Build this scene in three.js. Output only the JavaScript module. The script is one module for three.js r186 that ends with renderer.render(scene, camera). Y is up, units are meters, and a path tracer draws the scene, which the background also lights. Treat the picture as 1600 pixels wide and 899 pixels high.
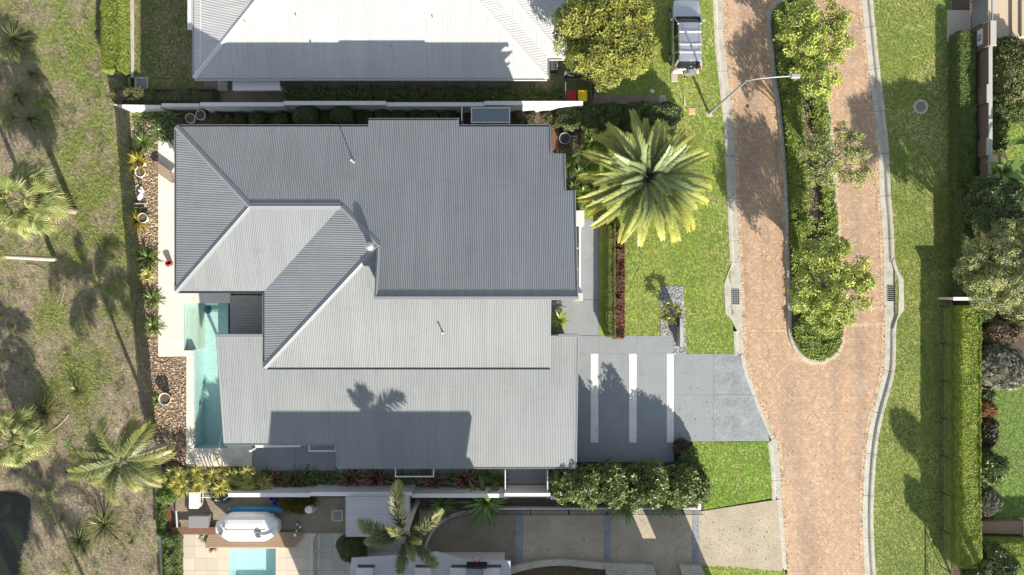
import * as THREE from 'three';
import { mergeGeometries } from 'three/addons/utils/BufferGeometryUtils.js';
import { RoundedBoxGeometry } from 'three/addons/geometries/RoundedBoxGeometry.js';

// ---------------------------------------------------------------- camera, sky, sun, exposure
const HC = 46, S = 23.5;                       // flight height (m) and photo pixels per metre on the ground
const scene = new THREE.Scene();
const camera = new THREE.PerspectiveCamera(2 * Math.atan(449.5 / (HC * S)) * 180 / Math.PI, 1600 / 899, 0.1, 600);
camera.position.set(0, HC, 0); camera.up.set(0, 0, -1); camera.lookAt(0, 0, 0);
const renderer = new THREE.WebGLRenderer({ antialias: true });
renderer.toneMapping = THREE.LinearToneMapping;
renderer.toneMappingExposure = 2.45;
renderer.shadowMap.enabled = true;
const EL = 24.5 * Math.PI / 180, SUN = new THREE.Vector3(Math.cos(EL) * 0.395, Math.sin(EL), Math.cos(EL) * 0.919);
{ // clear sky: blue overhead, paler to the horizon, brighter round the sun
  const w = 256, h = 128, d = new Float32Array(w * h * 4), v = new THREE.Vector3();
  for (let j = 0; j < h; j++) for (let i = 0; i < w; i++) {
    const th = (1 - (j + 0.5) / h) * Math.PI, ph = ((i + 0.5) / w - 0.5) * 2 * Math.PI;
    v.set(Math.cos(ph) * Math.sin(th), Math.cos(th), Math.sin(ph) * Math.sin(th));
    const e = Math.max(v.y, 0), k = Math.pow(1 - e, 2.6), g = Math.pow(Math.max(v.dot(SUN), 0), 9) * 0.5 + Math.pow(Math.max(v.dot(SUN), 0), 60) * 0.9;
    const o = (j * w + i) * 4, b = v.y < 0 ? 0.5 : 1;
    d[o] = (0.165 + 0.30 * k + 0.42 * g) * b; d[o + 1] = (0.197 + 0.305 * k + 0.39 * g) * b; d[o + 2] = (0.25 + 0.305 * k + 0.33 * g) * b; d[o + 3] = 1;
  }
  const t = new THREE.DataTexture(d, w, h, THREE.RGBAFormat, THREE.FloatType);
  t.mapping = THREE.EquirectangularReflectionMapping; t.magFilter = t.minFilter = THREE.LinearFilter; t.needsUpdate = true;
  scene.background = t; scene.environment = t;
}
const sun = new THREE.DirectionalLight(new THREE.Color(1, 0.925, 0.80), 4.6);
sun.position.copy(SUN).multiplyScalar(120); sun.castShadow = true; sun.shadow.mapSize.set(4096, 4096);
Object.assign(sun.shadow.camera, { left: -50, right: 50, top: 50, bottom: -50, near: 1, far: 260 });
scene.add(sun, sun.target);

// ---------------------------------------------------------------- helpers
const X = (px, h = 0) => (px - 800) / S * (1 - h / HC);
const Z = (py, h = 0) => (py - 449.5) / S * (1 - h / HC);
const P = (px, py, h = 0) => [X(px, h), Z(py, h)];
const poly = (a, h = 0) => a.map(([x, y]) => P(x, y, h));
function rng(seed) { let a = seed * 2654435761 >>> 0; return () => { a = a + 0x6D2B79F5 | 0; let t = Math.imul(a ^ a >>> 15, 1 | a); t = t + Math.imul(t ^ t >>> 7, 61 | t) ^ t; return ((t ^ t >>> 14) >>> 0) / 4294967296; }; }
function hash(i, j, s = 0) { let n = Math.imul(i, 374761393) + Math.imul(j, 668265263) + Math.imul(s, 974634777) | 0; n = Math.imul(n ^ n >>> 13, 1274126177); return ((n ^ n >>> 16) >>> 0) / 4294967296; }
function vn(x, y, s = 0, per = 0) {
  let i = Math.floor(x), j = Math.floor(y); const f = x - i, g = y - j, u = f * f * (3 - 2 * f), v = g * g * (3 - 2 * g);
  let i1 = i + 1, j1 = j + 1;
  if (per) { i = ((i % per) + per) % per; j = ((j % per) + per) % per; i1 = i1 % per; if (i1 < 0) i1 += per; j1 = j1 % per; if (j1 < 0) j1 += per; }
  const a = hash(i, j, s), b = hash(i1, j, s), c = hash(i, j1, s), d = hash(i1, j1, s);
  return a + (b - a) * u + (c - a) * v + (a - b - c + d) * u * v;
}
function fbm(x, y, o = 4, s = 0, per = 0) { let a = 0.5, t = 0, n = 0; for (let k = 0; k < o; k++) { t += a * vn(x, y, s + k, per); n += a; x *= 2; y *= 2; per *= 2; a *= 0.5; } return t / n; }
const mix = (a, b, t) => a + (b - a) * t, clamp = (x, a = 0, b = 1) => Math.min(b, Math.max(a, x)), sst = (a, b, x) => { x = clamp((x - a) / (b - a)); return x * x * (3 - 2 * x); };
const mix3 = (a, b, t) => [mix(a[0], b[0], t), mix(a[1], b[1], t), mix(a[2], b[2], t)];
const mul3 = (a, k) => [a[0] * k, a[1] * k, a[2] * k];
const LUT = new Uint8Array(4097); for (let i = 0; i <= 4096; i++) { const c = i / 4096; LUT[i] = Math.round(255 * (c <= 0.0031308 ? 12.92 * c : 1.055 * Math.pow(c, 1 / 2.4) - 0.055)); }
function tex(w, h, f, rect, srgb = true) {     // f(u, v) gives linear colour; rect = [x0, z0, width, depth] in metres
  const d = new Uint8Array(w * h * 4);
  for (let j = 0; j < h; j++) for (let i = 0; i < w; i++) {
    const c = f(i / w, j / h, i, j), o = (j * w + i) * 4;
    if (srgb) for (let k = 0; k < 3; k++) d[o + k] = LUT[clamp(c[k] * 4096 | 0, 0, 4096)];
    else d[o] = d[o + 1] = d[o + 2] = clamp(c * 255 | 0, 0, 255);
    d[o + 3] = 255;
  }
  const t = new THREE.DataTexture(d, w, h); t.colorSpace = srgb ? THREE.SRGBColorSpace : THREE.NoColorSpace;
  t.magFilter = THREE.LinearFilter; t.minFilter = THREE.LinearMipmapLinearFilter; t.generateMipmaps = true; t.wrapS = t.wrapT = THREE.RepeatWrapping;
  t.repeat.set(1 / rect[2], 1 / rect[3]); t.offset.set(-rect[0] / rect[2], -rect[1] / rect[3]); t.needsUpdate = true;
  return t;
}
const lin = (r, g, b) => new THREE.Color().setRGB(r, g, b);
function M(c, roughness = 0.8, o = {}) { return new THREE.MeshStandardMaterial({ color: Array.isArray(c) ? lin(...c) : c, roughness, ...o }); }
const MP = (c, roughness, o = {}) => new THREE.MeshPhysicalMaterial({ color: lin(...c), roughness, ...o });

// geometry: everything carries position, normal and uv (uv in metres, from the face's main direction)
function uvm(g) {
  if (g.index) g = g.toNonIndexed();
  const p = g.attributes.position, n = g.attributes.normal, u = new Float32Array(p.count * 2);
  for (let i = 0; i < p.count; i += 3) {
    const ax = Math.abs(n.getX(i)), ay = Math.abs(n.getY(i)), az = Math.abs(n.getZ(i));
    for (let k = i; k < i + 3; k++) {
      const x = p.getX(k), y = p.getY(k), z = p.getZ(k);
      if (ay >= ax && ay >= az) { u[2 * k] = x; u[2 * k + 1] = z; } else if (ax >= az) { u[2 * k] = z; u[2 * k + 1] = y; } else { u[2 * k] = x; u[2 * k + 1] = y; }
    }
  }
  g.setAttribute('uv', new THREE.BufferAttribute(u, 2)); g.deleteAttribute('uv1'); return g;
}
function box(x0, y0, z0, x1, y1, z1, bev = 0) {
  const w = Math.abs(x1 - x0), h = Math.abs(y1 - y0), d = Math.abs(z1 - z0);
  const g = bev ? new RoundedBoxGeometry(w, h, d, 1, Math.min(bev, w / 2.1, h / 2.1, d / 2.1)) : new THREE.BoxGeometry(w, h, d);
  g.translate((x0 + x1) / 2, (y0 + y1) / 2, (z0 + z1) / 2); return uvm(g);
}
function prism(pts, y0, y1, bev = 0, holes = []) {
  const s = new THREE.Shape(pts.map(([x, z]) => new THREE.Vector2(x, -z)));
  for (const q of holes) s.holes.push(new THREE.Path(q.map(([x, z]) => new THREE.Vector2(x, -z))));
  const g = new THREE.ExtrudeGeometry(s, { depth: y1 - y0 - 2 * bev, bevelEnabled: bev > 0, bevelSize: bev, bevelThickness: bev, bevelOffset: -bev, bevelSegments: 1, steps: 1 });
  g.rotateX(-Math.PI / 2); g.translate(0, y0 + bev, 0); return uvm(g);
}
function tube(pts, r, seg = 6, n = 0, taper = 1) {
  const c = new THREE.CatmullRomCurve3(pts.map(p => new THREE.Vector3(...p)), false, 'centripetal'), m = n || Math.max(2, (pts.length - 1) * 3);
  const g = new THREE.TubeGeometry(c, m, r, seg, false);
  if (taper !== 1) { const p = g.attributes.position, q = new THREE.Vector3(), o = new THREE.Vector3(); for (let i = 0; i <= m; i++) { c.getPointAt(i / m, o); const k = mix(1, taper, i / m); for (let j = 0; j <= seg; j++) { const a = i * (seg + 1) + j; q.fromBufferAttribute(p, a).sub(o).multiplyScalar(k).add(o); p.setXYZ(a, q.x, q.y, q.z); } } g.computeVertexNormals(); }
  return uvm(g);
}
function rod(a, b, r, seg = 6, r2 = r) {
  const A = new THREE.Vector3(...a), B = new THREE.Vector3(...b), d = B.clone().sub(A), g = new THREE.CylinderGeometry(r2, r, d.length(), seg);
  g.applyQuaternion(new THREE.Quaternion().setFromUnitVectors(new THREE.Vector3(0, 1, 0), d.clone().normalize())); g.translate((a[0] + b[0]) / 2, (a[1] + b[1]) / 2, (a[2] + b[2]) / 2); return uvm(g);
}
function lathe(prof, seg = 16) { return uvm(new THREE.LatheGeometry(prof.map(([r, y]) => new THREE.Vector2(r, y)), seg)); }
const at = (g, x, y, z, ry = 0, s = 1) => { const h = g.clone(); if (s !== 1) h.scale(s, s, s); if (ry) h.rotateY(ry); h.translate(x, y, z); return h; };
const join = a => { a = a.flat(Infinity); return a.length === 1 ? a[0] : mergeGeometries(a); };

const taken = {};
function numbered(n) { if (!(n in taken)) { taken[n] = 0; return n; } return n + '_' + String(++taken[n]).padStart(3, '0'); }
function mesh(name, g, m, parent, label) { const o = new THREE.Mesh(Array.isArray(g) ? join(g) : g, m); o.name = name; if (label) o.userData.label = label; parent.add(o); return o; }
function tag(o, label, category, group, kind) { Object.assign(o.userData, { label, category }); if (group) o.userData.group = group; if (kind) o.userData.kind = kind; return o; }
function thing(name, label, category, x = 0, y = 0, z = 0, ry = 0, group) { const o = new THREE.Group(); o.name = numbered(name); o.position.set(x, y, z); o.rotation.y = ry; scene.add(o); return tag(o, label, category, group); }
function single(name, g, m, label, category, group, kind) { return tag(mesh(numbered(name), g, m, scene), label, category, group, kind); }
function struct(name, g, m, label, category) { const o = g ? mesh(numbered(name), g, m, scene) : new THREE.Group(); if (!g) { o.name = numbered(name); scene.add(o); } return tag(o, label, category, null, 'structure'); }
function copy(o, label, x, y, z, ry = 0, s = 1) { const c = o.clone(); c.name = numbered(o.name.replace(/_\d{3}$/, '')); c.userData = { ...o.userData }; if (label) c.userData.label = label; c.position.set(x, y, z); c.rotation.set(0, ry, 0); c.scale.setScalar(s); scene.add(c); return c; }

// ---------------------------------------------------------------- materials
const T = {};
{ // herringbone clay pavers, laid at 45 degrees; 24 x 12 repeats of the bond = 3.9 m
  const b = 0.115, U = Math.SQRT2 * b, N = 24, side = U * N;
  const brick = (u, v) => {
    const x = u * side / b, y = v * side / b, p = (x + y) / Math.SQRT2, q = (x - y) / Math.SQRT2, i = Math.floor(p), j = Math.floor(q), k = (((i - j) % 4) + 4) % 4;
    let bi = i, bj = j, l, m, L, W;
    if (k === 0) { l = p - i; m = q - j; L = 2; W = 1; } else if (k === 1) { bi = i - 1; l = p - i + 1; m = q - j; L = 2; W = 1; }
    else if (k === 2) { l = p - i; m = q - j + 1; bj = j - 1; L = 1; W = 2; } else { l = p - i; m = q - j; L = 1; W = 2; }
    const e = Math.min(l, L - l, m, W - m);
    // identity of the brick, wrapped so that the tile repeats cleanly
    const cx = (bi + L / 2 + bj + W / 2) / Math.SQRT2 * b, cy = (bi + L / 2 - bj - W / 2) / Math.SQRT2 * b;
    const wx = Math.round((((cx % side) + side) % side) / (U / 4)) % (N * 4), wy = Math.round((((cy % side) + side) % side) / (U / 4)) % (N * 4);
    return [e, hash(wx, wy, 3), hash(wx, wy, 4)];
  };
  const pal = [[0.455, 0.295, 0.195], [0.465, 0.315, 0.215], [0.425, 0.27, 0.175], [0.505, 0.365, 0.265], [0.455, 0.305, 0.205]];
  T.brick = tex(1536, 1536, (u, v) => {
    const [e, h1, h2] = brick(u, v), n = fbm(u * 160, v * 160, 2, 9, 160);
    let c = mul3(pal[Math.floor(h1 * 5)], 0.92 + 0.22 * h2); c = mul3(c, 0.85 + 0.3 * n);
    return mix3([0.22, 0.16, 0.10], c, sst(0.04, 0.13, e));
  }, [0, 0, side, side]);
  T.brickBump = tex(1024, 1024, (u, v) => { const [e, h1] = brick(u, v); return (0.25 + 0.2 * h1 + 0.55 * sst(0.01, 0.1, e)); }, [0, 0, side, side], false);
}
const speck = (base, amp, per, freq, seed, tint = [1, 1, 1]) => tex(512, 512, (u, v) => {
  const n = fbm(u * freq, v * freq, 3, seed, freq), c = fbm(u * 6, v * 6, 4, seed + 9, 6), f = hash(Math.floor(u * 512), Math.floor(v * 512), seed);
  const k = 1 + amp * ((n - 0.5) * 1.2 + (c - 0.5) * 1.5 + (f - 0.5) * 0.6); const w = mix3([1, 1, 1], tint, clamp(c * 1.6 - 0.4)); return [base[0] * k * w[0], base[1] * k * w[1], base[2] * k * w[2]];
}, [0, 0, per, per]);
T.concrete = speck([0.405, 0.385, 0.33], 0.40, 2.6, 40, 21, [0.9, 0.9, 0.88]);
T.drive = speck([0.222, 0.24, 0.25], 0.15, 3.4, 50, 22, [0.95, 0.96, 0.97]);
T.driveOld = speck([0.225, 0.243, 0.255], 0.42, 2.9, 30, 23, [0.88, 0.89, 0.9]);
T.paint = speck([0.62, 0.61, 0.58], 0.12, 2.2, 40, 24);
T.traver = tex(512, 512, (u, v) => { const n = fbm(u * 6, v * 40, 4, 31, 0), f = fbm(u * 60, v * 60, 2, 33, 60), k = 0.9 + 0.2 * n; const c = mul3([0.66, 0.62, 0.55], k * (0.94 + 0.12 * f)); return mix3(c, [0.62, 0.54, 0.42], sst(0.62, 0.8, fbm(u * 8, v * 8, 3, 35, 8)) * 0.35); }, [0, 0, 2.7, 2.7]);
const aggTex = (a, b, c, seed) => tex(1024, 1024, (u, v) => { const x = u * 140, y = v * 140, i = Math.floor(x), j = Math.floor(y), h1 = hash(i, j, seed), r = Math.hypot(x - i - 0.5, y - j - 0.5), big = fbm(u * 5, v * 5, 4, seed + 4, 5); let s = h1 < 0.33 ? a : h1 < 0.72 ? b : c; s = mix3(s, mul3(b, 0.72), sst(0.30, 0.5, r)); return mul3(s, 0.78 + 0.44 * big); }, [0, 0, 4.6, 4.6]);
T.agg = aggTex([0.52, 0.45, 0.34], [0.42, 0.36, 0.27], [0.27, 0.225, 0.17], 41);
T.aggDark = aggTex([0.34, 0.28, 0.20], [0.25, 0.205, 0.15], [0.15, 0.12, 0.09], 43);
T.mulch = aggTex([0.27, 0.20, 0.15], [0.16, 0.115, 0.085], [0.09, 0.065, 0.05], 45);
T.gravelG = aggTex([0.36, 0.36, 0.36], [0.20, 0.20, 0.205], [0.07, 0.07, 0.075], 47);
T.soil = aggTex([0.17, 0.125, 0.09], [0.11, 0.08, 0.058], [0.07, 0.05, 0.036], 49);
T.wood = tex(256, 512, (u, v) => { const g = fbm(u * 40, v * 4, 4, 61, 0), k = 0.6 + 0.8 * g; return [0.17 * k, 0.085 * k, 0.05 * k]; }, [0, 0, 0.6, 1.2]);
T.bark = tex(256, 256, (u, v) => { const g = fbm(u * 12, v * 30, 4, 63, 0), k = 0.6 + 0.8 * g; return [0.30 * k, 0.25 * k, 0.19 * k]; }, [0, 0, 0.8, 0.8]);
const sheetTone = (u, v, seed) => { const q = u * 16, i = Math.floor(q), n = fbm(u * 5, v * 5, 4, seed, 5), s = fbm(u * 120, v * 5, 3, seed + 2, 0), d = fbm(u * 30, v * 30, 3, seed + 4, 30); return (0.79 + 0.17 * n + 0.17 * s + 0.07 * hash(i, Math.floor(v * 2), seed)) * (q - i < 0.03 ? 0.88 : 1) * (d > 0.7 ? 0.95 : 1); };   // sheets 0.76 m wide with laps, streaks and dust
T.roofG = tex(1024, 1024, (u, v) => { const k = sheetTone(u, v, 71); return [0.197 * k, 0.211 * k, 0.219 * k]; }, [0, 0, 12.2, 12.2]);
T.roofW = tex(1024, 1024, (u, v) => { const k = sheetTone(u, v, 83); return [0.405 * k, 0.407 * k, 0.405 * k]; }, [0, 0, 12.2, 12.2]);
const bumpN = tex(512, 512, (u, v) => fbm(u * 60, v * 60, 4, 81, 60), [0, 0, 1.7, 1.7], false);
const mat = {
  brick: M(0xffffff, 0.85, { map: T.brick, bumpMap: T.brickBump, bumpScale: 0.006 }),
  concrete: M(0xffffff, 0.85, { map: T.concrete, bumpMap: bumpN, bumpScale: 0.004 }),
  drive: M(0xffffff, 0.72, { map: T.drive, bumpMap: bumpN, bumpScale: 0.002 }),
  driveOld: M(0xffffff, 0.8, { map: T.driveOld, bumpMap: bumpN, bumpScale: 0.003 }),
  paint: M(0xffffff, 0.7, { map: T.paint }),
  traver: M(0xffffff, 0.7, { map: T.traver, bumpMap: bumpN, bumpScale: 0.002 }),
  agg: M(0xffffff, 0.9, { map: T.agg, bumpMap: bumpN, bumpScale: 0.008 }),
  aggDark: M(0xffffff, 0.9, { map: T.aggDark, bumpMap: bumpN, bumpScale: 0.008 }),
  mulch: M(0xffffff, 0.95, { map: T.mulch, bumpMap: bumpN, bumpScale: 0.03 }),
  soil: M(0xffffff, 0.95, { map: T.soil, bumpMap: bumpN, bumpScale: 0.03 }),
  gravelG: M(0xffffff, 0.9, { map: T.gravelG, bumpMap: bumpN, bumpScale: 0.02 }),
  wood: M(0xffffff, 0.75, { map: T.wood }),
  bark: M(0xffffff, 0.9, { map: T.bark, bumpMap: bumpN, bumpScale: 0.02 }),
  roofG: M(0xffffff, 0.55, { map: T.roofG }),
  roofW: M(0xffffff, 0.55, { map: T.roofW }),
  flashG: M([0.20, 0.21, 0.22], 0.5), flashW: M([0.56, 0.56, 0.55], 0.5),
  gutterG: M([0.18, 0.19, 0.20], 0.5), gutterLt: M([0.42, 0.43, 0.42], 0.5),
  charcoal: M([0.055, 0.06, 0.066], 0.55), black: M([0.022, 0.022, 0.024], 0.5), dark: M([0.035, 0.033, 0.03], 0.8), twig: M([0.17, 0.13, 0.085], 0.95),
  white: M([0.64, 0.63, 0.61], 0.6), render: M(0xffffff, 0.85, { map: T.paint, bumpMap: bumpN, bumpScale: 0.003 }),
  greyBed: M([0.17, 0.175, 0.18], 0.9), greyWall: M([0.36, 0.355, 0.34], 0.85), brown: M([0.16, 0.115, 0.08], 0.85, { bumpMap: bumpN, bumpScale: 0.004 }),
  metal: M([0.52, 0.53, 0.54], 0.45, { metalness: 0.6 }), steel: M([0.36, 0.37, 0.38], 0.5, { metalness: 0.5 }),
  glass: MP([0.75, 0.82, 0.82], 0.05, { transmission: 1, thickness: 0 }), darkGlass: M([0.012, 0.014, 0.016], 0.08),
  silver: MP([0.50, 0.515, 0.54], 0.34, { metalness: 0.75, clearcoat: 1, clearcoatRoughness: 0.06 }),
  rubber: M([0.018, 0.018, 0.018], 0.85), red: M([0.42, 0.02, 0.02], 0.45), yellow: M([0.80, 0.58, 0.01], 0.45),
  pot: M([0.52, 0.47, 0.40], 0.85), potW: M([0.72, 0.70, 0.66], 0.7), rust: M([0.16, 0.055, 0.03], 0.9),
  blue: M([0.012, 0.12, 0.24], 0.55), timber: M([0.25, 0.17, 0.11], 0.8, { bumpMap: bumpN, bumpScale: 0.004 }), taupe: M([0.24, 0.205, 0.165], 0.75), greyBox: M([0.20, 0.195, 0.195], 0.7),
};
const leafM = (c, rough = 0.55) => new THREE.MeshPhysicalMaterial({ color: lin(...c), roughness: rough, side: THREE.DoubleSide, transmission: 0.34, thickness: 0 });
mat.leaf = leafM([1, 1, 1], 0.55); mat.leafGloss = leafM([1, 1, 1], 0.46); mat.grass = leafM([1, 1, 1], 0.75);
mat.frond = leafM([1, 1, 1], 0.5); mat.frond.vertexColors = true;
mat.strap = leafM([1, 1, 1], 0.42); mat.strap.vertexColors = true;
// ================================================================ the setting
const offset = (a, d, closed = false) => a.map((p, i) => { const q = closed ? a[(i + 1) % a.length] : a[Math.min(i + 1, a.length - 1)], o = closed ? a[(i + a.length - 1) % a.length] : a[Math.max(i - 1, 0)]; const tx = q[0] - o[0], tz = q[1] - o[1], l = Math.hypot(tx, tz); return [p[0] - tz / l * d, p[1] + tx / l * d]; });
const poolA = poly([[288, 474], [356, 474], [356, 701], [303, 701], [303, 547], [288, 547]]);
const poolB = poly([[358, 858], [430, 858], [430, 960], [358, 960]]);
struct('ground', prism([[-160, -160], [160, -160], [160, 160], [-160, 160]], -2.6, -0.2, 0, [offset(poolA, -0.06, true), offset(poolB, -0.06, true)]), mat.soil, 'bare brown earth under the gardens and lawns', 'ground');

// ---- street
const kerbE = [[1344, -90], [1345, -50], [1348, 0], [1353, 50], [1358, 100], [1364, 150], [1370, 200], [1374, 250], [1376, 300], [1380, 350], [1382, 403], [1383, 460], [1384, 518], [1384, 550], [1382, 580], [1376, 605], [1368, 633], [1360, 667], [1355, 700], [1351, 747], [1349, 800], [1350, 850], [1353, 899], [1360, 960], [1368, 1010]];
const kerbW = [[1128, -90], [1129, -50], [1130, 0], [1133, 65], [1140, 133], [1147, 200], [1150, 260], [1152, 310], [1157, 410], [1159, 460], [1162, 517], [1164, 552], [1171, 583], [1180, 608], [1190, 636], [1207, 675], [1215, 690], [1219, 718], [1221, 745], [1223, 787], [1226, 830], [1229, 867], [1231, 899], [1236, 960], [1242, 1010]];
const islandL = [[1245, -9], [1227, -3], [1212, 6], [1203, 18], [1200, 34], [1203, 67], [1208, 117], [1215, 167], [1220, 217], [1224, 267], [1226, 300], [1229, 400], [1231, 460], [1232, 500], [1233, 522], [1238, 540], [1247, 554], [1260, 564], [1277, 568], [1294, 564], [1307, 555], [1315, 541], [1318, 524], [1318, 500], [1316, 430], [1311, 350], [1306, 280], [1300, 200], [1293, 143], [1285, 70], [1281, 30], [1276, 11], [1263, -5]];
const smooth = (a, n, closed = false) => { const c = new THREE.CatmullRomCurve3(a.map(([x, z]) => new THREE.Vector3(x, 0, z)), closed, 'centripetal'); return c.getSpacedPoints(n).map(p => [p.x, p.z]); };
const kE = smooth(poly(kerbE), 150), kW = smooth(poly(kerbW), 150), isl = smooth(poly(islandL), 130, true).slice(0, -1);
const ROAD = -0.1;
{
  // road as a grid between the kerbs so that grime, tyre wear and paler patches can vary over it
  const n = kW.length, m = 44, pos = [], col = [], uv = [], idx = [];
  for (let i = 0; i < n; i++) for (let j = 0; j <= m; j++) {
    const x = mix(kW[i][0], kE[i][0], j / m), z = mix(kW[i][1], kE[i][1], j / m), a = fbm(x * 0.5, z * 0.22, 4, 901), f = fbm(x * 2.6, z * 1.6, 3, 905), t = fbm(x * 1.3 + 40, z * 0.12, 3, 909);
    const k = 0.72 + 0.27 * a + 0.17 * f, w = sst(0.52, 0.72, t) * 0.16; pos.push(x, ROAD, z); uv.push(x, z); col.push(k * (1 - w), k * (1.0 - w * 0.8), k * (0.98 - w * 0.5));
  }
  for (let i = 0; i < n - 1; i++) for (let j = 0; j < m; j++) { const q = i * (m + 1) + j; idx.push(q, q + m + 1, q + 1, q + 1, q + m + 1, q + m + 2); }
  const g = new THREE.BufferGeometry(); g.setAttribute('position', new THREE.Float32BufferAttribute(pos, 3)); g.setAttribute('uv', new THREE.Float32BufferAttribute(uv, 2)); g.setAttribute('color', new THREE.Float32BufferAttribute(col, 3)); g.setIndex(idx); g.computeVertexNormals();
  mat.brick.vertexColors = true; struct('road', g, mat.brick, 'street paved with terracotta clay bricks in a herringbone bond', 'road');
  const courseTex = tex(1024, 64, (u, v) => { const k = u * 24, i = Math.floor(k), f = k - i, e = Math.min(f, 1 - f) * 0.115, e2 = Math.min(v, 1 - v) * 0.23, c = mul3([0.46, 0.32, 0.205], 0.75 + 0.5 * hash(i, 1, 8)); return mix3([0.22, 0.15, 0.10], mul3(c, 0.9 + 0.2 * vn(u * 200, v * 12, 3)), sst(0.003, 0.012, Math.min(e, e2))); }, [0, 0, 24 * 0.115, 1]);
  const cm = M(0xffffff, 0.85, { map: courseTex });
  const strip = (a, b, y, closed) => { const n = a.length, pos = [], uv = []; let l = 0; for (let i = 0; i < (closed ? n : n - 1); i++) { const j = (i + 1) % n, L = Math.hypot(a[j][0] - a[i][0], a[j][1] - a[i][1]); const v = (p, u, w) => { pos.push(p[0], y, p[1]); uv.push(u, w); }; v(a[i], l, 0); v(b[i], l, 1); v(a[j], l + L, 0); v(a[j], l + L, 0); v(b[i], l, 1); v(b[j], l + L, 1); l += L; } const g = new THREE.BufferGeometry(); g.setAttribute('position', new THREE.Float32BufferAttribute(pos, 3)); g.setAttribute('uv', new THREE.Float32BufferAttribute(uv, 2)); g.computeVertexNormals(); if (g.attributes.normal.getY(0) < 0) { for (let i = 0; i < pos.length; i += 9) for (let k = 0; k < 3; k++) { const t = pos[i + 3 + k]; pos[i + 3 + k] = pos[i + 6 + k]; pos[i + 6 + k] = t; } for (let i = 0; i < uv.length; i += 6) for (let k = 0; k < 2; k++) { const t = uv[i + 2 + k]; uv[i + 2 + k] = uv[i + 4 + k]; uv[i + 4 + k] = t; } g.setAttribute('position', new THREE.Float32BufferAttribute(pos, 3)); g.setAttribute('uv', new THREE.Float32BufferAttribute(uv, 2)); g.computeVertexNormals(); } return g; };
  const edge = struct('brick_edging', null, null, 'header course of clay bricks edging the street along its kerbs', 'paving');
  mesh('brick_course', strip(kW, offset(kW, -0.23), ROAD + 0.006), cm, edge);
  mesh('brick_course', strip(kE, offset(kE, 0.23), ROAD + 0.006), cm, edge);
  mesh('brick_course', strip(isl, offset(isl, 0.23, true), ROAD + 0.006, true), cm, edge);
  mesh('brick_course', prism(poly([[1160, 515], [1232, 515], [1232, 520], [1160, 520]]), ROAD, ROAD + 0.004), cm, edge);
  mesh('brick_course', prism(poly([[1318, 507], [1378, 504], [1378, 509], [1318, 512]]), ROAD, ROAD + 0.004), cm, edge);
}
// kerbs: separate stones with real joints, swept along the line; side = -1 west kerb, 1 east kerb
function kerbRun(group, line, prof, every, skip = () => false, closed = false) {
  const n = line.length; let run = [], len = 0;
  const flush = () => {
    if (run.length > 1) {
      const pos = [], L = run.map(i => prof.map(([d, y]) => { const p = offs[d][i % n]; return [p[0], y, p[1]]; }));
      // pull both ends in by 6 mm for the joint
      for (const [a, b] of [[0, 1], [L.length - 1, L.length - 2]]) L[a] = L[a].map((p, k) => { const q = L[b][k], l = Math.hypot(q[0] - p[0], q[2] - p[2]) || 1; return [p[0] + (q[0] - p[0]) / l * 0.012, p[1], p[2] + (q[2] - p[2]) / l * 0.012]; });
      const tri = (a, b, c) => pos.push(...a, ...b, ...c);
      for (let i = 0; i < L.length - 1; i++) for (let k = 0; k < prof.length - 1; k++) { tri(L[i][k], L[i][k + 1], L[i + 1][k]); tri(L[i + 1][k], L[i][k + 1], L[i + 1][k + 1]); }
      for (const e of [L[0], L[L.length - 1]]) for (let k = 0; k < prof.length - 1; k++) { const lo = p => [p[0], -0.19, p[2]]; tri(e[k], lo(e[k]), e[k + 1]); tri(e[k + 1], lo(e[k]), lo(e[k + 1])); }
      const g = new THREE.BufferGeometry(); g.setAttribute('position', new THREE.Float32BufferAttribute(pos, 3)); g.computeVertexNormals(); mesh('kerb_stone', uvm(g), mat.concrete, group);
    }
    run = []; len = 0;
  };
  const offs = {}; for (const [d] of prof) offs[d] = offset(line, d, closed);
  for (let i = 0; i < n + (closed ? 1 : 0); i++) {
    if (skip(line[i % n])) { flush(); continue; }
    if (run.length) { const a = line[i % n], b = line[(i - 1) % n]; len += Math.hypot(a[0] - b[0], a[1] - b[1]); }
    run.push(i); if (len > every) { flush(); run.push(i); }
  }
  flush();
}
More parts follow.
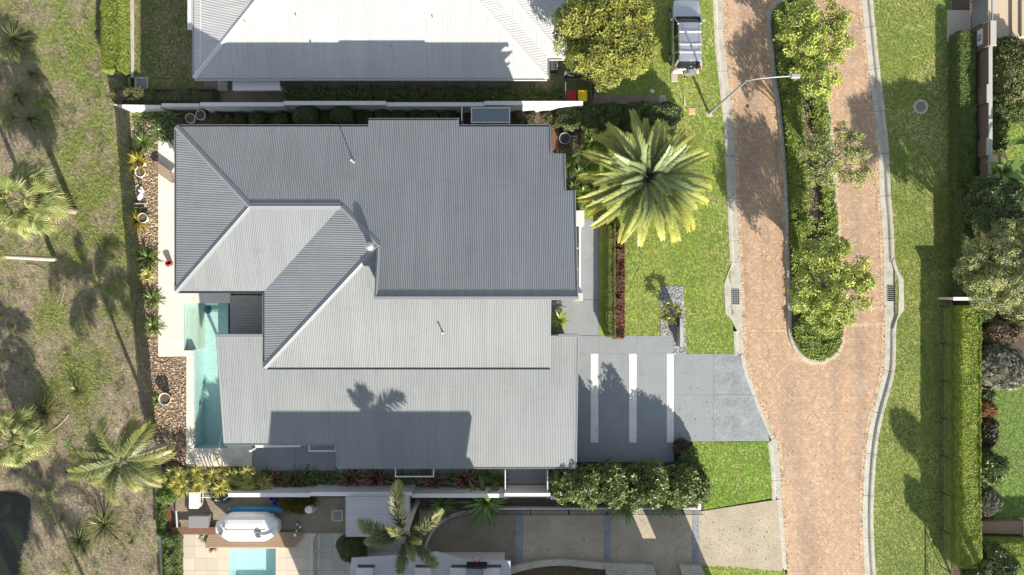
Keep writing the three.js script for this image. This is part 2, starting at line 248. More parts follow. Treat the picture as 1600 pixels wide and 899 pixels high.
{
  const kw = struct('west_kerb', null, null, 'pale concrete kerb and gutter along the house side of the street', 'kerb');
  const ke = struct('east_kerb', null, null, 'pale concrete kerb and gutter along the hedge side of the street', 'kerb');
  const ki = struct('island_kerb', null, null, 'narrow concrete kerb round the planted island in the street', 'kerb');
  const pr = s => [[0, ROAD - 0.08], [0.001 * s, ROAD + 0.012], [0.36 * s, ROAD - 0.004], [0.44 * s, -0.02], [0.50 * s, 0.015], [0.66 * s, 0.02], [0.69 * s, 0.005], [0.70 * s, -0.12]];
  const inPit = (y0, y1) => p => p[1] > Z(y0) && p[1] < Z(y1);
  const pitW = inPit(417, 511), drv = inPit(560, 680), pitE = inPit(410, 510);
  kerbRun(kw, kW, pr(1), 2.6, p => pitW(p) || drv(p) || (p[1] > Z(782) && p[1] < Z(893)));
  kerbRun(kw, kW, [[0, ROAD - 0.08], [0.001, ROAD + 0.012], [0.2, ROAD + 0.02], [0.3, ROAD + 0.04], [0.31, -0.15]], 2.6, p => !((p[1] > Z(552.5) && p[1] < Z(688)) || (p[1] > Z(780) && p[1] < Z(894))));
  kerbRun(ke, kE, pr(-1), 2.6, pitE);
  kerbRun(ki, isl, [[0.03, ROAD - 0.08], [0.02, 0.02], [0, 0.04], [-0.19, 0.04], [-0.22, 0.02], [-0.23, -0.15]], 2.4, undefined, true);
  // gully pits
  const gully = (x0, pts, apron, grate, label, lip) => {
    const o = thing('gully_pit', label, 'storm drain');
    mesh('apron', prism(poly(apron), -0.19, ROAD + 0.012, 0.004), mat.concrete, o);
    mesh('lintel', prism(poly(pts), -0.19, 0.045, 0.02), mat.concrete, o);
    const [gx0, gy0, gx1, gy1] = grate, a = P(gx0, gy0), b = P(gx1, gy1), g = mesh('grate', box(a[0], ROAD + 0.011, a[1], b[0], ROAD + 0.016, b[1]), mat.black, o);
    const n = 8; for (let i = 0; i <= n; i++) { const z = mix(a[1], b[1], i / n); mesh('bar', box(a[0], ROAD + 0.017, z - 0.018, b[0], ROAD + 0.045, z + 0.018), mat.steel, g); }
    for (const q of x0) mesh('cross_bar', box(mix(a[0], b[0], q) - 0.015, ROAD + 0.02, a[1], mix(a[0], b[0], q) + 0.015, ROAD + 0.04, b[1]), mat.steel, g);
    return o;
  };
  gully([0, 0.25, 0.5, 0.75, 1], [[1143, 410], [1145, 410], [1138, 432], [1142, 445], [1143, 488], [1146, 494], [1156, 517], [1152, 518], [1143, 500], [1133, 489], [1131, 444], [1134, 436]], [[1145, 410], [1158, 410], [1162, 517], [1156, 517], [1146, 493], [1142, 445], [1138, 432]], [1142, 453, 1156, 476], 'concrete gully pit with square grate beside the front lawn of the house', 1);
  gully([0], [[1397, 402], [1404, 424], [1412, 436], [1413, 484], [1402, 500], [1400, 517], [1395, 515], [1403, 490], [1404, 450], [1403, 436], [1394, 410]], [[1382, 403], [1394, 404], [1402, 428], [1403, 490], [1396, 516], [1384, 517]], [1388, 447, 1399, 471], 'concrete gully pit with barred grate on the hedge side of the street', 1);
}

// ---- lawns and scrub: each sheet has its own computed colours
const offW = offset(kW, 0.69), offE = offset(kE, -0.69);
function lawnTex(rect, w, h, seed, cA, cB, cDry, dryness, stripe = 0) {
  return tex(w, h, (u, v) => {
    const x = rect[0] + u * rect[2], z = rect[1] + v * rect[3], n = fbm(x * 0.35, z * 0.35, 4, seed), m = fbm(x * 2.2, z * 2.2, 3, seed + 5), f = fbm(x * 18, z * 18, 2, seed + 7);
    let c = mix3(cA, cB, clamp(n * 1.8 - 0.45 + (stripe ? 0.16 * Math.sign(Math.sin(z * stripe)) : 0))); c = mix3(c, cDry, dryness(x, z) * sst(0.42, 0.72, m * 0.6 + n * 0.4));
    return mul3(c, 0.62 + 0.76 * f);
  }, rect);
}
const inside = (p, pts) => { let c = false; for (let i = 0, j = pts.length - 1; i < pts.length; j = i++) { const a = pts[i], b = pts[j]; if ((a[1] > p[1]) !== (b[1] > p[1]) && p[0] < (b[0] - a[0]) * (p[1] - a[1]) / (b[1] - a[1]) + a[0]) c = !c; } return c; };
const bounds = pts => { const xs = pts.map(p => p[0]), zs = pts.map(p => p[1]); return [Math.min(...xs), Math.min(...zs), Math.max(...xs) - Math.min(...xs), Math.max(...zs) - Math.min(...zs)]; };
function bladeTuft(n, hgt, spread, seed, w = 0.012) {
  const r = rng(seed), pos = [];
  for (let i = 0; i < n; i++) { const a = r() * 6.283, b = r() * 6.283, d = spread * 0.4 * r(), x = Math.cos(b) * d, z = Math.sin(b) * d, l = spread * (0.4 + 0.6 * r()), y = hgt * (0.5 + 0.5 * r()), s = Math.sin(a) * w, c = Math.cos(a) * w; pos.push(x - s, 0, z + c, x + s, 0, z - c, x + Math.cos(a) * l, y, z + Math.sin(a) * l); }
  const g = new THREE.BufferGeometry(); g.setAttribute('position', new THREE.Float32BufferAttribute(pos, 3)); g.computeVertexNormals(); return g;
}
const UP = new THREE.Vector3(0, 1, 0);
function scatter(geo, material, list) { // list of [x,y,z, ry, s, r,g,b]
  const im = new THREE.InstancedMesh(geo, material, list.length), m = new THREE.Matrix4(), q = new THREE.Quaternion(), c = new THREE.Color();
  list.forEach((e, i) => { q.setFromAxisAngle(UP, e[3]); m.compose(new THREE.Vector3(e[0], e[1], e[2]), q, new THREE.Vector3(e[4], e[4] * (e[8] || 1), e[4])); im.setMatrixAt(i, m); im.setColorAt(i, c.setRGB(e[5], e[6], e[7])); });
  return im;
}
const tuftLawn = bladeTuft(9, 0.028, 0.075, 5);
function turf(name, label, pts, density, seed, colour, holes = [], geo = tuftLawn, y = 0) {
  const r = rng(seed), b = bounds(pts), n = Math.round(b[2] * b[3] * density), list = [];
  for (let i = 0; i < n; i++) { const p = [b[0] + r() * b[2], b[1] + r() * b[3]]; if (!inside(p, pts) || holes.some(h => inside(p, h)) || Math.abs(p[0]) > 35.5 || Math.abs(p[1]) > 20.5) continue; const c = colour(p[0], p[1], r); list.push([p[0], y, p[1], r() * 6.28, 0.7 + 0.7 * r(), ...c]); }
  const im = scatter(geo, mat.grass, list); im.name = numbered(name); scene.add(im); return tag(im, label, 'grass', null, 'stuff');
}
const G1 = [0.185, 0.275, 0.034], G2 = [0.285, 0.35, 0.06], GD = [0.38, 0.34, 0.15];
const beds = { pebble: poly([[1032, 447], [1067, 447], [1073, 553], [1053, 553], [1053, 525], [1032, 525]]), hedge: poly([[935, 345], [973, 345], [973, 525], [935, 525]]), shrub: poly([[865, 158], [1058, 158], [1058, 205], [865, 205]]), crossing: poly([[1053, 553], [1170, 553], [1215, 690], [1053, 690]]), npath: poly([[860, 148], [1041, 148], [1041, 161], [860, 161]]) };
const vergeW = [...poly([[866, -60], [860, 180], [908, 180], [908, 343], [936, 343], [936, 525], [1053, 525], [1053, 553], [1154, 553]]), ...offW.filter(p => p[1] < Z(551) && p[1] > Z(-60)).reverse()];
const vergeW2 = [...poly([[1083, 691], [1203, 691]]), ...offW.filter(p => p[1] > Z(694) && p[1] < Z(778)), ...poly([[1206, 779], [1100, 797], [1097, 740], [1083, 735]])];
const vergeE = [...offE.filter(p => p[1] > Z(-90) && p[1] < Z(1000)), ...poly([[1488, 1000], [1488, -90]])];
const dryW = (x, z) => 0.35 + 0.45 * sst(10, 13.5, x) * sst(2, -6, z);
{
  let b = bounds(vergeW); struct('front_lawn', prism(vergeW, -0.19, 0), M(0xffffff, 0.95, { map: lawnTex(b, 512, 1024, 101, G1, G2, GD, dryW, 4.2), bumpMap: bumpN, bumpScale: 0.02 }), 'mown green lawn between the house front and the street', 'lawn');
  b = bounds(vergeW2); struct('side_lawn', prism(vergeW2, -0.19, 0), M(0xffffff, 0.95, { map: lawnTex(b, 256, 256, 103, [0.16, 0.265, 0.024], [0.25, 0.33, 0.045], GD, () => 0.6, 3.6), bumpMap: bumpN, bumpScale: 0.02 }), 'small bright green lawn patch beside the grey driveway', 'lawn');
  b = bounds(vergeE); struct('street_lawn', prism(vergeE, -0.19, 0), M(0xffffff, 0.95, { map: lawnTex(b, 512, 2048, 105, [0.15, 0.215, 0.032], [0.245, 0.285, 0.055], GD, (x, z) => 0.3 + 0.6 * sst(6, -8, z)), bumpMap: bumpN, bumpScale: 0.02 }), 'long lawn strip between the street and the hedged property', 'lawn');
  const col = (a, b, d) => (x, z, r) => { const n = fbm(x * 0.5, z * 0.5, 3, 7), k = 0.75 + 0.6 * r(); let c = mix3(a, b, clamp(n * 2 - 0.5)); if (r() < 0.18) c = mix3(c, d, 0.6); return mul3(c, k); };
  turf('front_lawn_grass', 'short mown blades on the front lawn beside the big feather palm', vergeW, 190, 1, col(G1, G2, GD), [beds.pebble, beds.shrub, beds.npath, beds.hedge]);
  turf('side_lawn_grass', 'short bright blades on the lawn patch beside the grey driveway', vergeW2, 190, 2, col([0.155, 0.27, 0.022], [0.22, 0.33, 0.03], G2));
  turf('street_lawn_grass', 'short mown blades on the long strip along the hedged property', vergeE, 170, 3, col([0.14, 0.20, 0.03], [0.225, 0.265, 0.05], GD));
}
// lawns on the right-hand property, and behind the white-roofed house
const lawnR1 = poly([[1556, 190], [1640, 190], [1640, 250], [1575, 250]]), lawnR2 = poly([[1553, 600], [1680, 600], [1680, 812], [1553, 812]]), lawnR3 = poly([[1525, 832], [1680, 832], [1680, 940], [1525, 940]]), lawnN = poly([[209, -60], [318, -60], [318, 142], [209, 142]]), lawnB = poly([[1095, 882], [1227, 893], [1233, 960], [1095, 960]]);
[[lawnR1, 'courtyard_lawn', 'sunlit grass patch behind the brown boundary wall', G1, G2, 0.2], [lawnR2, 'garden_lawn', 'smooth bright green garden lawn beside the flower border', [0.13, 0.215, 0.032], [0.165, 0.245, 0.042], 0.1], [lawnR3, 'lower_lawn', 'lawn between the low garden wall and the dark spreading tree', [0.14, 0.24, 0.015], [0.18, 0.26, 0.02], 0.1], [lawnN, 'rear_lawn', 'patchy worn lawn behind the white-roofed house', [0.13, 0.17, 0.036], [0.19, 0.195, 0.06], 1], [lawnB, 'corner_lawn', 'small wedge of lawn beside the concrete plinth and pebbled driveway', G1, G2, 0.2]].forEach(([p, n, l, a, b, d], i) => {
  struct(n, prism(p, -0.19, 0), M(0xffffff, 0.95, { map: lawnTex(bounds(p), 256, 256, 111 + i * 7, a, b, [0.26, 0.215, 0.12], () => d), bumpMap: bumpN, bumpScale: 0.02 }), l, 'lawn');
  turf(n + '_grass', 'short grass blades on the ' + l, p, 150, 20 + i, (x, z, r) => { const n = fbm(x * 0.9, z * 0.9, 3, 117 + i); return mul3(mix3(mix3(a, b, r()), [0.26, 0.215, 0.12], d * sst(0.45, 0.62, n) * 0.8), 0.75 + 0.5 * r()); });
});

// scrub bank on the far side of the black fence
const fenceBase = poly([[196, -90], [197, 0], [199, 120], [204, 200], [212, 300], [219, 400], [228, 500], [238, 600], [246, 700], [250, 780], [258, 860], [264, 960]]);
const scrub = [[-45, -26], [fenceBase[0][0], -26], ...fenceBase.slice(1, -1), [fenceBase[11][0], 26], [-45, 26]];
const gmask = (x, z) => (0.42 + 0.58 * sst(0.36, 0.58, fbm(x * 0.9 + 9, z * 0.9, 4, 151))) * sst(0.30, 0.86, green(x, z) * 0.6 + 0.34 * fbm(x * 2.2, z * 2.2, 4, 137) + 0.22 * fbm(x * 9, z * 9, 2, 138));
const scrubH = (x, z) => 0.16 * (fbm(x * 0.25, z * 0.25, 3, 130) - 0.5) + 0.05 * (fbm(x * 1.5, z * 1.5, 2, 131) - 0.5) - 0.03 - 0.3 * sst(-31.6, -33.4, x + 0.12 * (z - 16)) * sst(12.5, 15, z);
const green = (x, z) => clamp(1.5 * (fbm(x * 0.42, z * 0.42, 4, 133) - 0.5) + 0.58 + 0.38 * sst(-4, -9, z) * sst(-33, -29.5, x) - 0.27 * sst(2, 12, z) + 0.25 * sst(-28, -26, x) * sst(6, 0, z) - 0.25 * sst(-29.5, -33, x));
{
  const rect = [-36, -21, 14, 42], st = tex(768, 2048, (u, v) => {
    const x = rect[0] + u * rect[2], z = rect[1] + v * rect[3], g = gmask(x, z), f = fbm(x * 14, z * 14, 3, 139), s = fbm(x * 1.1, z * 1.1, 4, 141);
    let c = mix3([0.40, 0.325, 0.21], [0.22, 0.17, 0.105], sst(0.3, 0.7, s)); c = mix3(c, [0.50, 0.44, 0.33], sst(0.55, 0.72, f) * 0.7); c = mix3(c, [0.235, 0.27, 0.065], g * 0.9);
    return mul3(c, 0.4 + 1.2 * f);
  }, rect);
  const nx = 100, nz = 208, pos = [], uv = [], idx = [];
  for (let j = 0; j <= nz; j++) for (let i = 0; i <= nx; i++) {
    const z = -26 + 52 * j / nz; let xr = fenceBase[0][0]; for (let k = 0; k < fenceBase.length - 1; k++) if (z >= fenceBase[k][1]) xr = mix(fenceBase[k][0], fenceBase[k + 1][0], clamp((z - fenceBase[k][1]) / (fenceBase[k + 1][1] - fenceBase[k][1])));
    const x = mix(-45, xr + 0.2, i / nx); pos.push(x, scrubH(x, z), z); uv.push(x, z);
  }
  for (let j = 0; j < nz; j++) for (let i = 0; i < nx; i++) { const a = j * (nx + 1) + i, b = a + nx + 1; idx.push(a, b, a + 1, a + 1, b, b + 1); }
  const g = new THREE.BufferGeometry(); g.setAttribute('position', new THREE.Float32BufferAttribute(pos, 3)); g.setAttribute('uv', new THREE.Float32BufferAttribute(uv, 2)); g.setIndex(idx); g.computeVertexNormals();
  struct('scrub_bank', g, M(0xffffff, 0.97, { map: st, bumpMap: bumpN, bumpScale: 0.05 }), 'dry weedy grass bank behind the black fence with fan palms', 'ground');
  struct('creek', prism([[-45, 12], [-32.2, 14], [-32.0, 16], [-31.6, 19], [-31.4, 26], [-45, 26]], -0.19, -0.13), MP([0.012, 0.017, 0.007], 0.14), 'dark still creek water at the foot of the scrub bank', 'water');
  const gs = [bladeTuft(8, 0.11, 0.12, 31, 0.009), bladeTuft(6, 0.05, 0.24, 32, 0.007)], r = rng(77), A = [], B = [];
  for (let i = 0; i < 130000; i++) {
    const x = -35.5 + 12.6 * r(), z = -20.5 + 41 * r(); if (!inside([x + 0.15, z], scrub) || scrubH(x, z) < -0.15) continue;
    const g = gmask(x, z), k = 0.7 + 0.6 * r(), y = scrubH(x, z) - 0.01;
    if (r() < 0.35 + 0.4 * g) A.push([x, y, z, r() * 6.3, 0.6 + 0.9 * r() * (0.5 + g), ...mul3(r() < g ? mix3([0.16, 0.235, 0.03], [0.42, 0.44, 0.13], r()) : mix3([0.24, 0.20, 0.12], [0.55, 0.48, 0.33], r()), k)]);
    else if (r() < 0.8) B.push([x, y, z, r() * 6.3, 0.6 + 0.9 * r(), ...mul3(mix3([0.20, 0.155, 0.10], [0.52, 0.46, 0.37], r()), k)]);
  }
  const W = []; for (let i = 0; i < 5200; i++) { const x = -35.5 + 12.6 * r(), z = -20.5 + 41 * r(), q = fbm(x * 0.8, z * 0.8, 3, 145); if (!inside([x + 0.3, z], scrub) || scrubH(x, z) < -0.15 || q < 0.47) continue; const gr = r() < 0.35 + 0.5 * gmask(x, z); W.push([x, scrubH(x, z) - 0.01, z, r() * 6.3, 0.5 + 1.2 * r() * r(), ...mul3(gr ? mix3([0.10, 0.19, 0.02], [0.26, 0.36, 0.06], r()) : mix3([0.16, 0.12, 0.075], [0.40, 0.34, 0.24], r()), 0.7 + 0.5 * r())]); }
  { const im = scatter(bladeTuft(16, 0.2, 0.24, 33, 0.018), mat.grass, W); im.name = numbered('bank_weeds'); scene.add(im); tag(im, 'small weeds and dead tufts dotted over the bank', 'weeds', null, 'stuff'); }
  for (const [l, gg, n, lab] of [[A, gs[0], 'scrub_grass', 'patchy green and straw grass tufts over the weedy bank'], [B, gs[1], 'dry_litter', 'fallen dry grass stalks lying over the weedy bank']]) { const im = scatter(gg, mat.grass, l); im.name = numbered(n); scene.add(im); tag(im, lab, 'grass', null, 'stuff'); }
}

// ---- paving of the main house
const slab = (group, name, a, y0, y1, m, bev = 0.003) => mesh(name, prism(a, y0, y1, bev), m, group);
const quad = (x0, y0, x1, y1, gap = 0.004) => { const a = P(x0, y0), b = P(x1, y1); return [[a[0] + gap, a[1] + gap], [b[0] - gap, a[1] + gap], [b[0] - gap, b[1] - gap], [a[0] + gap, b[1] - gap]]; };
{
  const d = struct('driveway', null, null, 'blue-grey concrete driveway of the house with three white bands', 'driveway');
  struct('driveway_bed', prism(poly([[895, 342], [936, 342], [936, 524], [1054, 524], [1054, 552], [1116, 552], [1116, 691], [1054, 691], [1054, 723], [895, 723]]), -0.19, -0.004), mat.greyBed, 'grey bedding under the driveway slabs showing in the joints', 'paving');
  for (const [x0, x1] of [[923, 935], [983, 995], [1042, 1053]]) slab(d, 'white_band', quad(x0, 553, x1, 692), -0.03, 0.012, mat.paint);
  for (const [x0, y0, x1, y1] of [[900, 553, 923, 617], [900, 617, 923, 692], [935, 553, 983, 617], [935, 617, 983, 692], [995, 553, 1042, 617], [995, 617, 1042, 692], [900, 692, 935, 722], [935, 692, 995, 722], [995, 692, 1053, 722], [935, 525, 995, 553], [995, 525, 1053, 553], [900, 525, 935, 553], [1053, 553, 1115, 617], [1053, 617, 1115, 690], [877, 469, 935, 524], [909, 405, 935, 468], [909, 343, 935, 405]]) slab(d, 'slab', quad(x0, y0, x1, y1), -0.03, 0.01, mat.drive);
  mesh('crossover_slab', prism(poly([[1115.3, 553.3], [1155, 553.3], [1163, 583], [1172, 608], [1176, 616.8], [1115.3, 616.8]]), -0.19, 0.006, 0.006), mat.driveOld, d); mesh('crossover_slab', prism(poly([[1115.3, 617.2], [1176, 617.2], [1182, 636], [1199, 673], [1203, 690], [1115.3, 690]]), -0.19, 0.006, 0.006), mat.driveOld, d);
  const q = struct('side_path', null, null, 'blue-grey concrete path along the side of the house by the red plants', 'path');
  for (const [x0, x1] of [[392, 460], [460, 528], [528, 620], [620, 700], [700, 780], [780, 858]]) slab(q, 'slab', quad(x0, 690, x1, x0 < 525 ? 736 : 757, 0.008), -0.19, 0.0, mat.drive);
}
{ // pale stone terrace, tile by tile
  const t = struct('terrace', null, null, 'pale travertine terrace tiles round the narrow pool', 'terrace'), r = rng(5);
  struct('terrace_bed', prism(poly([[247, 218], [330, 218], [330, 455], [360, 455], [360, 473.5], [287.3, 473.5], [287.3, 547.6], [302.4, 547.6], [302.4, 701.6], [356.6, 701.6], [394, 690], [394, 729], [291, 729], [291, 558], [247, 558]]), -0.19, 0.0), M([0.42, 0.38, 0.31], 0.9), 'grey grout bed under the terrace tiles', 'terrace');
  const mats = [0.93, 0.97, 1.0, 1.03].map(k => { const m = mat.traver.clone(); m.color.setRGB(0.95 * k, 0.95 * k, 0.945 * k); return m; });
  const grid = (x0, y0, x1, y1, nx, ny) => { for (let i = 0; i < nx; i++) for (let j = 0; j < ny; j++) slab(t, 'tile', quad(mix(x0, x1, i / nx), mix(y0, y1, j / ny), mix(x0, x1, (i + 1) / nx), mix(y0, y1, (j + 1) / ny), 0.003), -0.005, 0.03 + 0.002 * r(), mats[Math.floor(r() * 4)], 0.003); };
  grid(247, 218, 330, 456, 6, 17); grid(247, 456, 287, 557, 3, 7); grid(287, 456, 360, 474, 5, 1); grid(291, 548, 302.7, 701, 1, 11); grid(287, 547.7, 302.7, 557, 1, 1); grid(291, 701, 394, 729, 7, 2); grid(356, 690, 394, 701, 3, 1);
}
// pools
const poolTile = tex(512, 512, (u, v) => { const x = u * 48, y = v * 48, i = Math.floor(x), j = Math.floor(y), e = Math.min(x - i, 1 - x + i, y - j, 1 - y + j), k = 0.85 + 0.3 * hash(i, j, 5), n = fbm(u * 6, v * 6, 3, 8, 6); return mix3([0.58, 0.66, 0.64], mix3([0.42, 0.545, 0.54], [0.55, 0.66, 0.64], clamp(n * k * 1.2 - 0.1)), sst(0.02, 0.1, e)); }, [0, 0, 2.4, 2.4]);
const rip = tex(512, 512, (u, v) => { const a = fbm(u * 14 + 1.5 * vn(u * 8, v * 8, 2, 8), v * 14, 3, 91, 0), b = 1 - Math.abs(2 * vn(u * 12, v * 12, 95, 12) - 1); return 0.5 * a + 0.5 * b; }, [0, 0, 3.0, 3.0], false);
mat.water = MP([0.80, 0.94, 0.935], 0.03, { transmission: 1, thickness: 0, ior: 1.33, bumpMap: rip, bumpScale: 0.06 });
function basin(name, label, pts, depth, steps = []) {
  const o = thing(name, label, 'pool'); const out = pts, inn = offset(pts, 0.0, true), m = M(0xffffff, 0.35, { map: poolTile });
  mesh('floor', prism(out, -depth - 0.1, -depth), m, o);
  const n = pts.length, pos = []; for (let i = 0; i < n; i++) { const a = pts[i], b = pts[(i + 1) % n]; pos.push(a[0], -depth, a[1], b[0], -depth, b[1], a[0], 0.0, a[1], a[0], 0.0, a[1], b[0], -depth, b[1], b[0], 0.0, b[1]); }
  const g = new THREE.BufferGeometry(); g.setAttribute('position', new THREE.Float32BufferAttribute(pos, 3)); g.computeVertexNormals(); const wm = m.clone(); wm.side = THREE.DoubleSide; mesh('lining', uvm(g), wm, o);
  for (const s of steps) mesh('ledge', prism(s[0], -depth, s[1]), s[2], o);
  const w = new THREE.ShapeGeometry(new THREE.Shape(pts.map(([x, z]) => new THREE.Vector2(x, -z)))); w.rotateX(-Math.PI / 2); w.translate(0, -0.12, 0); mesh('water', uvm(w), mat.water, o);
  return o;
}
const ledgeM = M([0.52, 0.52, 0.44], 0.7);
basin('swimming_pool', 'narrow turquoise pool with a shallow ledge beside the grey roof', poolA, 1.5, [[poly([[288.2, 474.2], [305, 474.2], [305, 546.8], [288.2, 546.8]]), -0.34, ledgeM]]);
basin('swimming_pool', 'pale turquoise pool in front of the white pod on the neighbouring terrace', poolB, 1.2);
// ================================================================ buildings
// profiled metal sheet over a sloping polygon: pts are [x, z], hgt(x, z) the height, ribs run down the slope
function ribbed(pts, hgt, along, pitch, amp, seg = 8, lift = 0) { // along: 'x' or 'z' = the horizontal axis that crosses the ribs
  const A = along === 'x' ? pts : pts.map(([x, z]) => [z, x]);
  const us = new Set(), u0 = Math.min(...A.map(p => p[0])), u1 = Math.max(...A.map(p => p[0])), st = pitch / seg;
  for (let k = Math.ceil(u0 / st); k <= Math.floor(u1 / st); k++) us.add(k * st);
  for (const p of A) { us.add(p[0] - 1e-4); us.add(p[0] + 1e-4); }
  const U = [...us].filter(u => u > u0 && u < u1).sort((a, b) => a - b);
  const cut = u => { const v = []; for (let i = 0; i < A.length; i++) { const a = A[i], b = A[(i + 1) % A.length]; if ((a[0] > u) !== (b[0] > u)) v.push(a[1] + (b[1] - a[1]) * (u - a[0]) / (b[0] - a[0])); } return v.sort((a, b) => a - b); };
  const pos = [], nor = [], idx = [], uv = [];
  // plane normal, and the slope across the ribs for the wave
  const prof = u => { const f = u / pitch - Math.floor(u / pitch); return amp * (0.5 - 0.5 * Math.cos(6.28318 * f)); }, dprof = u => amp * 3.14159 / pitch * Math.sin(6.28318 * (u / pitch));
  const e = 0.01, p0 = pts[0], gx = (hgt(p0[0] + e, p0[1]) - hgt(p0[0] - e, p0[1])) / (2 * e), gz = (hgt(p0[0], p0[1] + e) - hgt(p0[0], p0[1] - e)) / (2 * e);
  const put = (u, v) => { const x = along === 'x' ? u : v, z = along === 'x' ? v : u; pos.push(x, hgt(x, z) + prof(u) + lift, z); const d = dprof(u), n = new THREE.Vector3(-gx - (along === 'x' ? d : 0), 1, -gz - (along === 'z' ? d : 0)).normalize(); nor.push(n.x, n.y, n.z); uv.push(along === 'x' ? x : z, along === 'x' ? z : x); return pos.length / 3 - 1; };
  let prev = null;
  for (const u of U) { const c = cut(u).map(v => put(u, v)); if (prev && prev.length === c.length) for (let k = 0; k + 1 < c.length; k += 2) { if (along === 'x') idx.push(prev[k], prev[k + 1], c[k], prev[k + 1], c[k + 1], c[k]); else idx.push(prev[k], c[k], prev[k + 1], prev[k + 1], c[k], c[k + 1]); } prev = c; }
  const g = new THREE.BufferGeometry(); g.setAttribute('position', new THREE.Float32BufferAttribute(pos, 3)); g.setAttribute('normal', new THREE.Float32BufferAttribute(nor, 3)); g.setAttribute('uv', new THREE.Float32BufferAttribute(uv, 2)); g.setIndex(idx); return g;
}
function capping(a, b, w = 0.16, lift = 0.05, t = 0.03) { // folded ridge or hip capping from a to b, with a rolled top
  const A = new THREE.Vector3(...a), B = new THREE.Vector3(...b), d = B.clone().sub(A), n = new THREE.Vector3(-d.z, 0, d.x).normalize();
  const pr = [[-w, -0.05], [-w, -0.02], [-0.03, lift - 0.01], [0, lift + 0.012], [0.03, lift - 0.01], [w, -0.02], [w, -0.05]], pos = [];
  const pt = (o, q) => [o.x + n.x * q[0], o.y + q[1] + 0.03, o.z + n.z * q[0]];
  for (let k = 0; k < pr.length - 1; k++) pos.push(...pt(A, pr[k]), ...pt(B, pr[k]), ...pt(A, pr[k + 1]), ...pt(A, pr[k + 1]), ...pt(B, pr[k]), ...pt(B, pr[k + 1]));
  const g = new THREE.BufferGeometry(); g.setAttribute('position', new THREE.Float32BufferAttribute(pos, 3)); g.computeVertexNormals(); return uvm(g);
}
function gutter(x0, z0, x1, z1, y, out) { // box gutter outside an eave; out = [dx, dz] pointing away from the house
  const w = 0.12, h = 0.11, t = 0.012, r = [], L = (a, b, ya, yb) => r.push(box(Math.min(x0 + out[0] * a, x1 + out[0] * b), ya, Math.min(z0 + out[1] * a, z1 + out[1] * b), Math.max(x0 + out[0] * b, x1 + out[0] * a, x1 + out[0] * b), yb, Math.max(z0 + out[1] * b, z1 + out[1] * a, z1 + out[1] * b)));
  L(-0.01, w, y - h - 0.05, y - h - 0.038); L(w, w + t, y - h - 0.05, y - 0.03); L(-0.03, -0.01, y - h - 0.05, y - 0.04); return r;
}
function windowIn(house, axis, at_, a, b, y0, y1, outward, name = 'window') { // on a wall plane x = at_ or z = at_
  const d = 0.05 * outward, f = 0.06, bx = (u0, v0, u1, v1, w0, w1) => axis === 'x' ? box(at_ + w0 * outward, v0, u0, at_ + w1 * outward, v1, u1) : box(u0, v0, at_ + w0 * outward, u1, v1, at_ + w1 * outward);
  const w = mesh(name, [bx(a, y0, a + f, y1, 0.002, 0.06), bx(b - f, y0, b, y1, 0.002, 0.06), bx(a + f, y0, b - f, y0 + f, 0.002, 0.06), bx(a + f, y1 - f, b - f, y1, 0.002, 0.06)], mat.charcoal, house);
  mesh('pane', bx(a + f, y0 + f, b - f, y1 - f, 0.004, 0.02), mat.darkGlass, w); return w;
}

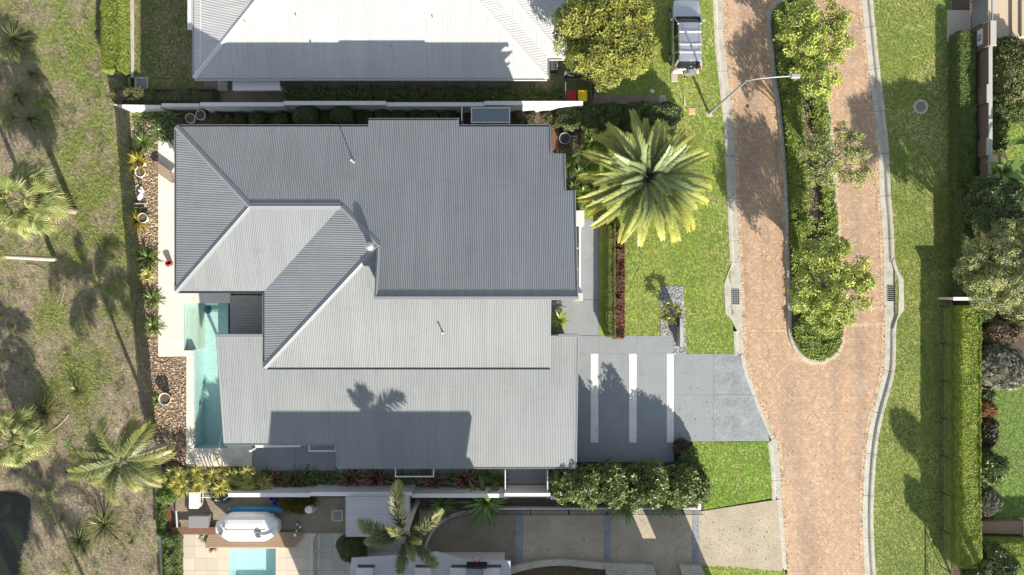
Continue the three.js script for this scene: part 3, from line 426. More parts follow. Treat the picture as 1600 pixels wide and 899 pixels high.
// ---------------- the grey-roofed house
{
  const E = 6.0, t = Math.tan(15 * Math.PI / 180), zN = Z(198, E), xW = X(275, E), zS = Z(455, E), xL = X(413, E), zF = Z(574.5, E);
  const hD = (x, z) => E + t * (z - zN), hW = x => E + t * (x - xW), hS = (x, z) => E + t * (zS - z), hL = x => E + t * (x - xL), hF = (x, z) => E + t * (zF - z);
  const zR = (zN + zS) / 2, xA = xW + (zR - zN), xB = xL + (zS - zR);               // left ridge, its west and east ends
  const zP = (zN + zF) / 2, xP = xL + (zF - zP);                                    // peak where the three planes meet
  let hK = E + 2.6, zK = 0; for (let i = 0; i < 8; i++) { zK = Z(466, hK); hK = hD(0, zK); }
  const xE1 = X(860, E), e1 = X(882, E + 0.45), e2 = X(898, E + 1), z1 = Z(240, E + 0.45), z2 = Z(298, E + 1), bz = Z(188, E - 0.1), b0 = X(575, E), b1 = X(717, E);
  const house = thing('grey_house', 'large house with grey profiled metal roofs on two levels', 'house');
  const dark = [[xW, zN], [b0, zN], [b0, bz], [b1, bz], [b1, zN], [xE1, zN], [xE1, z1], [e1, z1], [e1, z2], [e2, z2], [e2, zK], [xP, zK], [xP, zP], [xB, zR], [xA, zR]];
  const pt = 0.1, am = 0.02, roof = mesh('roof', ribbed(dark, hD, 'x', pt, am), mat.roofG, house, 'broad roof plane facing away from the sun with a raised edge');
  mesh('roof', ribbed([[xW, zN], [xA, zR], [xW, zS]], hW, 'z', pt, am), mat.roofG, house);
  mesh('roof', ribbed([[xW, zS], [xA, zR], [xB, zR], [xL, zS]], hS, 'x', pt, am), mat.roofG, house);
  mesh('roof', ribbed([[xL, zS], [xB, zR], [xP, zP], [xL, zF]], hL, 'z', pt, am), mat.roofG, house);
  mesh('roof', ribbed([[xL, zF], [xP, zP], [xE1, zP + 0.02], [xE1, zF]], hF, 'x', pt, am), mat.roofG, house);
  const V = (x, z, h) => [x, h, z];
  const cap = (a, b, w) => mesh('ridge_capping', capping(a, b, w), mat.flashG, house);
  cap(V(xW, zN, E), V(xA, zR, hW(xA))); cap(V(xW, zS, E), V(xA, zR, hW(xA))); cap(V(xA, zR, hW(xA)), V(xB, zR, hW(xA)), 0.19); cap(V(xB, zR, hL(xB)), V(xP, zP, hL(xP))); cap(V(xL, zF, E), V(xP, zP, hL(xP)));
  mesh('valley_gutter', (() => { const g = capping(V(xL, zS, E - 0.02), V(xB, zR, hL(xB) - 0.02), 0.1, -0.02); return g; })(), mat.gutterG, house);
  // raised edge of the big plane: capping strip, wall with highlight windows under it
  mesh('edge_capping', box(xP - 0.1, hK - 0.16, zK - 0.1, e2 + 0.06, hK + 0.075, zK + 0.1, 0.02), mat.flashG, house);
  mesh('edge_capping', (() => { const g = capping(V(xP, zP, hD(0, zP)), V(xP, zK - 0.11, hD(0, zK)), 0.09, 0.03); return g; })(), mat.flashG, house);
  for (const [x, u, v] of [[xE1, zN, z1], [e1, z1, z2], [e2, z2, zK - 0.1]]) mesh('barge_capping', capping(V(x, u, hD(0, u)), V(x, v, hD(0, v)), 0.05, 0.02), mat.gutterG, house);
  { // clerestory wall
    const w = new THREE.Shape([[xP + 0.02, hF(0, zK - 0.35) - 0.1], [e2 - 0.4, hF(0, zK - 0.35) - 0.1], [e2 - 0.4, hK - 0.18], [xP + 0.02, hK - 0.18]].map(p => new THREE.Vector2(...p)));
    const g = new THREE.ExtrudeGeometry(w, { depth: 0.15, bevelEnabled: false }); g.translate(0, 0, zK - 0.5); mesh('wall', uvm(g), mat.greyWall, house);
    for (let i = 0; i < 5; i++) windowIn(house, 'z', zK - 0.35, mix(xP + 0.5, e2 - 0.8, i / 5), mix(xP + 0.5, e2 - 0.8, (i + 1) / 5) - 0.2, hF(0, zK - 0.35) + 0.3, hK - 0.3, 1, 'highlight_window');
    const s = new THREE.Shape([[-(zP + 0.1), hD(0, zP + 0.1) - 0.06], [-(zK - 0.3), hF(0, zK - 0.3)], [-(zK - 0.3), hK - 0.2]].map(p => new THREE.Vector2(...p)));
    const g2 = new THREE.ExtrudeGeometry(s, { depth: 0.06, bevelEnabled: false }); g2.rotateY(Math.PI / 2); g2.translate(xP + 0.02, 0, 0); mesh('wall', uvm(g2), mat.greyWall, house);
  }
  const gut = (a, m = mat.gutterG) => mesh('gutter', a, m, house);
  gut(gutter(xW, zN, b0, zN, E, [0, -1])); gut(gutter(b0, bz, b1, bz, hD(0, bz), [0, -1])); gut(gutter(b1, zN, xE1, zN, E, [0, -1])); gut(gutter(xW, zN, xW, zS, E, [-1, 0])); gut(gutter(xW, zS, xL, zS, E, [0, 1])); gut(gutter(xL, zS + 0.14, xL, zF, E, [-1, 0])); gut(gutter(xL, zF, xE1, zF, E, [0, 1]));
  // lower roof
  const q = 0.165, zT = Z(525, 3.9), hB = (x, z) => 3.9 - q * (z - zT), zE1 = Z(693, 2.8), zE2 = Z(730, 2.55), xa = X(338, 3.9), xb = X(903, 3.8), xm = X(525, 2.75);
  mesh('lower_roof', ribbed([[xa, zT], [xb, zT], [xb, zE2], [xm, zE2], [xm, zE1], [xa, zE1]], hB, 'x', 0.1, am), mat.roofG, house, 'low single slope roof reaching from the pool to the driveway');
  gut(gutter(xa, zE1, xm, zE1, hB(0, zE1), [0, 1]), mat.gutterLt); gut(gutter(xm, zE2, xb, zE2, hB(0, zE2), [0, 1]), mat.gutterLt);
  for (const g of [capping(V(xa, zT, 3.9), V(xa, zE1, hB(0, zE1)), 0.05, 0.02), capping(V(xb, zT, 3.9), V(xb, zE2, hB(0, zE2)), 0.05, 0.02), capping(V(xm, zE1, hB(0, zE1)), V(xm, zE2, hB(0, zE2)), 0.04, 0.02)]) mesh('barge_capping', g, mat.flashG, house);
  for (const g of [box(xE1 + 0.6, 3.72, zT - 0.12, xb + 0.03, 3.96, zT + 0.1, 0.02), box(xa - 0.03, 3.72, zT - 0.12, xL + 0.4, 3.96, zT + 0.1, 0.02)]) mesh('edge_capping', g, mat.flashG, house);
  // low charcoal roof over the poolside link
  mesh('link_roof', ribbed([[X(355, 3), zS + 0.3], [xL + 0.7, zS + 0.3], [xL + 0.7, zT + 0.2], [X(355, 3), zT + 0.2]], (x, z) => 2.55 + 0.03 * (zT - z), 'z', 0.1, 0.02), mat.roofG, house, 'small metal roof in a recess beside the pool');
  // walls
  const wl = (pts, y0, y1) => mesh('wall', prism(pts, y0, y1), mat.greyWall, house);
  wl([[xW + 0.65, zN + 0.65], [xE1 - 0.3, zN + 0.65], [xE1 - 0.3, z1 + 0.4], [e1 - 0.4, z1 + 0.4], [e1 - 0.4, z2 + 0.4], [e2 - 0.45, z2 + 0.4], [e2 - 0.45, zK - 0.5], [xE1 - 0.45, zK - 0.45], [xE1 - 0.45, zF - 0.7], [xL + 0.6, zF - 0.7], [xL + 0.6, zS - 0.6], [xW + 0.65, zS - 0.6]], -0.15, E - 0.06);
  wl([[b0 + 0.3, bz + 0.4], [b1 - 0.3, bz + 0.4], [b1 - 0.3, zN + 0.66], [b0 + 0.3, zN + 0.66]], -0.15, E - 0.1);
  wl([[xa + 2.6, zT + 0.15], [xb - 0.5, zT + 0.15], [xb - 0.5, zE2 - 0.6], [xm + 0.4, zE2 - 0.6], [xm + 0.4, zE1 - 0.5], [xa + 2.6, zE1 - 0.5]], -0.15, 2.55);
  mesh('fascia', [box(xa + 0.02, 3.55, zT - 0.06, xL + 0.5, 3.72, zT + 0.05)], mat.gutterG, house);
  // openings
  windowIn(house, 'x', xW + 0.65, zN + 1.6, zR - 0.4, 0.1, 2.5, -1, 'sliding_door'); windowIn(house, 'x', xW + 0.65, zR + 0.3, zS - 1.2, 0.1, 2.5, -1, 'sliding_door'); windowIn(house, 'x', xW + 0.65, zN + 1.8, zS - 1.4, 3.4, 5.3, -1);
  for (let i = 0; i < 5; i++) windowIn(house, 'z', zN + 0.65, xW + 2 + i * 2.1, xW + 3.3 + i * 2.1, 3.5, 5.2, -1);
  windowIn(house, 'z', zF - 0.7, xL + 2, xL + 5, 4.0, 5.4, 1); windowIn(house, 'z', zF - 0.7, xL + 8, xL + 11, 4.0, 5.4, 1); windowIn(house, 'x', e2 - 0.45, z2 + 1.2, zK - 1.4, 3.3, 5.4, 1); windowIn(house, 'x', e2 - 0.45, z2 + 1.5, zK - 2.2, 0.2, 2.4, 1);
  const gd = mesh('garage_door', box(xb - 0.5, 0.02, zT + 1.2, xb - 0.44, 2.3, zE2 - 1.4), mat.charcoal, house); for (let i = 1; i < 5; i++) mesh('panel_rib', box(xb - 0.44, i * 0.46, zT + 1.2, xb - 0.425, i * 0.46 + 0.03, zE2 - 1.4), mat.gutterG, gd);
  for (const [a, b] of [[xm + 1, xm + 2.6], [xm + 4.5, xm + 6.5], [xm + 8.5, xm + 10.5], [xm + 12, xm + 13.6]]) windowIn(house, 'z', zE2 - 0.6, a, b, 0.9, 2.1, 1);
  for (const x of [xa + 0.25, xa + 2.3]) mesh('post', box(x, 0.03, zE1 - 0.5, x + 0.16, 2.75, zE1 - 0.34), mat.white, house); mesh('post', box(xa + 0.25, 0.03, zT + 0.2, xa + 0.41, 3.7, zT + 0.36), mat.white, house);
  // roof pieces: two vent pipes and a round cowl
  const pipe = (px, py, h, f, hgt, r) => { const x = X(px, f), z = Z(py, f), y = h(x, z); const p = mesh('vent_pipe', [rod([x, y - 0.1, z], [x, y + hgt, z], r, 10), at(lathe([[r * 2.2, 0], [r * 1.3, 0.1], [r, 0.14]], 10), x, y, z)], mat.metal, house); mesh('pipe_cap', at(lathe([[0.001, 0.1], [r * 1.5, 0.07], [r * 1.6, 0], [r * 1.1, -0.02]], 10), x, y + hgt, z), mat.white, p); };
  pipe(547, 249, hD, 7.4, 0.55, 0.04); pipe(692, 520, hF, 6.6, 0.42, 0.035);
  { const x = X(580, 7.9), z = Z(386, 7.9), y = hL(x); mesh('cowl', [at(lathe([[0.3, -0.12], [0.17, 0.02], [0.16, 0.4]], 16), x, y, z)], mat.metal, house); const c = mesh('cowl_head', at(lathe([[0.16, 0.0], [0.22, 0.03], [0.24, 0.14], [0.2, 0.26], [0.1, 0.33], [0.001, 0.35]], 18), x, y + 0.36, z), mat.metal, house, 'round silver ventilator head'); for (let i = 0; i < 12; i++) mesh('fin', at(box(0.17, 0.03, -0.012, 0.252, 0.27, 0.012), x, y + 0.36, z, i * Math.PI / 6), mat.metal, c); }
  // white window hoods and frames along the low wall
  const frame = (x0, y0, x1, y1, h, w, nm) => { const a = P(x0, y0, h), b = P(x1, y1, h); mesh(nm, [box(a[0], h - 0.12, a[1], a[0] + w, h, b[1]), box(b[0] - w, h - 0.12, a[1], b[0], h, b[1]), box(a[0] + w, h - 0.12, b[1] - w, b[0] - w, h, b[1]), ], mat.white, house); };
  frame(482, 690, 525, 706, 2.3, 0.07, 'window_hood'); frame(617, 726, 678, 746, 2.3, 0.06, 'window_hood');
  mesh('balcony_edge', prism(poly([[395, 692], [474, 692], [468, 699], [400, 700]], 2.2), 2.1, 2.2), mat.white, house);
  mesh('post', box(X(400, 0.9), 0, Z(697, 0.9), X(400, 0.9) + 0.12, 2.1, Z(697, 0.9) + 0.12), mat.white, house);
}
// ---------------- white-roofed neighbour
{
  const E = 2.5, t = 0.29, D = 6.5, xW = X(303, E), zA = Z(122, E), xA = X(855, E), zB = Z(90, E), xB = X(882, E), pt = 0.1, am = 0.02;
  const o = thing('white_house', 'house with a large white profiled metal hip roof', 'house');
  const r = (p, h, a) => mesh('roof', ribbed(p, h, a, pt, am), mat.roofW, o);
  r([[xW, zA], [xW + D, zA - D], [xA - D, zA - D], [xA, zA]], (x, z) => E + t * (zA - z), 'x');
  r([[xW, zA], [xW + D, zA - D], [xW, zA - 2 * D]], x => E + t * (x - xW), 'z');
  r([[xA, zA], [xA - D, zA - D], [xA - D, zB - D], [xA, zB]], x => E + t * (xA - x), 'z');
  r([[xA, zB], [xA - D, zB - D], [xB - D, zB - D], [xB, zB]], (x, z) => E + t * (zB - z), 'x');
  r([[xB, zB], [xB - D, zB - D], [xB, zB - 2 * D]], x => E + t * (xB - x), 'z');
  r([[xW, zA - 2 * D], [xW + D, zA - D], [xA - D, zA - D], [xA - D, zB - D], [xB - D, zB - D], [xB, zB - 2 * D]], (x, z) => E + t * Math.min(z - (zA - 2 * D), D), 'x');
  const pk = E + t * D, c = (a, b) => mesh('ridge_capping', capping(a, b, 0.15), mat.flashW, o);
  c([xW, E, zA], [xW + D, pk, zA - D]); c([xA, E, zA], [xA - D, pk, zA - D]); c([xB, E, zB], [xB - D, pk, zB - D]); c([xW + D, pk, zA - D], [xA - D, pk, zA - D]);
  mesh('valley_gutter', capping([xA, E - 0.03, zB], [xA - D, pk - 0.03, zB - D], 0.07, -0.02), M([0.30, 0.24, 0.20], 0.6), o);
  for (const g of [gutter(xW, zA, xA, zA, E, [0, 1]), gutter(xW, zA - 2 * D, xW, zA, E, [-1, 0]), gutter(xA, zB, xA, zA, E, [1, 0]), gutter(xA + 0.14, zB, xB, zB, E, [0, 1]), gutter(xB, zB - 2 * D, xB, zB, E, [1, 0])]) mesh('gutter', g, mat.flashW, o);
  mesh('wall', prism([[xW + 0.6, zA - 0.6], [xA - 0.6, zA - 0.6], [xA - 0.6, zB - 0.6], [xB - 0.6, zB - 0.6], [xB - 0.6, zB - 2 * D + 0.6], [xW + 0.6, zB - 2 * D + 0.6]], -0.15, E - 0.05), mat.render, o);
  for (let i = 0; i < 6; i++) windowIn(o, 'z', zA - 0.6, xW + 2 + i * 3.4, xW + 3.6 + i * 3.4, 0.9, 2.1, 1);
  for (const [px, py] of [[462, 25], [676, 27], [608, 66], [380, 33]]) { const x = X(px, 3.7), z = Z(py, 3.7), y = E + t * (zA - z); mesh('vent_pipe', [rod([x, y - 0.1, z], [x, y + 0.22, z], 0.035, 8)], mat.metal, o); }
  mesh('downpipe', [rod([X(312, 2.7), E + 0.11, Z(-20, 2.7)], [X(312, 2.7), E + 0.11, Z(98, 2.7)], 0.045, 8)], mat.white, o);
  mesh('awning', [box(X(292, 2.4), 2.3, Z(-50, 2.4), X(302, 2.4), 2.36, Z(46, 2.4), 0.01)], mat.flashW, o);
  { const a = P(363, 118, 1.9), b = P(438, 141, 1.9); const w = mesh('awning', prism([[a[0], a[1]], [b[0] - 0.1, a[1]], [b[0], b[1]], [a[0], b[1]]], 1.82, 1.9, 0.01), mat.white, o); mesh('awning_edge', box(a[0], 1.62, b[1] - 0.26, b[0], 1.818, b[1] - 0.01), mat.white, w); for (const x of [a[0] + 0.1, b[0] - 0.2]) mesh('bracket', box(x, 0, b[1] - 0.4, x + 0.06, 1.82, b[1] - 0.34), mat.white, w); }
  mesh('step', prism(poly([[341, 122], [357, 122], [357, 143], [341, 143]]), -0.1, 0.14, 0.01), mat.concrete, o);
}
single('link_wall', prism([[9.91, 19.5], [11.27, 19.5], [11.27, 19.7], [9.91, 19.7]], -0.15, 1.4), mat.render, 'low wall joining the lower house and its portico', 'wall');
// ---------------- neighbour below: low flat roof in view, upper storey and wing just beyond the frame (they cast the broad shadows)
{
  const o = thing('lower_house', 'house with a flat pale roof and white skylight boxes behind the slim palm', 'house');
  const R = poly([[536, 905], [549, 873], [640, 868], [681, 863], [712, 872], [738, 877], [798, 877], [798, 905]], 2.6);
  const zb = 16.9;
  mesh('roof', prism([...R.slice(1, -1), [R[7][0], 22], [R[0][0], 22]], 2.42, 2.6, 0.02), M([0.46, 0.47, 0.49], 0.7, { bumpMap: bumpN, bumpScale: 0.004 }), o);
  mesh('wall', prism([[R[1][0] + 0.5, R[1][1] + 0.6], [R[6][0] - 0.4, R[1][1] + 0.6], [R[6][0] - 0.4, 22], [R[1][0] + 0.5, 22]], -0.15, 2.42), mat.render, o);
  for (const x of [556, 647, 703, 755]) { const a = P(x, 890, 2.9), b = P(x + 26, 905, 2.9); const s = mesh('skylight', box(a[0], 2.6, a[1], b[0], 2.86, a[1] + 0.9, 0.02), mat.white, o); mesh('dome', box(a[0] + 0.08, 2.86, a[1] + 0.08, b[0] - 0.08, 2.9, a[1] + 0.82, 0.02), mat.paint, s); mesh('flashing', box(a[0] + 0.05, 2.6, a[1] - 0.16, b[0] + 0.08, 2.66, a[1] - 0.02), mat.charcoal, s); }
  const A = [[-10.4, 18.25], [1.9, 18.25], [1.9, 28], [-10.4, 28]];
  mesh('upper_wall', prism(A.map(([x, z]) => [x + (x < 0 ? 0.05 : -1.7), z + (z < 20 ? 0.05 : -0.05)]), 2.6, 8.1), mat.render, o); mesh('upper_roof', prism(A, 8.1, 8.4, 0.03), mat.flashW, o);
  for (let i = 0; i < 4; i++) windowIn(o, 'z', 18.3, -9.6 + i * 2.8, -7.8 + i * 2.8, 4, 6.4, -1);
  const w = [[1.92, 19.45], [9.9, 19.45], [9.9, 28], [1.92, 28]];
  mesh('wing_wall', prism(w, -0.15, 4.7), mat.render, o); mesh('wing_roof', prism(w.map(([x, z]) => [x, z - (z < 20 ? 0.02 : 0)]), 4.7, 4.95, 0.02), mat.flashW, o);
  const g = thing('gate_portico', 'tall pale rendered portico at the end of the pebbled driveway', 'portico');
  mesh('wall', prism([[11.3, 19.45], [13.4, 19.45], [13.4, 20.7], [11.3, 20.7]], -0.15, 4.6), mat.render, g); mesh('roof', prism([[11.28, 19.42], [13.43, 19.42], [13.43, 20.75], [11.28, 20.75]], 4.6, 4.85, 0.02), mat.flashW, g); windowIn(g, 'x', 13.4, 19.7, 20.5, 0.2, 2.2, 1, 'door');
}
// ================================================================ plants
function leafClump(n, len, w, spread, seed, up = 0.3) {  // n pointed, folded leaves growing out of one point
  const r = rng(seed), pos = [];
  for (let i = 0; i < n; i++) {
    const a = i / n * 6.283 + r() * 0.8, e = up + (r() - 0.5) * 0.9, L = len * (0.7 + 0.5 * r()), d = new THREE.Vector3(Math.cos(a) * Math.cos(e), Math.sin(e), Math.sin(a) * Math.cos(e)), s = new THREE.Vector3(-Math.sin(a), (r() - 0.5) * 0.6, Math.cos(a)).normalize(), o = d.clone().multiplyScalar(spread * r());
    const b = o, m = o.clone().addScaledVector(d, L * 0.45), t = o.clone().addScaledVector(d, L).add(new THREE.Vector3(0, -L * 0.18, 0)), l = m.clone().addScaledVector(s, w / 2).add(new THREE.Vector3(0, w * 0.16, 0)), k = m.clone().addScaledVector(s, -w / 2).add(new THREE.Vector3(0, w * 0.16, 0));
    for (const v of [b, l, t, b, t, k]) pos.push(v.x, v.y, v.z);
  }
  const g = new THREE.BufferGeometry(); g.setAttribute('position', new THREE.Float32BufferAttribute(pos, 3)); g.computeVertexNormals(); return g;
}
const clump = { small: leafClump(7, 0.085, 0.045, 0.05, 1, 0.35), mid: leafClump(8, 0.16, 0.085, 0.11, 2, 0.3), big: leafClump(8, 0.27, 0.13, 0.16, 3, 0.25), broad: leafClump(6, 0.34, 0.16, 0.06, 4, 0.35), fine: leafClump(9, 0.11, 0.022, 0.07, 5, 0.4), needle: leafClump(10, 0.22, 0.018, 0.04, 6, 0.6), tiny: leafClump(8, 0.05, 0.03, 0.05, 7, 0.3) };
const _q = new THREE.Quaternion(), _q2 = new THREE.Quaternion(), _m = new THREE.Matrix4(), _v = new THREE.Vector3(), _c = new THREE.Color();
function foliage(parent, name, geo, material, pts, palette, seed, smin = 0.7, smax = 1.3) { // pts: [x,y,z,nx,ny,nz]
  const r = rng(seed), im = new THREE.InstancedMesh(geo, material, pts.length);
  pts.forEach((p, i) => {
    _v.set(p[3] + (r() - 0.5) * 0.9, p[4] + (r() - 0.5) * 0.7 + 0.25, p[5] + (r() - 0.5) * 0.9).normalize(); _q.setFromUnitVectors(UP, _v); _q2.setFromAxisAngle(UP, r() * 6.283); _q.multiply(_q2); const s = mix(smin, smax, r());
    _m.compose(new THREE.Vector3(p[0], p[1], p[2]), _q, new THREE.Vector3(s, s, s)); im.setMatrixAt(i, _m);
    const k = r() * (palette.length - 1), a = Math.floor(k), c = mix3(palette[a], palette[Math.min(a + 1, palette.length - 1)], k - a), b = 0.75 + 0.5 * r(); im.setColorAt(i, _c.setRGB(c[0] * b, c[1] * b, c[2] * b));
  });
  im.name = name; im.userData.kind = 'stuff'; parent.add(im); return im;
}
function blobPts(blobs, n, seed, shell = 0.62) { // leaves through the outer part of several ellipsoids, thrown out where another blob hides them deep inside
  const r = rng(seed), out = [], vol = blobs.map(b => b[3] * b[4] * b[5]), tot = vol.reduce((a, b) => a + b, 0);
  blobs.forEach((b, i) => { const k = Math.round(n * vol[i] / tot); for (let j = 0; j < k; j++) { const u = r() * 2 - 1, a = r() * 6.283, s = Math.sqrt(1 - u * u), f = shell + (1 - shell) * Math.sqrt(r()); const d = [s * Math.cos(a), u, s * Math.sin(a)]; if (d[1] < -0.55 && r() < 0.7) continue; const w = 0.86 + 0.28 * vn(d[0] * 3 + i * 7, d[2] * 3 + d[1] * 4, seed); out.push([b[0] + d[0] * b[3] * f * w, b[1] + d[1] * b[4] * f * w, b[2] + d[2] * b[5] * f * w, d[0], d[1], d[2]]); } });
  return out;
}
function hedgePts(x0, z0, x1, z1, h, n, seed, y0 = 0, rough = 0.06) {
  const r = rng(seed), out = [], w = x1 - x0, d = z1 - z0, at = w * d, as = 2 * (w + d) * h, N = n;
  for (let i = 0; i < N; i++) {
    const k = r() * (at + as), j = () => (r() - 0.75) * rough;
    if (k < at) { const x = x0 + r() * w, z = z0 + r() * d, wob = (fbm(x * 1.6, z * 1.6, 2, seed) - 0.5) * rough * 3; out.push([x, y0 + h + j() + wob, z, 0, 1, 0]); }
    else { const e = r() * 2 * (w + d), y = y0 + 0.06 + r() * h; if (e < w) out.push([x0 + e, y, z0 - j(), 0, 0.2, -1]); else if (e < 2 * w) out.push([x0 + e - w, y, z1 + j(), 0, 0.2, 1]); else if (e < 2 * w + d) out.push([x0 - j(), y, z0 + e - 2 * w, -1, 0.2, 0]); else out.push([x1 + j(), y, z0 + e - 2 * w - d, 1, 0.2, 0]); }
  }
  return out;
}
const YG = [[0.19, 0.245, 0.02], [0.26, 0.31, 0.03], [0.12, 0.18, 0.016], [0.33, 0.365, 0.05]], DG = [[0.06, 0.11, 0.022], [0.11, 0.165, 0.035], [0.042, 0.075, 0.018], [0.15, 0.21, 0.05]], MG = [[0.10, 0.165, 0.024], [0.16, 0.23, 0.034], [0.065, 0.11, 0.017], [0.21, 0.275, 0.055]];
function hedge(name, label, px0, py0, px1, py1, h, n, pal, seed, geo = clump.small, gl = 'hedge', opt = {}) { // px at ground level
  const [x0, z0] = P(px0, py0), [x1, z1] = P(px1, py1), cx = (x0 + x1) / 2, cz = (z0 + z1) / 2, o = thing(name, label, gl, cx, opt.y || 0, cz, 0, opt.group), w = (x1 - x0) / 2, d = (z1 - z0) / 2, c = 0.07;
  mesh('branches', box(-w + c, 0, -d + c, w - c, h - c, d - c, 0.05), mat.twig, o);
  foliage(o, 'foliage', geo, opt.m || mat.leaf, hedgePts(-w, -d, w, d, h, n, seed, 0, opt.rough || 0.07), pal, seed + 1, opt.s0 || 0.8, opt.s1 || 1.4); return o;
}
function shrub(name, label, px, py, r, h, n, pal, seed, geo = clump.mid, opt = {}) { // px, py where the middle of the shrub shows
  const hc = h * 0.6, [x, z] = P(px, py, hc), o = thing(name, label, opt.cat || 'shrub', x, opt.y || 0, z, 0, opt.group), R = rng(seed), blobs = [], rx = r * (opt.ax || 1), rz = r * (opt.az || 1);
  const k = opt.k || 7; for (let i = 0; i < k; i++) { const a = i / k * 6.283 + R(), q = 0.5 * (0.5 + 0.5 * R()); blobs.push([Math.cos(a) * rx * q, h * (0.45 + 0.25 * R()), Math.sin(a) * rz * q, rx * (0.42 + 0.16 * R()), h * (0.26 + 0.12 * R()), rz * (0.42 + 0.16 * R())]); }
  blobs.push([0, h * 0.6, 0, rx * 0.6, h * 0.4, rz * 0.6]); if (!opt.open) blobs.push([0, h * 0.32, 0, rx * 0.85, h * 0.32, rz * 0.85]);
  const st = []; for (let i = 0; i < 5; i++) { const b = blobs[i % blobs.length]; st.push(tube([[0.05 * (R() - 0.5), -0.05, 0.05 * (R() - 0.5)], [b[0] * 0.4, h * 0.25, b[2] * 0.4], [b[0] * 0.9, b[1], b[2] * 0.9]], 0.02 + 0.012 * h, 5, 5, 0.4)); }
  mesh('stem', st, mat.bark, o); foliage(o, 'foliage', geo, opt.m || mat.leaf, blobPts(blobs, n, seed + 3, opt.shell || 0.55), pal, seed + 5, opt.s0 || 0.75, opt.s1 || 1.3);
  if (opt.flowers) foliage(o, 'flowers', clump.tiny, mat.leaf, blobPts(blobs, opt.flowers[0], seed + 8, 0.97), [opt.flowers[1], opt.flowers[2] || opt.flowers[1]], seed + 9, 0.8, 1.6);
  return o;
}
// strap-leaved rosettes
function rosette(n, len, w, seed, opt = {}) {
  const r = rng(seed), pos = [], col = [], idx = [], g = new THREE.BufferGeometry(), sg = 5, c0 = opt.c0 || [0.06, 0.11, 0.02], c1 = opt.c1 || [0.11, 0.17, 0.03], tip = opt.tip;
  for (let i = 0; i < n; i++) {
    const t0 = (i + r() * 0.8) / n, a = i * 2.39996 + r() * 0.5, el = mix(opt.e0 ?? 0.15, opt.e1 ?? 1.35, 1 - t0), L = len * (0.75 + 0.4 * r()) * mix(1, 0.65, t0 > 0.9 ? 0 : 1 - t0), dr = (opt.droop ?? 1.1) * (0.7 + 0.6 * r()), cl = mix3(c0, c1, r()), W = w * (0.8 + 0.4 * r());
    const cx = Math.cos(a), cz = Math.sin(a); let x = 0.02 * cx, y = 0.02, z = 0.02 * cz, e = el; const b = pos.length / 3;
    for (let k = 0; k <= sg; k++) { const f = k / sg, ww = W * (f < 0.3 ? mix(0.6, 1, f / 0.3) : Math.pow(1 - (f - 0.3) / 0.7, 0.7)) / 2 + 0.001, s = (r() - 0.5) * 0.01; pos.push(x - cz * ww, y + ww * 0.25 + s, z + cx * ww, x + cz * ww, y + ww * 0.25 + s, z - cx * ww); const q = tip ? mix3(cl, tip, sst(0.25, 0.9, f)) : cl; col.push(...q, ...mul3(q, 0.92)); x += cx * Math.cos(e) * L / sg; z += cz * Math.cos(e) * L / sg; y += Math.sin(e) * L / sg; if (y < 0.02) y = 0.02 + 0.01 * r(); e -= dr / sg; }
    for (let k = 0; k < sg; k++) { const q = b + 2 * k; idx.push(q, q + 1, q + 2, q + 2, q + 1, q + 3); }
  }
  g.setAttribute('position', new THREE.Float32BufferAttribute(pos, 3)); g.setAttribute('color', new THREE.Float32BufferAttribute(col, 3)); g.setIndex(idx); g.computeVertexNormals(); return g;
}
const stub = lathe([[0.05, 0], [0.045, 0.06], [0.001, 0.09]], 7);
function strapPlant(name, label, px, py, geo, s, opt = {}) { const [x, z] = P(px, py, opt.ph ?? (opt.stem || 0) + 0.25 * s + (opt.y || 0)), o = thing(name, label, 'plant', x, opt.y || 0, z, opt.ry ?? (px * 1.7 + py), opt.group); o.scale.setScalar(s * 1.45); mesh('crown_base', stub, mat.bark, o); if (opt.stem) mesh('stem', [rod([0, 0, 0], [0.02, opt.stem / 1.45 / s, 0.02], 0.03, 6)], mat.bark, o); const f = mesh('foliage', geo, mat.strap, o); f.userData.kind = 'stuff'; if (opt.stem) f.position.y = opt.stem / 1.45 / s; return o; }
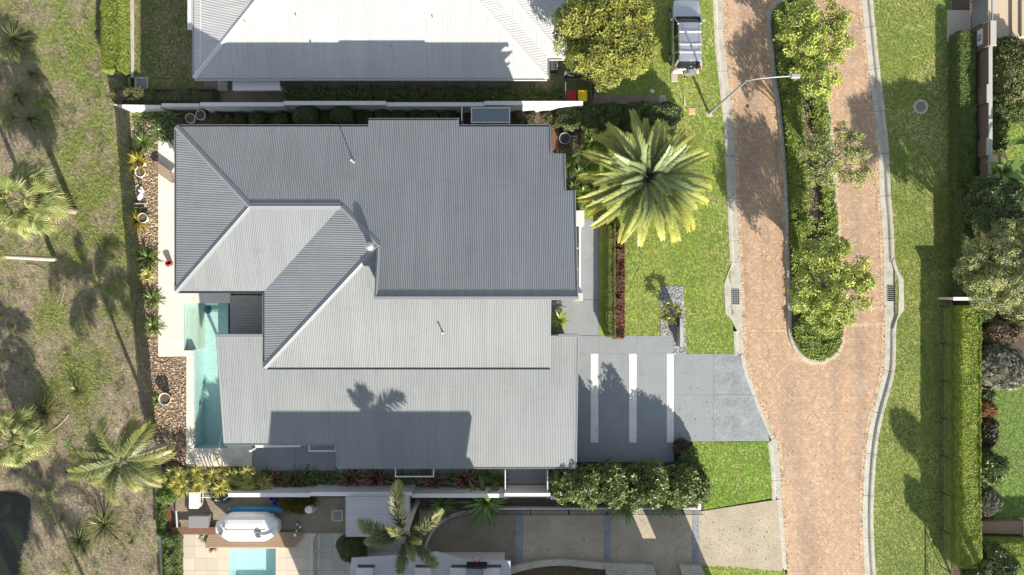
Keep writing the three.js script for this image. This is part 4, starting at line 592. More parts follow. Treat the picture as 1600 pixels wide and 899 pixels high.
// feather fronds
function frondGeo(L, hw, seed, o = {}) { // along +x, rising then drooping
  const r = rng(seed), pos = [], col = [], nP = o.pairs || 46, e0 = o.e0 ?? 0.6, dr = o.droop ?? 1.2, base = o.c || [0.10, 0.155, 0.035], tipc = o.tip || base, rc = o.rachis || [0.28, 0.30, 0.12], vv = o.v ?? 0.35, pw = o.pw ?? 1.4;
  const N = 24, pts = [new THREE.Vector3()], dir = []; for (let i = 0; i < N; i++) { const e = e0 - dr * Math.pow(i / N, pw); dir.push(e); const p = pts[i]; pts.push(new THREE.Vector3(p.x + Math.cos(e) * L / N, p.y + Math.sin(e) * L / N, (o.sway || 0) * Math.pow((i + 1) / N, 2) * L)); } dir.push(dir[N - 1]);
  const at = t => { const k = Math.min(t * N, N - 0.001), i = Math.floor(k); return [pts[i].clone().lerp(pts[i + 1], k - i), dir[i]]; };
  const tri = (a, b, c, ca, cb, cc) => { pos.push(a.x, a.y, a.z, b.x, b.y, b.z, c.x, c.y, c.z); col.push(...ca, ...cb, ...cc); };
  for (let i = 0; i < N; i++) { const w0 = mix(o.rw || 0.035, 0.006, i / N), w1 = mix(o.rw || 0.035, 0.006, (i + 1) / N), a = pts[i], b = pts[i + 1], A = [a.clone().add(new THREE.Vector3(0, w0 * 0.6, w0)), a.clone().add(new THREE.Vector3(0, w0 * 0.6, -w0)), a.clone().add(new THREE.Vector3(0, -w0, 0))], B = [b.clone().add(new THREE.Vector3(0, w1 * 0.6, w1)), b.clone().add(new THREE.Vector3(0, w1 * 0.6, -w1)), b.clone().add(new THREE.Vector3(0, -w1, 0))]; for (let k = 0; k < 3; k++) { const m = (k + 1) % 3; tri(A[k], B[k], A[m], rc, rc, rc); tri(A[m], B[k], B[m], rc, rc, rc); } }
  const t0 = o.t0 ?? 0.12;
  for (let i = 0; i < nP; i++) for (const sd of [-1, 1]) {
    const t = t0 + (1 - t0) * (i + 0.3 * r()) / nP, [p, e] = at(t), s = (t - t0) / (1 - t0), l = hw * (o.prof ? o.prof(s) : Math.pow(Math.sin(Math.PI * clamp(0.12 + 0.80 * s)), 0.6)) * (0.88 + 0.24 * r()), fw = mix(o.a0 ?? 1.15, o.a1 ?? 0.5, s) + (r() - 0.5) * 0.16, v = vv + (r() - 0.5) * (o.ruff ?? 0.25), w = (o.lw || 0.03) * (0.8 + 0.4 * r());
    const T = new THREE.Vector3(Math.cos(e), Math.sin(e), 0), Nn = new THREE.Vector3(-Math.sin(e), Math.cos(e), 0), d = new THREE.Vector3(0, 0, sd * Math.sin(fw) * Math.cos(v)).addScaledVector(T, Math.cos(fw)).addScaledVector(Nn, Math.sin(v)).normalize(), side = T.clone().multiplyScalar(Math.sin(fw)).add(new THREE.Vector3(0, 0, -sd * Math.cos(fw))).normalize().multiplyScalar(w / 2);
    const m = p.clone().addScaledVector(d, l * 0.55), q = p.clone().addScaledVector(d, l).add(new THREE.Vector3(0, -l * (o.ld ?? 0.22), 0)), c = mul3(mix3(base, tipc, Math.pow(s, 1.6)), 0.8 + 0.4 * r()), ce = mix3(c, tipc, 0.55 * s);
    tri(p.clone().sub(side), p.clone().add(side), m.clone().add(side), c, c, c); tri(p.clone().sub(side), m.clone().add(side), m.clone().sub(side), c, c, c); tri(m.clone().sub(side), m.clone().add(side), q, c, c, ce);
  }
  const g = new THREE.BufferGeometry(); g.setAttribute('position', new THREE.Float32BufferAttribute(pos, 3)); g.setAttribute('color', new THREE.Float32BufferAttribute(col, 3)); g.computeVertexNormals(); return g;
}
function trunk(o, h, r0, r1, lean = [0, 0], m = mat.bark) { const p = []; for (let i = 0; i <= 6; i++) p.push([lean[0] * Math.pow(i / 6, 1.4), h * i / 6 - (i ? 0 : 0.1), lean[1] * Math.pow(i / 6, 1.4)]); return mesh('trunk', [tube(p, r0, 10, 18, r1 / r0)], m, o); }
function putFrond(o, g, x, y, z, az, pitch = 0, s = 1, roll = 0) { const f = mesh('frond', g, mat.frond, o); f.position.set(x, y, z); f.rotation.set(roll, -az, pitch, 'YZX'); f.scale.setScalar(s); return f; }

// ---- the big palm on the front lawn
{
  const [x, z] = P(1013, 277, 2.7), o = thing('feather_palm', 'huge palm with dense yellow-tipped arching fronds on the front lawn', 'palm tree', x, 0, z);
  mesh('trunk', [at(lathe([[0.42, -0.05], [0.46, 0.2], [0.40, 0.8], [0.44, 1.5], [0.48, 1.9], [0.3, 2.3], [0.05, 2.5]], 12), 0, 0, 0)], mat.bark, o);
  const c = [0.225, 0.285, 0.115], tip = [0.50, 0.49, 0.09], mk = (L, e0, dr, sd, cc, tt, pw) => frondGeo(L, 0.55, sd, { pairs: 84, e0, droop: dr, c: cc, tip: tt, rachis: [0.33, 0.36, 0.14], rw: 0.045, lw: 0.064, v: 0.38, ruff: 0.14, a0: 1.0, a1: 0.55, ld: 0.1, t0: 0.05, pw, prof: s => Math.pow(clamp(Math.sin(Math.PI * (0.10 + 0.84 * s))), 0.45) });
  const low = [mk(4.35, 0.42, 1.15, 1, c, tip), mk(4.2, 0.32, 1.1, 2, c, tip), mk(4.45, 0.5, 1.3, 3, [0.21, 0.265, 0.10], [0.50, 0.50, 0.08])], mid = [mk(4.0, 0.78, 1.25, 4, [0.24, 0.30, 0.15], [0.44, 0.47, 0.10]), mk(3.8, 0.88, 1.35, 5, [0.22, 0.285, 0.14], [0.40, 0.44, 0.10])], top = [mk(3.2, 1.15, 1.2, 6, [0.26, 0.33, 0.19], [0.33, 0.40, 0.13]), mk(2.7, 1.3, 1.0, 7, [0.27, 0.34, 0.20], [0.32, 0.39, 0.14])], r = rng(9);
  const ring = (n, gs, y, R, p) => { for (let i = 0; i < n; i++) { const a = (i + 0.6 * r()) / n * 6.283; putFrond(o, gs[i % gs.length], Math.cos(a) * R, y + 0.1 * r(), Math.sin(a) * R, a, p + (r() - 0.5) * 0.12, 0.86 + 0.2 * r(), (r() - 0.5) * 0.7); } };
  ring(20, low, 1.95, 0.22, -0.1); ring(17, low, 2.15, 0.18, 0.06); ring(13, mid, 2.3, 0.13, 0); ring(7, top, 2.4, 0.07, -0.1); ring(3, [top[1]], 2.45, 0.03, 0.1);
  mesh('seed_cone', [at(lathe([[0.001, 0], [0.2, 0.1], [0.26, 0.3], [0.2, 0.5], [0.001, 0.6]], 10), -0.12, 2.35, 0.85)], M([0.34, 0.22, 0.02], 0.8, { bumpMap: bumpN, bumpScale: 0.03 }), o);
}
// ---- slender feather palms
const coco = { c: [0.095, 0.125, 0.026], tip: [0.30, 0.29, 0.06], pairs: 74, lw: 0.05, v: 0.05, ruff: 0.5, a0: 1.1, a1: 0.6, ld: 0.4, t0: 0.16 };
const foxF = [31, 32, 33].map((q, i) => frondGeo([3.2, 3.3, 2.7][i], 0.74, q, { ...coco, pairs: 150, lw: 0.052, ruff: 2.6, v: 0.15, e0: [0.5, 0.35, 0.8][i], droop: [1.2, 1.25, 1.4][i], c: [0.095, 0.115, 0.03], tip: [0.34, 0.34, 0.12], ld: 0.12 }));
const cocoF = [frondGeo(3.3, 0.86, 21, { ...coco, e0: 0.55, droop: 1.3 }), frondGeo(3.1, 0.82, 22, { ...coco, e0: 0.4, droop: 1.35, sway: 0.1 }), frondGeo(3.0, 0.85, 23, { ...coco, e0: 0.75, droop: 1.5, c: [0.13, 0.165, 0.04] })];
function slimPalm(label, base, top, h, list, fr = cocoF, y0 = 0) {
  const [x, z] = P(...base), [tx, tz] = P(...top, h), o = thing('slim_palm', label, 'palm tree', x, y0, z);
  trunk(o, h, 0.17, 0.09, [tx - x, tz - z], M([0.42, 0.38, 0.31], 0.85, { bumpMap: bumpN, bumpScale: 0.01 })); mesh('crownshaft', [tube([[tx - x, h - 0.1, tz - z], [(tx - x) * 1.05, h + 0.5, (tz - z) * 1.05]], 0.1, 8, 4, 0.7)], M([0.25, 0.27, 0.10], 0.6), o);
  list.forEach(([deg, s, p, k], i) => putFrond(o, fr[k ?? i % 3], (tx - x) * 1.04, h + 0.32, (tz - z) * 1.04, deg * Math.PI / 180, p || 0, s || 1, ((i * 37) % 7 - 3) * 0.12)); return o;
}
slimPalm('slender palm with drooping olive fronds on the weedy bank beside the fence', [256, 697], [196, 716], 4.7, [[-112, 0.85, 0.2], [-78, 0.82, 0.1], [-50, 1.05, 0], [-8, 0.92, -0.1], [28, 0.9, 0], [62, 0.75, -0.1], [100, 0.85, 0], [135, 0.95, -0.1], [168, 1.1, 0], [-172, 0.95, 0.15], [-148, 0.9, 0.1]]);
slimPalm('slender palm with bristly fronds beside the white shed roof', [652, 783], [636, 833], 5.5, [[-103, 0.98, 0.1, 1], [-172, 1.0, -0.2, 1], [-140, 0.62, 0.45, 2], [-38, 0.85, 0.15, 0], [48, 0.85, -0.1, 1], [100, 0.85, -0.2, 1], [165, 0.85, -0.3, 0], [70, 0.6, 0.4, 2], [10, 0.5, 0.5, 2]], foxF);
// tall bare-trunked palm whose crown stands outside the frame
slimPalm('olive palm beyond the creek end of the weedy bank, nearer the fence', [212, 1085], [120, 1185], 6, [0, 40, 80, 120, 160, 200, 240, 280, 320].map(d => [d, 1, 0]));
slimPalm('olive palm standing past the creek end of the weedy bank', [120, 1100], [20, 1196], 5.5, [20, 60, 100, 140, 180, 220, 260, 300, 340].map(d => [d, 1, 0]));
slimPalm('tall palm with a smooth bare grey trunk rising from the weedy bank', [86, 405], [-80, 397], 9, [0, 40, 80, 120, 160, 200, 240, 280, 320].map(d => [d, 1, 0]));
// ---- fan palms
function fanGeo(seed, R, c, tip, pet, petL) {
  const r = rng(seed), pos = [], col = [], n = 30, span = 4.6; const tri = (a, b, d, ca, cb, cc) => { pos.push(...a, ...b, ...d); col.push(...ca, ...cb, ...cc); };
  const pw = 0.02, hy = t => 0.55 * petL * t - 0.28 * petL * t * t; for (let i = 0; i < 6; i++) { const a = i / 6, b = (i + 1) / 6; const p = (t, s) => [petL * t, hy(t), s * pw]; tri(p(a, -1), p(b, -1), p(a, 1), pet, pet, pet); tri(p(a, 1), p(b, -1), p(b, 1), pet, pet, pet); }
  const y0 = hy(1);
  for (let i = 0; i < n; i++) { const a = -span / 2 + span * (i + 0.5) / n, da = span / n / 2 * 0.96, l = R * (0.72 + 0.28 * Math.cos(a * 0.55)) * (0.9 + 0.15 * r()), dip = (f) => y0 + 0.10 * R * f - 0.42 * R * f * f * (0.8 + 0.4 * r()); const q = (an, f, lift) => [petL + Math.cos(an) * l * f, dip(f) + lift, Math.sin(an) * l * f], cc = mul3(c, 0.8 + 0.4 * r());
    const o = [petL, y0, 0], e1 = q(a - da, 0.6, -0.015), e2 = q(a + da, 0.6, -0.015), m = q(a, 0.58, 0.03), t = q(a, 1, -0.02); tri(o, e1, m, cc, cc, cc); tri(o, m, e2, cc, cc, cc); tri(e1, t, m, cc, tip, cc); tri(m, t, e2, cc, tip, cc); }
  const g = new THREE.BufferGeometry(); g.setAttribute('position', new THREE.Float32BufferAttribute(pos, 3)); g.setAttribute('color', new THREE.Float32BufferAttribute(col, 3)); g.computeVertexNormals(); return g;
}
const fans = [fanGeo(1, 1.0, [0.26, 0.30, 0.08], [0.38, 0.36, 0.12], [0.30, 0.30, 0.10], 1.1), fanGeo(2, 0.9, [0.19, 0.245, 0.06], [0.32, 0.31, 0.10], [0.28, 0.28, 0.1], 1.3), fanGeo(3, 0.85, [0.34, 0.36, 0.13], [0.42, 0.38, 0.16], [0.33, 0.31, 0.12], 0.9)], deadFan = fanGeo(4, 0.8, [0.34, 0.26, 0.17], [0.44, 0.37, 0.27], [0.36, 0.28, 0.18], 0.9);
function fanPalm(label, base, top, h, n, seed, sc, dead) {
  const [x, z] = P(...base), [tx, tz] = P(...top, h), o = thing('fan_palm', label, 'palm tree', x, -0.05, z), r = rng(seed), lx = tx - x, lz = tz - z; trunk(o, h, 0.22, 0.17, [lx, lz]);
  for (let i = 0; i < n; i++) { const a = i * 2.4 + r() * 0.4, k = i / n, f = mesh('frond', fans[i % 3], mat.frond, o); f.position.set(lx, h - 0.1 + 0.3 * k, lz); f.rotation.set((r() - 0.5) * 0.8, -a, mix(-0.75, 0.85, k) + (r() - 0.5) * 0.2, 'YZX'); f.scale.setScalar(sc * (0.85 + 0.3 * r()) * mix(1.05, 0.75, k)); }
  for (let i = 0; i < dead; i++) { const a = i * 2.1 + r(), f = mesh('dead_frond', deadFan, mat.frond, o); f.position.set(lx * 0.95, h - 0.35 - 0.3 * r(), lz * 0.95); f.rotation.set((r() - 0.5), -a, -1.25 + 0.25 * r(), 'YZX'); f.scale.setScalar(sc * (0.9 + 0.3 * r())); }
  return o;
}
fanPalm('fan palm with pale green fans and a hanging brown skirt near the bare palm trunk', [117, 330], [36, 316], 4.9, 30, 3, 1.2, 16);
fanPalm('low fan palm with brown dead fronds lying at its foot near the creek', [66, 671], [14, 688], 2.9, 26, 8, 1.15, 12);
[['curved fallen palm frond with a frayed grey end on the weedy bank', 128, 388, 1.1, 0.9], ['dry fallen frond lying beside the bare grey trunk foot', 62, 418, 0.5, 0.75], ['thin bleached fallen frond stalk on bare brown ground', 98, 468, 2.0, 0.8], ['brown dead frond heap beside the low fan palm', 90, 668, 2.6, 1.0], ['bleached fallen frond at the creek edge', 28, 792, 2.3, 0.9]].forEach(([l, px, py, a, s], i) => { const [x, z] = P(px, py), o = thing('fallen_frond', l, 'palm frond', x, scrubH(x, z) + 0.04, z, -a); o.scale.setScalar(s); mesh('stalk', [tube([[-1.1, 0.02, 0.35], [-0.4, 0.06, 0.08], [0.3, 0.05, 0], [0.7, 0.03, 0.05]], 0.028, 5, 10, 0.5)], M([0.42, 0.36, 0.27], 0.9), o); const f = mesh('blade', i % 3 === 0 ? at(deadFan, -0.2, -0.2, 0) : frondGeo(1.2, 0.2, 70 + i, { pairs: 20, e0: 0.02, droop: 0.1, c: [0.30, 0.235, 0.15], tip: [0.40, 0.34, 0.25], rachis: [0.4, 0.34, 0.25], v: 0.05, lw: 0.02 }), mat.frond, o); f.scale.set(0.8, 0.35, 0.8); });

// ---- strap-leaved clumps on the bank
const lom = [rosette(90, 0.85, 0.022, 51, { c0: [0.085, 0.12, 0.02], c1: [0.19, 0.22, 0.05], e1: 1.5, droop: 1.5, tip: [0.26, 0.25, 0.09] }), rosette(80, 0.8, 0.022, 52, { c0: [0.085, 0.12, 0.02], c1: [0.20, 0.22, 0.06], e1: 1.5, droop: 1.3, tip: [0.28, 0.26, 0.10] })];
[['large dark tussock furthest from the creek on the bank', 20, 62, 1.5], ['small tussock beside a dead tuft on the bank', 48, 115, 1.0], ['olive tussock beside a slightly larger one in the palm shade', 24, 148, 1.05], ['wide tussock in the long palm shadow', 46, 186, 1.35], ['small bright green tuft on bare brown ground between palm shadows', 104, 553, 0.5], ['bright round tussock between two long palm shadows', 119, 610, 1.2], ['dark tussock beside the low fan palm foot', 68, 645, 1.6], ['broad pale tussock between the slim palm and the creek', 161, 822, 2.0], ['dark tussock touching the broad pale tussock', 124, 845, 1.5], ['small flat tuft at the creek edge', 95, 812, 0.6], ['little green tuft far up the bank near the clipped hedge', 150, 48, 0.6], ['low tuft beside the concrete edging of the bank', 205, 845, 0.6]].forEach(([l, x, y, s], i) => { const [wx, wz] = P(x, y); strapPlant('grass_tussock', l, x, y, lom[i % 2], s, { y: scrubH(wx, wz) - 0.03 }); });

// ---- garden rosettes
const agap = rosette(44, 0.75, 0.05, 61, { c0: [0.09, 0.155, 0.025], c1: [0.19, 0.26, 0.06], e1: 1.4, droop: 1.7 }), agapY = rosette(36, 0.7, 0.055, 62, { c0: [0.32, 0.32, 0.05], c1: [0.46, 0.43, 0.10], e1: 1.35, droop: 1.4, tip: [0.5, 0.44, 0.08] }), brom = rosette(34, 0.62, 0.075, 63, { c0: [0.085, 0.016, 0.024], c1: [0.20, 0.03, 0.045], e0: 0.25, e1: 1.3, droop: 0.7, tip: [0.40, 0.20, 0.15] }), fernG = rosette(40, 0.7, 0.06, 64, { c0: [0.065, 0.125, 0.02], c1: [0.15, 0.215, 0.035], e1: 1.35, droop: 1.5 }), nest = rosette(40, 1.25, 0.15, 65, { c0: [0.085, 0.17, 0.025], c1: [0.15, 0.25, 0.04], e0: 0.2, e1: 1.3, droop: 1.25 }), croton = rosette(40, 0.6, 0.07, 66, { c0: [0.30, 0.28, 0.03], c1: [0.44, 0.37, 0.05], e0: 0.2, e1: 1.5, droop: 0.9, tip: [0.36, 0.30, 0.03] }), olive = rosette(46, 0.65, 0.06, 67, { c0: [0.10, 0.13, 0.02], c1: [0.22, 0.23, 0.04], e1: 1.5, droop: 1.2 }), darkRed = rosette(44, 0.65, 0.05, 68, { c0: [0.03, 0.028, 0.014], c1: [0.09, 0.05, 0.03], e1: 1.3, droop: 0.9, tip: [0.14, 0.11, 0.07] });
[['broad green strap clump in the corner of the boundary wall', 222, 182, 1.25], ['green strap clump touching the corner wall clump', 240, 178, 1.1], ['green strap clump against the wall near the two round pots', 262, 183, 1.2], ['long-leaved clump where the pebble strip meets the terrace', 250, 205, 1.2], ['leafy clump nearest the roof corner by the terrace', 260, 212, 1.0], ['lone strap clump in the pebble strip before the golden potted plant', 222, 222, 1.25], ['spiky green clump beside the terrace, nearer the yellow pot of two', 237, 467, 1.15], ['spiky green clump beside the terrace, nearer the stone urn of two', 237, 510, 1.15]].forEach(([l, x, y, s]) => strapPlant('strap_plant', l, x, y, agap, s));
strapPlant('strap_plant', 'dark strap clump in the pebble strip beside the yellow potted plant', 229, 403, fernG, 1.2); strapPlant('strap_plant', 'small clump beside the stone urn in the pebble strip', 243, 626, agap, 0.7);
strapPlant('yellow_plant', 'large golden yellow plant beside a pale pot against the fence', 212, 346, croton, 1.35); strapPlant('yellow_plant', 'golden plant in the pale pot next to the white bowl pot', 214, 252, croton, 1.15, { y: 0.35 }); strapPlant('yellow_plant', 'little yellow-green plant beside the white pot', 207, 267, agapY, 0.75); strapPlant('yellow_plant', 'yellow plant in a pot in the pebble strip level with the roof corner', 229, 430, agapY, 0.85, { y: 0.4 });
// row along the low wall beside the pool end
for (let i = 0; i < 15; i++) { const x = 262 + i * 11.5, y = 752 + ((i * 7) % 5) * 3; if (x > 418) break; strapPlant('border_plant', 'yellow-green strap plant in the sunny border beside the pool end', x, y, i % 3 ? agapY : olive, 0.8 + 0.05 * (i % 3), { stem: 0.7 + 0.1 * (i % 4), group: 'yellow-green border plants' }); }
for (let i = 0; i < 11; i++) strapPlant('border_plant', 'olive green strap plant at the back of the sunny border', 268 + i * 13, 738 + ((i * 5) % 3) * 3, i % 2 ? agapY : olive, 0.75, { stem: 1.0, group: 'olive plants at the back of the border' });
[[433, 754, 0.85], [548, 750, 1.15], [588, 749, 1.15], [676, 754, 1.0], [728, 752, 1.2]].forEach(([x, y, s], i) => strapPlant('bromeliad', ['small bright red rosette beside the dark spiky plant', 'red rosette next along from the bare mulch patch', 'red rosette with pale tips beside another of its size', 'dark red rosette beside the white window frame', 'red rosette beside the bright green leaves'][i], x, y, brom, s * 1.35));
strapPlant('dark_cordyline', 'spiky dark purple-brown plant reaching over the low wall', 462, 757, darkRed, 1.5);
for (let i = 0; i < 20; i++) strapPlant('shade_fern', 'dark green leafy plant in the shaded bed along the side path', 415 + i * 19 + (i * 13) % 7, 744 + (i * 7) % 9, fernG, 0.75 + 0.1 * (i % 4), { group: 'ferns in the shaded side bed' });
strapPlant('green_fern', 'bright green leafy clump at the end of the shaded side bed', 748, 753, nest, 0.65);
[[882, 240], [896, 246], [912, 232], [926, 222], [889, 262], [905, 270], [921, 258], [896, 292], [912, 300], [900, 318], [925, 290], [928, 318]].forEach(([x, y], i) => strapPlant('shade_fern', 'dark leafy plant in the bed between the grey roof and huge palm', x, y, fernG, 0.7 + 0.1 * (i % 3), { group: 'ferns under the huge palm' }));
// fern border of the white-roofed house
for (let i = 0; i < 46; i++) strapPlant('fern', 'arching green fern in the border behind the white-roofed house', 452 + i * 9.3, 146 + (i * 11) % 9, i % 5 === 3 ? olive : fernG, 0.85 + 0.12 * (i % 3), { group: 'ferns along the white-roofed house' });
// neighbour's strip
strapPlant('nest_fern', 'wide bright green fern spilling over the curved kerb', 758, 786, nest, 1.25, { stem: 0.5 }); strapPlant('nest_fern', 'smaller green fern beside the wide bright one under the wall', 690, 788, nest, 0.75); strapPlant('nest_fern', 'bright paddle-leaved clump hanging over the black driveway fence', 976, 787, nest, 0.9, { stem: 1.1 }); strapPlant('nest_fern', 'paddle-leaved clump near the gate end of the driveway fence', 1042, 784, nest, 0.85, { stem: 1.1 }); strapPlant('yellow_plant', 'yellow hanging leaves over the driveway fence', 898, 784, croton, 0.7);
strapPlant('small_fern', 'small dark plant inside the curved concrete kerb near its slab end', 905, 893, fernG, 0.8); strapPlant('small_fern', 'small dark plant in the middle of the curved kerb bed', 862, 894, fernG, 0.7);
strapPlant('strap_plant', 'pale potted succulent on the pool terrace corner of the timber deck', 320, 840, rosette(24, 0.5, 0.11, 81, { c0: [0.16, 0.22, 0.10], c1: [0.34, 0.38, 0.22], e1: 1.2, droop: 0.8 }), 0.85); strapPlant('dark_cordyline', 'little reddish plant at the deck corner', 331, 856, brom, 0.6);
strapPlant('cactus_plant', 'lime green frilly plant in the small gravel bed against the lower roof', 873, 500, rosette(36, 0.75, 0.12, 82, { c0: [0.20, 0.28, 0.04], c1: [0.33, 0.40, 0.08], e0: 0.2, e1: 1.3, droop: 1.4 }), 1.0, { y: 0.3 });
{ const [x, z] = P(1047, 489, 0.9), o = thing('frangipani', 'small leafy tree with olive-yellow leaves in the grey pebble bed', 'tree', x, 0, z), L = rosette(16, 0.42, 0.13, 83, { c0: [0.11, 0.13, 0.02], c1: [0.26, 0.25, 0.04], e0: 0.1, e1: 1.1, droop: 0.9 }), r = rng(4); const st = [tube([[0, 0, 0], [0.05, 0.5, 0.05], [0, 0.9, 0]], 0.05, 6, 6, 0.8)]; for (let i = 0; i < 7; i++) { const a = i * 0.9, d = 0.42 + 0.2 * r(), y = 1.2 + 0.5 * r(); st.push(tube([[0, 0.7, 0], [Math.cos(a) * d * 0.6, 1.0, Math.sin(a) * d * 0.6], [Math.cos(a) * d, y, Math.sin(a) * d]], 0.03, 5, 5, 0.7)); const f = mesh('leaf_cluster', L, mat.strap, o); f.position.set(Math.cos(a) * d, y, Math.sin(a) * d); f.rotation.y = a; } mesh('trunk', st, mat.bark, o); o.scale.set(0.95, 0.6, 0.95); }

// ---- hedges
hedge('clipped_hedge', 'bright yellow-green clipped hedge at the back corner of the white-roofed house', 176, -40, 202, 117, 1.2, 9500, YG, 201, clump.small);
hedge('clipped_hedge', 'low green clipped hedge beside the grey front path', 946, 352, 957, 524, 0.8, 15000, [[0.17, 0.21, 0.035], [0.23, 0.26, 0.05], [0.13, 0.17, 0.025]], 203, clump.tiny, 'hedge', { s0: 1.1, s1: 1.8 });
hedge('red_hedge', 'rusty red leafed row beside the green front hedge', 958, 360, 972, 526, 0.5, 4200, [[0.16, 0.055, 0.03], [0.24, 0.085, 0.045], [0.10, 0.05, 0.02], [0.30, 0.13, 0.06]], 205, clump.mid, 'hedge', { rough: 0.2, s0: 0.5, s1: 0.95 });
hedge('boundary_hedge', 'long bright lime hedge behind the wire fence along the lawn strip', 1476, 480, 1504, 870, 1.7, 27000, YG.map(c => mul3(c, 1.45)), 207, clump.small, 'hedge', { s0: 0.9, s1: 1.6 });
hedge('boundary_hedge', 'lime hedge return along the lower garden lawn', 1516, 838, 1640, 858, 1.2, 9000, YG.map(c => mul3(c, 1.3)), 209, clump.small);
hedge('wall_hedge', 'dark green hedge standing in front of the brown boundary wall', 1484, 58, 1508, 300, 0.95, 13000, MG, 211, clump.small);
hedge('wall_hedge', 'short clipped hedge block against the foot of the brown wall', 1500, 216, 1516, 292, 0.9, 2600, [[0.05, 0.08, 0.014], [0.075, 0.11, 0.02]], 213, clump.tiny, 'hedge', { s0: 0.9, s1: 1.5 });
hedge('wall_hedge', 'shaded hedge beneath the flowering tree beside the white wall', 1486, 300, 1512, 462, 1.2, 8000, MG, 215, clump.small);
hedge('ground_hedge', 'mottled low shrub bank along the back boundary wall', 184, 143, 226, 163, 0.55, 2600, [[0.13, 0.15, 0.04], [0.22, 0.20, 0.09], [0.10, 0.09, 0.04]], 217, clump.mid, 'hedge', { rough: 0.2, s0: 0.5, s1: 0.9 });
hedge('ground_hedge', 'long low clipped strip behind the boundary wall', 227, 144, 340, 163, 0.5, 5000, [[0.13, 0.15, 0.04], [0.22, 0.20, 0.09], [0.10, 0.12, 0.04]], 219, clump.small, 'hedge', { rough: 0.12 });
hedge('pool_hedge', 'green leafy strip beside the neighbouring pool terrace', 262, 832, 284, 930, 0.6, 5200, MG, 221, clump.mid, 'hedge', { rough: 0.2, s0: 0.5, s1: 0.9 });
hedge('pool_hedge', 'narrow green strip beside the rusty panel', 252, 775, 262, 832, 0.5, 1800, MG, 223, clump.mid, 'hedge', { rough: 0.2, s0: 0.5, s1: 0.9 });
shrub('round_shrub', 'bright green shrub at the corner of the pump yard', 262, 773, 0.8, 1.0, 2600, [[0.12, 0.20, 0.02], [0.18, 0.26, 0.03], [0.09, 0.15, 0.02]], 225, clump.mid, { ax: 1.15, az: 0.85, s0: 0.5, s1: 0.9 });
// clipped balls along the boundary wall
shrub('ball_shrub', 'larger dark clipped shrub against the boundary wall', 479, 180, 0.85, 1.7, 6500, DG, 231, clump.small, { shell: 0.8 }); shrub('ball_shrub', 'dark clipped shrub beside the larger one by the roof step', 535, 178, 0.8, 1.75, 6000, DG, 233, clump.small, { shell: 0.8 });
[[402, 186], [440, 187], [511, 186], [567, 181], [597, 180], [625, 180], [650, 180], [672, 180], [700, 180]].forEach(([x, y], i) => shrub('low_shrub', 'small dark leafy shrub in the narrow bed between wall and grey roof', x, y, 0.5, 0.8, 900, DG, 235 + i, clump.mid, { s0: 0.6, s1: 1, group: 'low shrubs in the narrow bed' }));
[[340, 184], [356, 187], [375, 186], [284, 190], [812, 183], [832, 186], [858, 184], [868, 190]].forEach(([x, y], i) => shrub('low_shrub', x > 700 ? 'scrappy olive shrub under the sunlit end of the boundary wall' : 'scrappy olive-brown shrub beside the round pots', x, y, 0.42, 0.55, 500, [[0.09, 0.10, 0.03], [0.15, 0.14, 0.05], [0.07, 0.055, 0.03]], 255 + i, clump.mid, { s0: 0.5, s1: 0.9, group: x > 700 ? 'olive shrubs at the sunlit wall end' : 'olive shrubs near the round pots' }));
// glossy shrubs
[[893, 180], [925, 182], [957, 180], [988, 181], [1017, 179], [1043, 178]].forEach(([x, y], i) => shrub('glossy_shrub', 'dark glossy shrub in the row behind the huge feather palm', x, y, 1.0, 1.3, 2300, [...DG, [0.10, 0.13, 0.04]], 271 + i, clump.mid, { m: mat.leafGloss, s0: 0.7, s1: 1.1, group: 'glossy shrubs behind the huge palm' }));
[[888, 752], [920, 757], [955, 752], [990, 757], [1022, 752], [1055, 757], [1080, 750]].forEach(([x, y], i) => shrub('tall_shrub', 'tall glossy green shrub in the screen along the driveway wall', x, y + 4, 1.25, (i > 4 ? 2.3 : 2.9) + 0.25 * (i % 3), 1000, [[0.06, 0.11, 0.018], [0.13, 0.19, 0.032], [0.21, 0.26, 0.055], [0.045, 0.08, 0.015]], 281 + i, clump.broad, { m: mat.leafGloss, az: 1.15, k: 11, s0: 0.6, s1: 1.0, group: 'tall shrubs along the driveway wall' }));
shrub('tall_shrub', 'leafy shrub at the lawn end of the driveway screen', 1078, 712, 0.55, 1.3, 900, [[0.05, 0.10, 0.018], [0.11, 0.18, 0.03], [0.18, 0.26, 0.05]], 291, clump.broad, { s0: 0.5, s1: 0.9 });
shrub('brown_shrub', 'dark reddish shrub beside the end of the driveway slab', 1066, 700, 0.5, 1.0, 700, [[0.07, 0.035, 0.028], [0.10, 0.05, 0.035], [0.05, 0.04, 0.02]], 293, clump.mid, {});
shrub('round_shrub', 'round clipped olive bush beside the white shed roof', 549, 857, 1.05, 1.5, 7000, [[0.06, 0.08, 0.016], [0.10, 0.12, 0.024], [0.15, 0.15, 0.03]], 295, clump.small, { shell: 0.8 });
shrub('yellow_bush', 'olive-yellow feathery bush beside the white bucket', 466, 787, 0.95, 0.9, 1500, [[0.19, 0.16, 0.02], [0.26, 0.21, 0.03], [0.10, 0.11, 0.02]], 297, clump.needle, { ax: 1.3, az: 0.75, s0: 0.9, s1: 1.6 });
